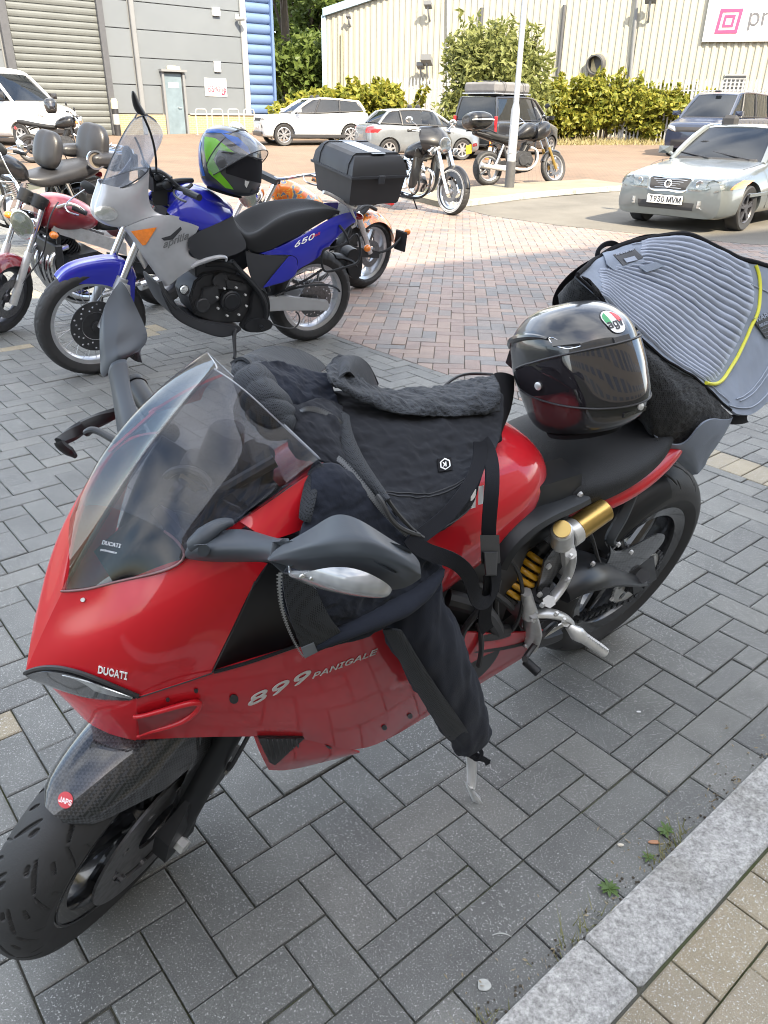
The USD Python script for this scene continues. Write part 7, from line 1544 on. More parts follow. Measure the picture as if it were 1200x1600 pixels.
    part('handlebar', S(tube([(bx - pull, -bw, bz), (bx - pull * .5, -bw * .62, bz + .02), (bx, -.10, bz - .05), (bx, .10, bz - .05), (bx - pull * .5, bw * .62, bz + .02), (bx - pull, bw, bz)], .012, n=10)), o.get('barmat', CHROME), t)
    for s in (1, -1):
        part('grip', S(cyl((bx - pull * .72, s * bw * .74, bz + .01), (bx - pull * 1.02, s * bw * 1.02, bz), .018, n=14)), o.get('gripmat', MBLACK), t)
        part('lever', S(tube([(bx - pull * .5, s * bw * .62, bz + .02), (bx - pull * .4 + .06, s * bw * .8, bz + .01), (bx - pull * .8 + .06, s * bw * 1.0, bz)], .006, n=6)), CHROME2, t)
        mz = o.get('mirz', .16); mp = P(bx - pull * .6 - .02, s * (bw + .02), bz + mz)
        m_ = part('mirror', [S(tube([(bx - pull * .5, s * bw * .6, bz + .02), (bx - pull * .45, s * bw * .85, bz + mz * .6), mp], .005, n=6))], CHROME2, t); part('mirror_head', S(ball(mp, .058, 2, (.3, 1.15, .75))), o.get('mirmat', MBLACK), m_)
    if o.get('lamp'):
        lx, lz, lr = o['lamp']; F = np.stack([[0, 1.0, 0], [0, 0, 1.0], [1.0, 0, 0]], 1)
        hl = part('headlight', S(lathe([(.001, -.14), (lr * .6, -.13), (lr * .96, -.05), (lr * 1.05, .0), (lr * 1.05, .022), (lr * .95, .028)], (lx, 0, lz), F, 32)), o.get('lampmat', CHROME), t); part('reflector', S(lathe([(lr * .95, .018), (lr * .6, -.02), (.001, -.05)], (lx, 0, lz), F, 28)), LAMPIN, hl); part('lens', S(lathe([(lr * .95, .02), (lr * .7, .036), (.001, .046)], (lx, 0, lz), F, 28)), LAMPGLASS, hl)
    if o.get('ind'):
        for s in (1, -1): part('indicator', S(ball((o['ind'][0], s * o['ind'][2], o['ind'][1]), .034, 2, (.9, 1, .8))), AMBER, t)
    part('tail_light', box(.05, .12, .06, (-.28 + o.get('tail', 0), 0, rr_ + .42), bevel=.015), REDLENS, t)
    return t, B, S, sc

# red naked motorcycle at the left edge
rn, RB, RS, rsc = motorcycle('naked_motorcycle', 'red naked motorcycle with a round chrome headlight and silver frame', (0, 0), (10, 520), 1.43, math.radians(9),
    dict(by_front=1, heading=230, scale=.92, rf=.30, rr=.31, wf=.115, wr=.15, cast=5, rimmat=ALLOYD, rake=25, fork=.74, steer=24, paint=REDP, guardf=(20, 150), skirt=.07,
         tank=((.62, .80, .06, .05), (.68, .82, .13, .09), (.82, .85, .17, .13), (.98, .87, .16, .13), (1.06, .86, .08, .08)), seat=((.62, .76, .08, .04), (.5, .76, .14, .05), (.2, .80, .13, .05), (-.15, .86, .10, .05), (-.22, .87, .05, .03)),
         engine=(.78, .42), cyl=(40,), pipes=(1, -1), lamp=(1.19, .80, .10), ind=(1.12, .78, .20), lampmat=CHROME, mirz=.2, framemat=MBLACK, bars=(1.06, .98, .36, .08)))
part('frame_beam', [hull([(x, s * y + d, z + dz) for x, y, z in ((1.02, .10, .80), (.45, .16, .58)) for d in (-.02, .02) for dz in (-.05, .05)]) for s in (1, -1)], ALU, rn)
for y in (-.06, .06): part('instrument', RS(cyl((1.13, y, .93), (1.08, y, 1.01), .052, .058, n=24, bevel=.006)), MBLACK, rn)
part('tail_cowl', loft([ell(x, 0, z, w, h, 16, 2.3) for x, z, w, h in ((.45, .70, .13, .06), (.1, .76, .12, .06), (-.25, .86, .07, .04))], 30, 16), REDP, rn, smooth=60)
part('radiator', box(.06, .34, .3, (1.02, 0, .52), bevel=.01), DARKMET, rn)
part('brake_hose', [RS(tube([(1.08, .2, 1.02), (1.22, .22, .85), (1.2, .16, .62), (1.33, .12, .45), (1.38, .11, .36)], .006, n=6))], BLACKP, rn)
part('header_pipes', [tube([(.98, y, .60), (1.06, y, .48), (.98, y * .9, .26), (.7, y * .8, .20)], .02, n=8) for y in (-.12, -.04, .04, .12)], CHROME2, rn)

# orange custom chopper behind the blue motorcycle
oc, OB, OS, osc = motorcycle('custom_chopper', 'orange flame-painted custom motorcycle behind the blue motorcycle', (562, 448), (330, 480), 1.72, math.radians(8),
    dict(heading=229, scale=.98, rf=.32, rr=.33, wf=.11, wr=.22, rimr=.235, cast=6, rake=34, trail=.14, fork=.86, steer=20, paint=ORANGE, guardr=(50, 170), guardf=(40, 140),
         tank=((.60, .76, .05, .04), (.70, .79, .11, .09), (.86, .83, .15, .12), (1.0, .88, .13, .12), (1.12, .92, .06, .06)), seat=((.62, .72, .06, .03), (.45, .68, .14, .04), (.25, .70, .15, .05), (.05, .78, .10, .04), (-.05, .80, .05, .02)),
         engine=(.82, .40), cyl=(-22, 24), engmat=CHROME2, cylmat=CHROME2, pipes=(-1,), pipez=(0, .09), lamp=(1.42, .92, .085), bars=(1.20, 1.10, .40, .20), gripmat=ORANGE, mirz=.12, mirmat=CHROME, forkmat=CHROME))
part('plate_bracket', [box(.02, .14, .18, (-.30, .18, .44), bevel=.01), tube([(-.05, .15, .35), (-.2, .18, .40), (-.33, .18, .5)], .012, n=8)], MBLACK, oc); part('side_light', ball((-.36, .2, .52), .03, 2), AMBER, oc)

# black and chrome cruiser facing the camera's right
hc, HB, HS, hsc = motorcycle('black_cruiser', 'black and chrome touring cruiser with a batwing fairing and whitewall tyres', (600, 327), (704, 336), 1.61, math.radians(9),
    dict(heading=-40, by_front=1, scale=1.08, rf=.325, rr=.32, wf=.13, wr=.15, cast=0, white=True, rake=28, fork=.68, steer=-14, paint=BLACKPAINT, guardf=(10, 165), guardr=(35, 185), skirt=.15, skirtr=.14,
         tank=((.66, .78, .06, .05), (.74, .80, .14, .10), (.92, .84, .18, .13), (1.08, .88, .14, .12), (1.16, .90, .06, .06)), seat=((.70, .74, .08, .03), (.55, .70, .18, .06), (.25, .74, .19, .08), (-.05, .80, .17, .07), (-.2, .82, .10, .05)), seatmat=LEATHER,
         engine=(.80, .40), cyl=(-24, 22), engmat=CHROME2, cylmat=CHROME2, pipez=(0, .10), lamp=(1.36, .93, .10), ind=(1.32, .86, .22), forkmat=CHROME, bars=(1.16, 1.10, .40, .16), mirz=.14, mirmat=CHROME))
bw_ = [[(1.26, y, .82) for y in (-.16, 0, .16)], [(1.34, y * .9, .93) for y in (-.33, 0, .33)], [(1.27, y, 1.08) for y in (-.29, 0, .29)], [(1.16, y, 1.17) for y in (-.16, 0, .16)]]
Sb = surf(np.array([[(r[0][0] - .16 * (k) ** 2, r[0][1] * -k * -1 if False else abs(r[0][1]) * k, r[0][2]) for k in np.linspace(-1, 1, 9)] for r in bw_]), 24, 30)
part('batwing_fairing', HS(sheet(Sb, .02, flip=grid_normals(Sb)[12, 15, 0] < 0)), BLACKPAINT, hc, smooth=60)
Sw = surf(np.array([[(x - .10 * k * k, w * k, z) for k in np.linspace(-1, 1, 7)] for x, w, z in ((1.17, .20, 1.20), (1.10, .17, 1.30), (1.04, .11, 1.36))]), 12, 16); part('windscreen', HS(sheet(Sw, .004, flip=grid_normals(Sw)[6, 8, 0] < 0)), CARGLASSD, hc, smooth=60)
for s in (1, -1):
    part('pannier', loft([ell(x, s * .30, z, w, h, 16, 3) for x, z, w, h in ((.22, .50, .06, .10), (.12, .50, .10, .16), (-.3, .52, .10, .17), (-.42, .55, .05, .10))], 30, 18), BLACKPAINT, hc, smooth=60)
    part('spot_lamp', [HS(lathe([(.001, -.08), (.045, -.06), (.055, .0), (.045, .012), (.001, .018)], (1.36, s * .22, .84), np.stack([[0, 1.0, 0], [0, 0, 1.0], [1.0, 0, 0]], 1), 20))], CHROME, hc)
    part('lower_fairing', loft([ell(x, s * .24, z, w, h, 14, 2.6) for x, z, w, h in ((.98, .36, .05, .06), (1.04, .52, .10, .20), (1.06, .66, .10, .16), (1.04, .80, .05, .05))], 24, 16), BLACKPAINT, hc, smooth=60)
    part('side_cover', loft([ell(x, s * .17, z, w, h, 14, 2.6) for x, z, w, h in ((.72, .58, .04, .06), (.58, .58, .06, .13), (.42, .58, .05, .10))], 24, 12), BLACKPAINT, hc, smooth=60)
    part('crash_bar', tube([(1.02, s * .1, .60), (1.0, s * .30, .55), (.98, s * .33, .38), (1.0, s * .12, .25)], .014, n=8), CHROME, hc)
part('air_cleaner', cyl((.82, .10, .58), (.82, .20, .58), .085, n=28, bevel=.015), CHROME, hc); part('fork_cover', [HS(hull([(1.60 - .02 + x - (z - .33) * .5, s * .11 + y, z) for z in (.62, .9) for x in (-.04, .04) for y in (-.03, .03)])) for s in (1, -1)], CHROME2, hc)

# black motorcycle with a top box beyond the lamp post
tg, TB_, TS, tsc = motorcycle('black_motorcycle', 'black motorcycle with a rounded top box beyond the lamp post', (789, 291), (864, 288), 1.54, math.radians(9),
    dict(heading=24, by_front=1, scale=1.13, rf=.32, rr=.32, wf=.11, wr=.16, cast=5, rimmat=ALLOY, rake=25, fork=.80, steer=10, paint=BLACKPAINT, guardf=(60, 160), forkmat=GOLD,
         tank=((.62, .90, .07, .05), (.70, .92, .15, .10), (.86, .98, .19, .15), (1.02, .98, .16, .14), (1.10, .96, .08, .08)), seat=((.66, .86, .07, .03), (.5, .84, .15, .05), (.25, .86, .15, .06), (.0, .92, .13, .05), (-.1, .94, .06, .03)),
         engine=(.76, .46), cyl=(30,), pipes=(-1,), pipemat=ALU, bars=(1.10, 1.16, .40, .12), mirz=.18))
part('nose_fairing', loft([ell(x, 0, z, w, h, 18, 2.4) for x, z, w, h in ((1.02, .92, .20, .14), (1.18, .98, .20, .17), (1.34, 1.02, .15, .14), (1.42, 1.02, .06, .06))], 36, 20), BLACKPAINT, tg, smooth=60)
part('headlight', TS(ball((1.38, .0, 1.0), .07, 2, (.6, 1.4, .8))), LAMPIN, tg)
Sw = surf(np.array([[(x - .12 * k * k, w * k, z) for k in np.linspace(-1, 1, 7)] for x, w, z in ((1.26, .17, 1.12), (1.18, .16, 1.28), (1.10, .12, 1.40))]), 12, 16); part('windscreen', sheet(Sw, .004, flip=grid_normals(Sw)[6, 8, 0] < 0), CLEARS, tg, smooth=60)
part('tail_cowl', loft([ell(x, 0, z, w, h, 16, 2.3) for x, z, w, h in ((.45, .78, .14, .06), (.1, .86, .13, .06), (-.3, .96, .07, .04))], 30, 16), BLACKPAINT, tg, smooth=60)
tb = part('top_box', loft([ell(x, 0, 1.16, w, h, 18, 2.6) for x, w, h in ((.02, .14, .05), (-.02, .22, .12), (-.22, .25, .16), (-.42, .22, .13), (-.47, .12, .05))], 36, 22), BLACKPAINT, tg, smooth=60); part('trim_band', [tube([(.03, -.15, 1.15), (.0, -.23, 1.15), (-.22, -.255, 1.15), (-.44, -.2, 1.15)], .014, n=8), tube([(.03, .15, 1.15), (.0, .23, 1.15), (-.22, .255, 1.15), (-.44, .2, 1.15)], .014, n=8)], ALU, tb)
part('rack', [tube([(.15, s * .12, .92), (-.1, s * .13, 1.0), (-.4, s * .12, 1.0)], .012, n=8) for s in (1, -1)], MBLACK, tg); part('number_plate', box(.01, .2, .16, (-.42, 0, .66), bevel=.004), PLATEY, tg, smooth=False)

# big touring motorcycle whose leather seats show between the bikes on the left
tr, TRB, TRS, trsc = motorcycle('touring_motorcycle', 'touring motorcycle with padded black leather seats and backrests', (130, 372), (40, 350), 1.62, math.radians(8),
    dict(heading=236, scale=1.0, rf=.32, rr=.31, wf=.13, wr=.15, cast=5, rake=29, fork=.70, paint=BLACKPAINT, guardf=(10, 150), guardr=(20, 180), skirtr=.14,
         tank=((.70, .78, .06, .05), (.8, .82, .18, .12), (1.0, .88, .20, .14), (1.16, .90, .1, .1)), seat=((.74, .74, .1, .03), (.55, .72, .20, .08), (.25, .76, .21, .10), (-.1, .82, .20, .09), (-.22, .84, .1, .05)), seatmat=LEATHER,
         engine=(.82, .40), cyl=(-24, 22), engmat=CHROME2, cylmat=CHROME2, lamp=(1.40, .92, .10), bars=(1.14, 1.06, .42, .2), mirz=.10, mirmat=CHROME))
def pad(cx, cz, w, h, d, tilt, nm, y=0):
    m = ball((0, 0, 0), 1, 4, (d, w, h)); v = m.vertices; e = 2.8; q = np.sign(v / [d, w, h]) * np.abs(v / [d, w, h]) ** (2 / e); v2 = q * [d, w, h]
    v2 += (m.vertex_normals * ((np.abs(np.sin(v2[:, 1:2] * PI / (w * .8))) - .5) * .005)); m.vertices = v2
    c, s = math.cos(tilt), math.sin(tilt); m.apply_transform(mat4((cx, y, cz), R=np.array([[c, 0, s], [0, 1, 0], [-s, 0, c]]))); part(nm, m, LEATHER, tr, smooth=70)
pad(.38, 1.02, .21, .20, .09, -.25, 'rider_backrest'); pad(-.22, 1.04, .25, .25, .10, -.2, 'passenger_backrest'); pad(-.16, .95, .10, .07, .18, 0, 'armrest', .28); pad(-.16, .95, .10, .07, .18, 0, 'armrest', -.28)
part('speaker_ring', lathe([(.085, -.012), (.105, -.012), (.105, .012), (.085, .012)], (-.02, .31, .95), frame((.25, 1, .1)), 30, close=True), CHROME, tr); part('speaker', lathe([(.085, -.005), (.001, -.01)], (-.02, .31, .95), frame((.25, 1, .1)), 24), pbr('speaker_cloth', (.10, .085, .07), .8), tr)
part('luggage_rack', [tube([(-.30, y, 1.0), (-.62, y, 1.0), (-.66, y, 1.03)], .009, n=8) for y in (-.2, -.1, 0, .1, .2)] + [tube([(-.3, -.22, 1.0), (-.64, -.22, 1.0), (-.68, 0, 1.02), (-.64, .22, 1.0), (-.3, .22, 1.0)], .012, n=8)], CHROME, tr)
for s in (1, -1): part('pannier', loft([ell(x, s * .32, z, w, h, 16, 3) for x, z, w, h in ((.2, .50, .06, .10), (.1, .52, .12, .18), (-.4, .54, .12, .19), (-.52, .57, .05, .10))], 30, 18), BLACKPAINT, tr, smooth=60)
part('tail_trunk', hull([(x, y, z) for x in (-.32, -.68) for y in (-.25, .25) for z in (.80, .98)]), BLACKPAINT, tr)

# dark motorcycle at the far left edge, a helmet on its bar
dk, DB_, DS, dsc = motorcycle('dark_motorcycle', 'dark motorcycle at the far left, a black helmet hanging on its bar', (0, 0), (150, 255), 1.42, math.radians(8),
    dict(by_front=1, heading=8, scale=1.15, rf=.30, rr=.31, wf=.115, wr=.15, cast=5, rimmat=ALLOYD, rake=25, fork=.74, paint=BLACKPAINT, guardf=(20, 150),
         tank=((.62, .80, .06, .05), (.68, .82, .13, .09), (.82, .85, .17, .13), (.98, .87, .16, .13), (1.06, .86, .08, .08)), seat=((.62, .76, .08, .04), (.5, .76, .14, .05), (.2, .80, .13, .05), (-.15, .86, .10, .05), (-.22, .87, .05, .03)),
         engine=(.76, .42), cyl=(30,), lamp=(1.2, .9, .09), ind=(1.14, .84, .22), bars=(1.06, 1.04, .36, .08)))
nh = thing('small_black_helmet', 'shiny black helmet resting on the bar of the dark motorcycle at far left', 'helmet')
d = ray(79, 165); q = DB_.R @ (np.array([1.0, -.3, 1.2]) * dsc) + DB_.o; yd = q[1]; hp = CPOS + d * (yd / d[1])
UsdGeom.Xform(stage.GetPrimAtPath(nh)).AddTransformOp().Set(Gf.Matrix4d(*mat4(hp, R=mat4(rz=math.radians(-60))[:3, :3], scale=1.25).T.ravel().tolist()))
make_helmet(nh, HELB, VISOR)
# ================================================================ riding gear lying on the red motorcycle
def cloth_mat(name, col, rough=0.9, sheen=0.04, weave=900.0, bump=0.35, var=0.18):
    return pbr(name, col, rough, var=var, scale=9, bump=bump, bscale=weave, spec=0.12, sheen=sheen)
def mesh_mat(name, col, hole, scale=150.0):
    return usdkit.material(stage, '/World/Looks/' + name, {
        'tc': ('texture_coordinate', {}), 'v': ('voronoi_texture', {'scale': scale, 'randomness': 0.15}), 'r': ('rgb_ramp', {'ramp': [(0.28, hole), (0.42, col)]}), 'rh': ('rgb_ramp', {'ramp': [(0.22, (0, 0, 0)), (0.5, (1, 1, 1))]}),
        'b': ('bump', {'strength': 0.5, 'distance': 0.0012}), 'p': ('principled_bsdf', {'roughness': 0.75, 'specular_ior_level': 0.2, 'sheen_weight': 0.05})},
        [('tc.object', 'v.vector'), ('v.distance', 'r.fac'), ('v.distance', 'rh.fac'), ('r.color', 'p.base_color'), ('rh.color', 'b.height'), ('b.normal', 'p.normal')], surface='p.BSDF')
JKT = cloth_mat('softshell_black', (0.020, 0.0215, 0.026))
JKT2 = cloth_mat('softshell_dark_blue', (0.016, 0.019, 0.028))
JMESH = mesh_mat('black_spacer_mesh', (0.024, 0.027, 0.032), (0.005, 0.006, 0.007), 330)
JMESHG = mesh_mat('grey_spacer_mesh', (0.033, 0.037, 0.044), (0.007, 0.008, 0.009), 340)
WEB = pbr('webbing', (0.013, 0.014, 0.018), 0.75, var=0.12, bump=0.3, bscale=1600, spec=.15)
ZIP = pbr('zip_teeth', (0.10, 0.105, 0.11), 0.4, metal=0.4, var=0.2)
VGREY = cloth_mat('vest_grey', (0.19, 0.22, 0.275), 0.75, 0.05, 600.0, 0.25, 0.10)
VRIB = cloth_mat('vest_rib', (0.30, 0.335, 0.41), 0.7, 0.05, 700.0, 0.2, 0.06)
VMESH = mesh_mat('vest_black_mesh', (0.020, 0.021, 0.023), (0.004, 0.004, 0.005), 210)
YEL = pbr('yellow_piping', (0.52, 0.50, 0.02), 0.5, var=0.05)

def fold(S, amp, sc=(8, 8, 8), seed=0, ridge=False):
    f = meshkit.fbm(S * np.asarray(sc) + seed * 7.7, 4, seed) - .5
    if ridge: f = .25 - np.abs(f) * 2
    m = np.ones(S.shape[:2]); return S + grid_normals(S) * (f * amp * m)[..., None]
def cloth(parent, name, rows, mat, t=.004, nu=60, nv=60, amp=.012, sc=(9, 9, 9), seed=0, label=None, ridge=False, frame=None):
    fr = frame or DU
    if amp > .015: nu, nv = int(nu * 1.6), int(nv * 1.6)
    S = fold(surf(fr.G(rows), nu, nv), amp, sc, seed, ridge)
    if amp > .015:                                            # sharp creases on top of the soft folds
        S = fold(S, amp * .42, np.asarray(sc) * [1.6, 3.2, 2.4], seed + 50, True); S = fold(S, amp * .22, np.asarray(sc) * [5, 2.5, 5], seed + 80, True)
    eye = fr.R.T @ (CPOS - fr.o); fl = ((eye - S) * grid_normals(S)).sum(-1).mean() < 0
    part(name, sheet(S, t, flip=fl), mat, parent, smooth=75, label=label); return S
def along(S, i=None, j=None): return S[i] if i is not None else S[:, j]
def zipper(parent, pts, w=.006, n=60, mat=None):
    p = spl(np.asarray(pts), n); T = np.gradient(p, axis=0); T /= np.linalg.norm(T, axis=1, keepdims=True)
    eye = DU.R.T @ (CPOS - DU.o); ms = []
    for k in range(n):
        N = eye - p[k]; N /= np.linalg.norm(N); B = np.cross(T[k], N); s = 1 if k % 2 else -1
        ms.append(hull([p[k] + B * (s * .0012 + a * w * .5) + T[k] * b * .0012 + N * c for a in (-1, 1) for b in (-1, 1) for c in (0, .0022)]))
    part('zip_teeth', ms, mat or ZIP, parent, smooth=False)

jk = thing('motorcycle_jacket', 'black mesh and softshell riding jacket draped over the tank of the red motorcycle', 'jacket', M=DU.M)
JB = cloth(jk, 'back_panel', [
    [(455, 628, -.02), (520, 615, -.05), (590, 618, -.06), (660, 618, -.06), (725, 612, -.06), (778, 600, -.05)],
    [(478, 672, .03), (540, 662, .03), (600, 662, .03), (665, 662, .035), (730, 655, .035), (785, 648, .03)],
    [(505, 715, .085), (560, 715, .09), (620, 718, .10), (680, 718, .105), (735, 708, .10), (776, 697, .095)],
    [(540, 745, .13), (590, 770, .15), (640, 778, .158), (690, 772, .16), (730, 748, .155), (758, 730, .148)],
    [(580, 770, .165), (615, 800, .185), (655, 812, .19), (690, 806, .188), (722, 790, .182), (748, 762, .17)],
    [(610, 800, .19), (632, 828, .20), (660, 840, .205), (690, 830, .20), (712, 818, .195), (738, 790, .18)]], JKT, amp=.022, sc=(7, 11, 7), seed=1, nu=70, nv=70)
# the mesh roll along the top with its open curled end
JR = cloth(jk, 'shoulder_roll', [
    [(510, 572, -.07), (545, 565, -.09), (590, 603, -.085), (650, 607, -.075), (705, 601, -.07), (772, 586, -.065)],
    [(512, 580, -.03), (552, 590, -.035), (595, 612, -.03), (652, 618, -.025), (708, 614, -.025), (778, 600, -.02)],
    [(518, 592, -.005), (552, 608, .002), (600, 628, .015), (660, 636, .02), (715, 634, .02), (780, 620, .02)],
    [(524, 604, .002), (556, 622, .010), (604, 642, .025), (665, 650, .035), (720, 650, .035), (778, 642, .035)]], JMESHG, amp=.028, seed=2, nu=40, nv=80, sc=(14, 8, 14))
cloth(jk, 'rolled_end', [[(512, 578, -.06), (522, 562, -.07), (545, 555, -.08), (566, 560, -.09), (582, 580, -.10), (592, 603, -.10)], [(516, 588, -.04), (528, 572, -.05), (545, 566, -.05), (560, 572, -.06), (572, 588, -.07), (580, 606, -.07)], [(524, 600, -.01), (534, 584, -.02), (546, 580, -.025), (554, 586, -.03), (562, 598, -.04), (566, 612, -.04)]], JMESHG, amp=.006, seed=3, nu=24, nv=40)
cloth(jk, 'roll_lining', [[(562, 560, -.10), (575, 568, -.11), (592, 600, -.11)], [(560, 580, -.09), (572, 590, -.1), (588, 605, -.11)], [(566, 600, -.08), (574, 604, -.08), (586, 608, -.09)]], CLAY, nu=12, nv=12, amp=0)
# right-hand flap hanging at the seat end
cloth(jk, 'side_flap', [[(768, 586, -.08), (785, 582, -.10), (803, 588, -.11)], [(776, 615, -.03), (792, 612, -.05), (802, 622, -.06)], [(780, 650, .02), (790, 650, .01), (793, 655, .0)], [(772, 692, .08), (778, 690, .075), (782, 686, .07)]], CLAY, nu=24, nv=20, amp=.006, seed=4)
part('hem_cord', tube(DU.P([(694, 604, -.1), (712, 590, -.11), (735, 584, -.12), (770, 585, -.1)]), .003, n=6), BLACKP, jk)
# bunched grey mesh collar
def ribbed(parent, name, path, rad, mat, ribs, depth, n=48, m=150, flat=1.0, seed=0, upv=None):
    p = spl(DU.P(path), m); r = np.interp(np.linspace(0, 1, m), np.linspace(0, 1, len(rad)), rad); F = sweep_frames(p, up=upv); t = np.linspace(0, 2 * PI, n, endpoint=False); rings = []
    for k in range(m):
        w = 1 + depth * np.sin(ribs * 2 * PI * k / m + .9 * np.sin(3 * t + seed) + 1.3 * np.sin(5 * k / m)) + .18 * (meshkit.fbm(np.c_[np.cos(t) * 1.5, np.sin(t) * 1.5, np.full(n, k * 5.0 / m)] + seed, 3) - .5)
        c = np.c_[np.cos(t) * w, np.sin(t) * w * flat, 0 * t] * r[k]; rings.append(p[k] + c @ F[k].T)
    part(name, ring_mesh(rings), mat, parent, smooth=60)
def pleated(parent, name, rows, mat, n, amp, seed, nu=90, nv=60):
    S = surf(DU.G(rows), nu, nv); N = grid_normals(S); eye = DU.R.T @ (CPOS - DU.o); fl = ((eye - S) * N).sum(-1).mean() < 0; N = N * (-1 if fl else 1)
    U, V = np.meshgrid(np.linspace(0, 1, nu), np.linspace(0, 1, nv), indexing='ij'); ph = n * U + .35 * np.sin(5 * V + seed) + .9 * (meshkit.fbm(np.stack([U * 4, V * 3, 0 * U + seed], -1), 3) - .5)
    S = S + N * (amp * np.abs(np.sin(PI * ph)) ** .7 * (.5 + .8 * meshkit.noise(np.stack([U * 6, V * 4, 0 * U + seed], -1))))[..., None]
    part(name, sheet(S, .006, flip=fl), mat, parent, smooth=75)
pleated(jk, 'collar', [[(362, 572, -.10), (378, 560, -.11), (400, 556, -.10), (425, 572, -.075), (440, 590, -.06)], [(368, 600, -.05), (388, 592, -.03), (412, 592, -.02), (440, 606, -.025), (456, 618, -.04)], [(378, 630, -.02), (402, 628, .01), (430, 630, .022), (455, 634, .005), (466, 640, -.02)], [(390, 655, -.005), (418, 658, .03), (445, 660, .04), (462, 656, .02), (469, 655, -.005)], [(418, 684, .01), (438, 688, .035), (452, 685, .04), (462, 676, .025), (467, 668, .005)]], JMESHG, 5, .003, 5)
cloth(jk, 'collar_back', [[(360, 568, -.12), (395, 548, -.17), (440, 540, -.19), (490, 556, -.18), (510, 575, -.15)], [(372, 560, -.09), (400, 552, -.13), (440, 552, -.15), (480, 566, -.14), (500, 582, -.12)], [(385, 562, -.07), (405, 562, -.09), (440, 566, -.10), (470, 578, -.10), (490, 592, -.09)], [(400, 590, -.05), (420, 580, -.06), (445, 585, -.07), (465, 595, -.07), (480, 606, -.06)]], JMESH, amp=.01, seed=6, nu=30, nv=40)
cloth(jk, 'inner_lining', [[(395, 575, -.06), (430, 568, -.08), (470, 578, -.09), (515, 585, -.07)], [(425, 600, -.03), (455, 596, -.05), (490, 602, -.05), (520, 606, -.04)], [(455, 640, .0), (475, 632, -.01), (500, 625, -.02), (525, 622, -.02)], [(470, 680, .03), (485, 668, .02), (505, 650, .015), (530, 640, .005)]], JKT2, amp=.026, seed=7, nu=34, nv=34)
cloth(jk, 'neck_panel', [[(448, 630, -.01), (475, 628, -.01), (510, 628, .0), (535, 640, .01)], [(450, 660, .02), (478, 655, .03), (510, 655, .04), (535, 668, .05)], [(455, 700, .05), (485, 695, .07), (515, 700, .09), (545, 720, .10)], [(495, 725, .10), (515, 728, .11), (545, 745, .13), (575, 780, .15)]], JKT, amp=.024, seed=8, nu=34, nv=34, sc=(16, 8, 16))
# zip guard of mesh, and the zips
cloth(jk, 'zip_guard', [[(522, 650, .035), (534, 644, .035), (546, 650, .035)], [(530, 690, .08), (542, 685, .085), (556, 690, .088)], [(545, 725, .125), (560, 722, .13), (576, 728, .132)], [(572, 762, .165), (584, 757, .17), (598, 760, .172)], [(596, 790, .195), (602, 782, .198), (610, 778, .198)]], JMESH, amp=.004, seed=9, nu=60, nv=16)
zipper(jk, DU.P([(528, 716, .122), (548, 735, .145), (570, 762, .172), (586, 782, .19), (600, 800, .203), (618, 820, .212), (636, 836, .22)]), n=90)
zipper(jk, DU.P([(470, 642, .022), (495, 640, .024), (520, 652, .044), (534, 664, .055)]), n=46)
zipper(jk, DU.P([(437, 896, .258), (438, 935, .262), (446, 970, .262), (460, 1003, .258), (474, 1026, .25)]), n=70, mat=pbr('zip_silver', (.28, .29, .3), .4, metal=.4))
# front panel hanging behind the mirror
cloth(jk, 'front_panel', [
    [(488, 735, .13), (515, 728, .135), (550, 742, .148), (585, 775, .17), (620, 810, .195), (650, 842, .21)],
    [(484, 775, .165), (520, 775, .175), (560, 788, .187), (600, 812, .20), (640, 842, .215), (672, 868, .222)],
    [(470, 830, .195), (515, 835, .205), (560, 845, .213), (610, 860, .222), (655, 878, .228), (692, 890, .23)],
    [(440, 893, .235), (495, 895, .24), (550, 900, .243), (605, 908, .243), (655, 912, .24), (690, 905, .235)],
    [(448, 960, .245), (495, 958, .25), (545, 955, .252), (590, 950, .25), (640, 938, .245), (675, 920, .238)],
    [(474, 1026, .235), (510, 1014, .242), (550, 1001, .245), (590, 985, .245), (630, 960, .24), (660, 935, .234)]], JKT2, amp=.022, sc=(8, 10, 8), seed=11, nu=80, nv=70)
cloth(jk, 'mesh_insert', [[(440, 895, .243), (470, 905, .252), (495, 922, .258)], [(446, 935, .252), (480, 945, .259), (512, 958, .262)], [(455, 970, .256), (490, 975, .261), (525, 978, .262)], [(474, 1022, .245), (505, 1012, .252), (545, 1000, .255)]], JMESH, amp=.004, seed=12, nu=24, nv=24)
part('facing_tape', tube(DU.P([(500, 722, .13), (490, 745, .142), (480, 790, .175), (476, 812, .185)]), [.008, .011, .011, .009], n=12, m=60, flat=.5), JMESH, jk)
part('hem_roll', tube(DU.P([(692, 888, .24), (668, 918, .25), (625, 948, .257), (575, 972, .26), (530, 992, .258), (495, 1010, .252)]), [.004, .015, .019, .015, .012, .006], n=16, m=60, flat=.75), JKT2, jk)
part('garment_tag', sheet(surf(DU.G([[(470, 1012, .25), (490, 1003, .255)], [(476, 1028, .247), (496, 1018, .25)]]), 4, 4), .001, flip=True), pbr('tag_grey', (.16, .18, .21), .6), jk)
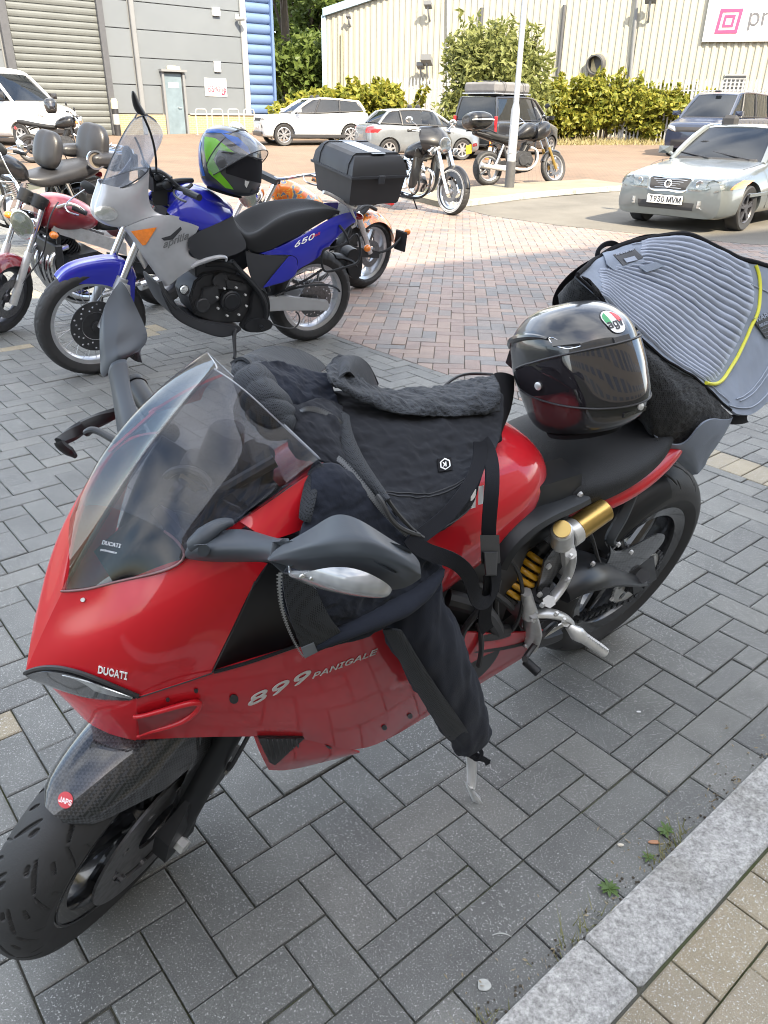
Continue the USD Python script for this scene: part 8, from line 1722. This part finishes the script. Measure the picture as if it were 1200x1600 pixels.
# hanging sleeve
def sleeve():
    cl = DU.P([(642, 930, .225), (660, 985, .24), (690, 1045, .247), (718, 1105, .25), (738, 1150, .25), (741, 1166, .25)])
    m = 60; p = spl(cl, m); rad = np.interp(np.linspace(0, 1, m), [0, .25, .55, .8, .93, .985, 1], [.058, .060, .055, .050, .044, .026, .008]); F = sweep_frames(p, up=(0, 1.0, 0)); n = 48; t = np.linspace(0, 2 * PI, n, endpoint=False); rings = []
    for k in range(m):
        w = 1 + .42 * (meshkit.fbm(np.c_[np.cos(t) * 1.2, np.sin(t) * 1.2, k * .07 + .5 * np.cos(t)] * 1.9, 3) - .5) + .035 * np.sin(k * .55 + 2.2 * np.cos(t))
        rings.append(p[k] + (np.c_[np.cos(t) * w, np.sin(t) * .55 * w, 0 * t] * rad[k]) @ F[k].T)
    return ring_mesh(rings)
part('sleeve', sleeve(), JKT2, jk, smooth=60)
cloth(jk, 'sleeve_gusset', [[(598, 985, .255), (612, 985, .268), (628, 985, .272)], [(622, 1030, .262), (638, 1030, .275), (654, 1028, .280)], [(650, 1080, .264), (665, 1078, .278), (684, 1075, .284)], [(682, 1130, .264), (696, 1126, .278), (716, 1120, .284)], [(702, 1158, .256), (714, 1155, .27), (734, 1150, .276)]], JMESH, amp=.003, seed=14, nu=50, nv=14)
part('cuff_loop', [strap(DU.P([(738, 1164, .255), (740, 1176, .26), (752, 1184, .265), (762, 1194, .262)]), .012, .003, up=(.3, 1, .2)), strap(DU.P([(736, 1166, .25), (732, 1176, .255), (745, 1185, .262), (764, 1190, .265)]), .010, .003, up=(.3, 1, .2)), strap(DU.P([(742, 1168, .255), (752, 1175, .27), (748, 1186, .27), (738, 1180, .262)]), .009, .003, up=(.3, 1, .2))], WEB, jk)
# webbing straps and buckle
part('strap', strap(DU.P([(752, 690, .125), (768, 725, .16), (768, 770, .19), (764, 820, .205), (765, 850, .21)]), .027, .0025, up=(.25, .9, .3), m=50), WEB, jk, label='upright webbing strap of the jacket')
part('strap', strap(DU.P([(640, 838, .225), (668, 862, .238), (705, 875, .245), (735, 905, .245), (748, 940, .235), (768, 935, .225), (775, 905, .22), (770, 880, .215)]), .025, .0025, ups=[(.2, .7, .7), (.2, .7, .7), (.3, .8, .5), (.5, .8, .3), (.2, .95, .2), (-.3, .9, .2), (-.2, .95, .2), (.2, .9, .2)], m=80), WEB, jk, label='looped webbing strap of the jacket')
part('strap', strap(DU.P([(750, 690, .13), (742, 740, .165), (715, 785, .195), (690, 812, .205), (665, 832, .212), (640, 850, .216)]), .024, .0025, up=(.25, .75, .55), m=50), WEB, jk)
bu = part('buckle', [hull(np.vstack([DU.P([(750, 836, .215), (780, 836, .205), (782, 880, .205), (752, 882, .215)]), DU.P([(750, 836, .228), (780, 836, .218), (782, 880, .218), (752, 882, .228)])])), hull(np.vstack([DU.P([(755, 862, .228), (778, 862, .22), (776, 900, .222), (758, 900, .228)]), DU.P([(757, 864, .234), (775, 864, .226), (774, 898, .228), (760, 898, .234)])]))], BLACKP, jk, smooth=30)
part('strap', strap(DU.P([(766, 895, .215), (764, 925, .215), (758, 955, .21), (762, 985, .205)]), .027, .0025, up=(.25, .95, .15), m=30), WEB, jk)
# drawcord with printed tape, and the hexagon badge
part('drawcord', [tube(DU.P([(590, 775, .19), (600, 790, .205), (612, 812, .215), (632, 828, .222), (655, 836, .225)]), .0035, n=6, m=50), tube(DU.P([(600, 770, .185), (620, 800, .2), (648, 830, .215), (662, 840, .222)]), .003, n=6, m=50)], pbr('printed_cord', (.03, .03, .03), .6), jk)
bd_ = part('badge', DU.drape(plate([(-11, -10), (11, -10), (11, 10), (-11, 10)], 1), JB, (694, 727), (1, -.12), (.1, 1), .0012), CLAY, jk, smooth=False)
hexo = [(9 * math.sin(a), 9 * math.cos(a)) for a in np.arange(6) * PI / 3]; hexi = [(7.3 * math.sin(a), 7.3 * math.cos(a)) for a in np.arange(6) * PI / 3]
part('emblem', [DU.drape(plate(hexo, 1, holes=[hexi[::-1]]), JB, (694, 727), (1, -.12), (.1, 1), .0026), DU.drape(xf(text('K', 6.5, 1, True), mat4((-2.4, -3.2, 0))), JB, (694, 727), (-1, .12), (.1, 1), .0026)], WHITEDECAL, bd_, smooth=False)
# white lettering of the tank that the jacket leaves free
part('lettering', [hull(np.vstack([DU.P([(u, v, Y), (u + 8, v - 2, Y - .004), (u + 8 - 1, v + 27, Y), (u - 1, v + 29, Y + .003)]), DU.P([(u, v, Y - .002), (u + 8, v - 2, Y - .006), (u + 7, v + 27, Y - .002), (u - 1, v + 29, Y + .001)])])) for u, v, Y in ((736, 766, .178), (748, 760, .175))], WHITEDECAL, duc, smooth=False)

# ---------------------------------------------------------------- black full-face helmet on the seat
vd = DU.R @ np.array([.46, 0, 1.0]) + DU.o - CPOS; az = math.atan2(vd[1], vd[0])         # direction from the camera
hh = thing('full_face_helmet', 'glossy black full-face helmet with a dark visor on the red motorcycle seat', 'helmet')
HP = DU.R @ np.array([.462, -.005, 1.018]) + DU.o
front = az + PI + math.radians(46); pit_ = math.radians(-15); rol = math.radians(4)
Rz = mat4(rz=front)[:3, :3]; c, s = math.cos(pit_), math.sin(pit_); Ry = np.array([[c, 0, s], [0, 1, 0], [-s, 0, c]]); c, s = math.cos(rol), math.sin(rol); Rx = np.array([[1, 0, 0], [0, c, -s], [0, s, c]])
HM = mat4(HP, R=Rz @ Ry @ Rx, scale=1.0); UsdGeom.Xform(stage.GetPrimAtPath(hh)).AddTransformOp().Set(Gf.Matrix4d(*(HM @ np.diag([.90, .90, .90, 1])).T.ravel().tolist()))

sh_, V_ = make_helmet(hh, HELB, VISOR)
for s in (1, -1):
    p = helmet_surf([-.012], np.array([s * 1.50]), .006)[0, 0]; part('visor_screw', lathe([(.009, 0), (.009, .002), (.006, .004), (.001, .004)], p, frame((0.1, s, 0)), 16), ALU, hh)
    q0 = helmet_surf([.062], np.array([s * .72]), .0015)[0, 0]; q1 = helmet_surf([.068], np.array([s * 1.15]), .0015)[0, 0]; q2 = helmet_surf([.083], np.array([s * 1.2]), .0015)[0, 0]
    part('top_vent', hull([q0, q1, q2, q0 + [0, 0, .006], q1 * 1.025, q2 * 1.03]), RIMBLACK, hh, smooth=False); part('vent_trim', tube([q0, (q1 + q2) / 2 * 1.02, q2 * 1.03, q2 + (q0 - q2) * .3], .0014, n=5), CHROME, hh)
    sp = np.array([helmet_surf([z], np.array([s * a]), .003)[0, 0] for z, a in ((.085, 1.25), (.092, 1.6), (.085, 2.1), (.06, 2.6))]); part('crown_ridge', tube(sp, [.003, .007, .008, .004], n=8), HELB, hh)
pc = helmet_surf([-.082], np.array([0.05]), .004)[0, 0]; part('chin_lock', [lathe([(.008, 0), (.008, .003), (.001, .005)], pc, frame((1, 0, 0)), 14)], ALU, hh)
part('chin_vent', hull([helmet_surf([z], np.array([a]), o)[0, 0] for z in (-.098, -.088) for a in (-.28, .28) for o in (0, .006)]), RIMBLACK, hh)
part('brow_vent', [hull([helmet_surf([z], np.array([a]), o)[0, 0] for z in (.055, .066) for a in (-.17, .17) for o in (0, .004)])], RIMBLACK, hh)
part('spoiler', hull([helmet_surf([z], np.array([PI + a]), o)[0, 0] for z, o in ((.01, .0), (.03, .016), (.06, .004)) for a in (-.6, 0, .6)]), HELB, hh, smooth=50)
# the maker's badge on the brow
def on_helm(x, y, a0=.02, z0=.094, off=.0015):          # metres across / up the brow
    return helmet_surf([z0 + y], np.array([a0 + x / .105]), off)[0, 0]
def hdecal(m, off):
    m = m.subdivide() if len(m.faces) < 200 else m; v = np.array(m.vertices); m = m.copy(); m.vertices = np.array([on_helm(x, y, off=off + z) for x, y, z in v]); return m
shield = np.array([(-.024, .012), (-.018, .021), (0, .026), (.018, .021), (.024, .012), (.021, -.004), (.012, -.020), (-.012, -.020), (-.021, -.004)])
def shield_part(sc, x0=-1, x1=1, y0=-1, off=.001, mat=None, nm='badge', par=None):
    P = Polygon(spl(shield * sc, 40, True)).intersection(shapely.box(x0, y0, x1, 1)); return part(nm, hdecal(trimesh.creation.extrude_polygon(P, .0004, engine='earcut'), off), mat, par or hh, smooth=False)
bdg = shield_part(1.0, mat=INK, off=.0012); shield_part(.93, mat=WHITEDECAL, off=.0022, nm='field', par=bdg); shield_part(.86, x1=-.0075, y0=.0, mat=GREENDECAL, off=.003, nm='green_field', par=bdg); shield_part(.86, x0=.0075, y0=.0, mat=REDDECAL, off=.003, nm='red_field', par=bdg)
part('lettering', hdecal(xf(text('agv', .0155, .0004, True), mat4((-.0205, -.0085, 0))), .0034), INK, bdg, smooth=False)

# ---------------------------------------------------------------- grey back-protector vest spread over the tail
vt = thing('protector_vest', 'grey ribbed back-protector vest with yellow piping spread over the motorcycle tail', 'vest', M=DU.M)
VR = [[(940, 400, -.20), (975, 382, -.21), (1040, 367, -.22), (1085, 367, -.22), (1135, 394, -.20), (1205, 418, -.18), (1260, 440, -.17)],
      [(925, 410, -.165), (965, 402, -.165), (1035, 405, -.16), (1092, 422, -.15), (1150, 450, -.13), (1215, 480, -.11), (1262, 505, -.10)],
      [(915, 418, -.13), (955, 430, -.125), (1015, 450, -.105), (1075, 480, -.085), (1130, 512, -.06), (1195, 545, -.04), (1240, 565, -.03)],
      [(908, 424, -.105), (950, 458, -.075), (1005, 500, -.035), (1058, 540, -.005), (1100, 568, .02), (1165, 602, .04), (1205, 625, .05)],
      [(904, 428, -.09), (945, 472, -.055), (992, 520, -.01), (1038, 562, .03), (1075, 585, .055), (1118, 618, .08), (1150, 646, .10)]]
VS = fold(fold(surf(DU.G(VR), 90, 120), .030, (4.5, 4.5, 4.5), 21), .006, (14, 14, 14), 22)
# soft creases of the lower hem
eye_v = DU.R.T @ (CPOS - DU.o); vfl = ((eye_v - VS) * grid_normals(VS)).sum(-1).mean() < 0
part('back_panel', sheet(VS, .006, flip=vfl), VGREY, vt, smooth=70)
VN = grid_normals(VS) * (-1 if vfl else 1)
nr = 23
for k in range(nr):
    i0, i1 = int(1 + k * 80 / nr), int(1 + (k + .80) * 80 / nr); jend = int(82 - 0 * k); j0 = 22 if k < 7 else (12 + max(0, 9 - k) * 3 if k < 12 else 8 + (k - 12) // 2)
    ii = np.linspace(k * 82 / nr + 1, (k + .86) * 82 / nr + 1, 6); jj = np.arange(j0, jend)
    from scipy.ndimage import map_coordinates as mc
    A, B = np.meshgrid(jj.astype(float), ii, indexing='ij'); Q = np.stack([mc(VS[..., c], [B, A], order=1) for c in range(3)], -1); NQ = np.stack([mc(VN[..., c], [B, A], order=1) for c in range(3)], -1)
    bul = .0055 * np.sin(np.linspace(0, PI, 6)) ** .6; endt = np.clip(np.minimum(np.arange(len(jj)), len(jj) - 1 - np.arange(len(jj))) / 3.0, .25, 1)
    Q = Q + NQ * (bul[None, :] * endt[:, None] + .0004)[..., None]
    part('rib', sheet(Q, .003, flip=((eye_v - Q) * grid_normals(Q)).sum(-1).mean() < 0), VRIB, vt, smooth=70)
part('piping', tube(VS[2:88:6, 84] + VN[2:88:6, 84] * .004, .0045, n=8, m=60), YEL, vt)
part('edge_binding', [tube(VS[::8, 0] + VN[::8, 0] * .002, .005, n=8, m=50), tube(VS[0, ::6], .007, n=8, m=60), tube(VS[-1, ::6], .003, n=8, m=80)], CLAY, vt)
part('label_panel', [DU.drape(plate([(0, 0), (52, -10), (64, 14), (14, 26), (4, 18)], 1).subdivide().subdivide().subdivide(), VS, (942, 398), (1, 0), (0, 1), .004)], VGREY, vt, smooth=60)
lb = part('label', DU.drape(plate([(0, 0), (32, -10), (46, 3), (14, 16)], 1).subdivide().subdivide().subdivide(), VS, (956, 402), (1, 0), (0, 1), .0058), INK, vt, smooth=False)
part('lettering', [DU.drape(text('WARNING', 4.6, 1, True), VS, (958, 404), (.9, -.3), (.55, -.8), .0075), DU.drape(plate([(0, 0), (17, -5), (22, 1), (5, 6)], 1).subdivide().subdivide(), VS, (970, 408), (1, 0), (0, 1), .0075)], VRIB, lb, smooth=False)
part('tab', DU.drape(plate([(0, 0), (26, -8), (40, -2), (12, 8)], 1).subdivide().subdivide().subdivide(), VS, (993, 420), (1, 0), (0, 1), .008), VGREY, vt, smooth=60)
lb = part('warning_label', DU.drape(plate([(0, 0), (40, -20), (58, 30), (20, 28)], 1).subdivide().subdivide().subdivide(), VS, (1174, 500), (1, 0), (0, 1), .003), INK, vt, smooth=False)
part('lettering', [DU.drape(text('WARNING', 6.5, 1, True), VS, (1178, 504), (.95, -.42), (.5, .9) if False else (-.4, -1), .0048), DU.drape(text('READ BEFORE', 4.2, 1, True), VS, (1184, 512), (.9, -.4), (-.4, -1), .0048)] + [DU.drape(text('xxxxxxxx xxx'.replace('x', '-'), 3, 1), VS, (1187 + 3 * k, 517 + 5 * k), (.9, -.4), (-.4, -1), .0048) for k in range(5)], VRIB, lb, smooth=False)
part('hanging_loop', strap(DU.P([(934, 402, -.205), (936, 390, -.21), (948, 381, -.215), (962, 382, -.215), (968, 388, -.21)]), .012, .003, up=(.2, 1, 0), m=40), WEB, vt)
cloth(vt, 'mesh_side', [
    [(872, 462, -.16), (890, 440, -.13), (912, 436, -.09), (950, 478, -.055), (995, 525, -.012), (1040, 565, .028), (1080, 590, .055), (1125, 630, .085), (1146, 652, .10)],
    [(876, 480, -.14), (905, 478, -.10), (940, 490, -.06), (975, 525, -.01), (1010, 560, .03), (1045, 590, .06), (1080, 612, .08), (1110, 636, .095), (1128, 658, .105)],
    [(885, 520, -.12), (930, 540, -.06), (970, 570, -.01), (1000, 595, .04), (1030, 618, .07), (1055, 630, .09), (1080, 640, .10), (1100, 655, .105), (1112, 668, .108)],
    [(890, 570, -.10), (950, 610, -.02), (1000, 640, .03), (1015, 650, .07), (1032, 655, .085), (1052, 660, .095), (1072, 665, .10), (1088, 675, .105), (1098, 684, .108)],
    [(900, 620, -.08), (960, 650, -.02), (1005, 672, .03), (1020, 682, .07), (1034, 690, .08), (1048, 694, .09), (1060, 696, .095), (1072, 702, .10), (1082, 708, .10)]], VMESH, amp=.016, seed=22, nu=60, nv=80)
cloth(vt, 'lower_flap', [[(1022, 680, .085), (1048, 694, .098), (1072, 690, .11), (1095, 665, .118), (1122, 655, .115), (1145, 652, .10)], [(1040, 702, .09), (1058, 706, .10), (1078, 702, .112), (1098, 690, .116), (1118, 684, .112), (1132, 680, .10)], [(1060, 722, .09), (1072, 722, .10), (1085, 720, .108), (1098, 712, .108), (1108, 706, .106), (1118, 700, .10)], [(1082, 742, .09), (1086, 741, .095), (1090, 740, .10), (1096, 734, .10), (1101, 728, .10), (1104, 720, .098)]], VGREY, amp=.006, seed=23, nu=34, nv=40)
zipper(vt, DU.P([(1026, 686, .092), (1046, 706, .10), (1064, 726, .10), (1084, 744, .095)]), w=.008, n=40, mat=pbr('zip_black', (.02, .02, .022), .4))
part('hem_tab', sheet(surf(DU.G([[(1120, 655, .09), (1170, 640, .06)], [(1135, 662, .09), (1166, 648, .06)], [(1163, 662, .07), (1168, 660, .06)]]), 6, 6), .003, flip=True), CLAY, vt, smooth=False)
part('far_side', sheet(fold(surf(DU.G([[(940, 400, -.20), (1040, 367, -.22), (1135, 394, -.20), (1260, 440, -.17)], [(870, 455, -.21), (1000, 470, -.26), (1140, 500, -.26), (1260, 540, -.24)], [(880, 520, -.22), (1000, 560, -.24), (1130, 600, -.24), (1230, 640, -.2)]]), 20, 30), .01, (8, 8, 8), 31), .003), CLAY, vt, smooth=60)

# stitched seams and fold lines of the jacket
STITCH = pbr('seam_thread', (.030, .032, .036), .7, var=.1)
def seam(S, ij, r=.0011, mat=None, parent=None, off=.0022):
    from scipy.ndimage import map_coordinates as mc
    q = spl(np.asarray(ij, float), 70); N = grid_normals(S); eye = DU.R.T @ (CPOS - DU.o); N = N * (1 if ((eye - S) * N).sum(-1).mean() > 0 else -1); g = [q[:, 0] * (S.shape[0] - 1), q[:, 1] * (S.shape[1] - 1)]
    p = np.stack([mc(S[..., c], g, order=1, mode='nearest') for c in range(3)], -1) + off * np.stack([mc(N[..., c], g, order=1, mode='nearest') for c in range(3)], -1)
    part('seam', tube(p, r, n=5, spline=False), mat or STITCH, parent or jk, smooth=60)
for a in ([(.62, .02), (.66, .3), (.70, .6), (.66, .98)], [(.64, .02), (.68, .3), (.72, .6), (.68, .98)], [(.98, .04), (.975, .5), (.98, .97)]): seam(JB, a, off=.0008)
for a in ([(.30, .85), (.45, .86), (.70, .85), (.86, .84)], [(.30, .87), (.45, .88), (.70, .87), (.86, .86)], [(.06, .15), (.12, .5), (.16, .9)]): seam(VS, a, .0014, VRIB, vt)
seam(VS, [(.02, .93), (.4, .95), (.8, .94), (.97, .90)], .0016, VRIB, vt); seam(VS, [(.90, .30), (.92, .6), (.93, .86)], .0014, VRIB, vt)

# ================================================================ small things on the ground
r = np.random.default_rng(11)
WEED = leafmat('weed_leaves', [(.05, .10, .025), (.10, .16, .05), (.07, .13, .03)], .25)
DRY = leafmat('dry_litter', [(.10, .075, .045), (.22, .17, .10), (.30, .25, .17), (.08, .06, .04)], .1)
def rosette(px, n, L, label):
    p = ground(*px); t = thing('weed', label, 'weed', M=mat4(p))
    for k in range(n):
        a = 2 * PI * k / n + r.uniform(-.25, .25); l = L * r.uniform(.7, 1.15); w = l * .17; el = r.uniform(.15, .75)
        d = np.array([math.cos(a), math.sin(a), 0]); s_ = np.array([-d[1], d[0], 0]); S = []
        for q in np.linspace(0, 1, 7):
            c = d * l * q * math.cos(el * (1 - .5 * q)) + np.array([0, 0, .004 + l * math.sin(el) * q * (1 - .45 * q)]); hw = w * (math.sin(PI * min(1, q * .85 + .12)) ** .8) * (1 + .12 * math.sin(q * 19))
            S.append([c - s_ * hw + [0, 0, hw * .35], c, c + s_ * hw + [0, 0, hw * .35]])
        part('leaf', sheet(np.array(S), .0006), WEED, t, smooth=60)
rosette((951, 1390), 11, .025, 'green dandelion rosette growing against the near kerb')
rosette((1040, 1300), 16, .021, 'larger clump of small green weeds against the kerb, further along')
rosette((1012, 1342), 8, .015, 'small green weed seedling between the two larger kerb weeds')
P = []
for k in range(600):
    a = r.uniform(-12, 40); b = KB0 + abs(r.normal(0, .32)) * (1 + .9 * math.sin(a * 1.3) ** 2); P.append([*lat(a, b), .003 + r.uniform(0, .006)])
part('kerb_litter', leaves(np.array(P), 0.0042, r, 2.6), DRY, smooth=False, label='dry leaf litter and straw gathered along the near kerb', cat='litter', kind='stuff')
P = np.array([[*lat(r.uniform(-12, 40), KB0 + abs(r.normal(0, .22))), .002] for _ in range(450)])
part('kerb_soil', join([ball(p, r.uniform(.0012, .0038), 0, (1, 1, .6)) for p in P]), pbr('soil', (.05, .042, .03), .95, var=.4, scale=60), smooth=False, label='crumbs of dark soil in the channel along the near kerb', cat='soil', kind='stuff')
g2 = []
for k in range(260):
    a = r.choice([-4.5, -1.2, .4, 3.6, 6.8]) + r.normal(0, .5); g2.append([*lat(a, KB0 + abs(r.normal(0, .15))), 0])
g2 = np.array(g2); hh = r.uniform(.012, .045, len(g2)); dx = r.normal(0, .018, (len(g2), 2)); v = np.stack([g2 + [-.0012, 0, 0], g2 + [.0012, 0, 0], g2 + np.c_[dx, hh]], 1).reshape(-1, 3)
part('kerb_grass', tm(v, np.arange(len(v)).reshape(-1, 3)), leafmat('straw_blades', [(.24, .19, .09), (.15, .16, .05), (.30, .26, .14)], .2), smooth=False, label='tufts of dry grass in the joint along the near kerb', cat='grass', kind='stuff')
def flat_bit(px, rad, mat, label, name, cat, h=.0025, sx=1.0):
    p = ground(*px); q = [(rad * (1 + .12 * math.sin(3 * a + px[0])) * math.cos(a), rad * sx * (1 + .1 * math.cos(2 * a)) * math.sin(a)) for a in np.linspace(0, 2 * PI, 22, endpoint=False)]
    t = thing(name, label, cat, M=mat4(p + np.array([0, 0, .0012]))); part('body', plate(q, h, bevel=h * .35), mat, t, smooth=40)
GUM = pbr('gum', (.36, .37, .35), .7, var=.2, scale=90)
flat_bit((756, 1540), .0125, GUM, 'round pale gum spot on the grey paving near the bottom edge', 'gum_spot', 'gum')
flat_bit((969, 1322), .007, pbr('shell_white', (.55, .5, .42), .6), 'small cream stone chip left of the kerb weeds', 'stone_chip', 'stone', .005, .6)
flat_bit((998, 1113), .006, pbr('paper_white', (.6, .6, .6), .7), 'tiny white scrap on the paving right of the foot peg', 'paper_scrap', 'scrap', .002, .6)
flat_bit((1022, 1317), .013, pbr('leaf_tan', (.34, .17, .09), .7), 'tan fallen leaf beside the kerb weeds', 'fallen_leaf', 'leaf', .003, .45)
p = ground(785, 1463); t = thing('twig', 'pale dry twig on the paving above the round gum spot', 'twig', M=mat4(p)); part('body', tube([(-.02, 0, .003), (0, .003, .005), (.018, -.004, .004)], [.001, .0016, .0006], n=6, m=10), GUM, t)
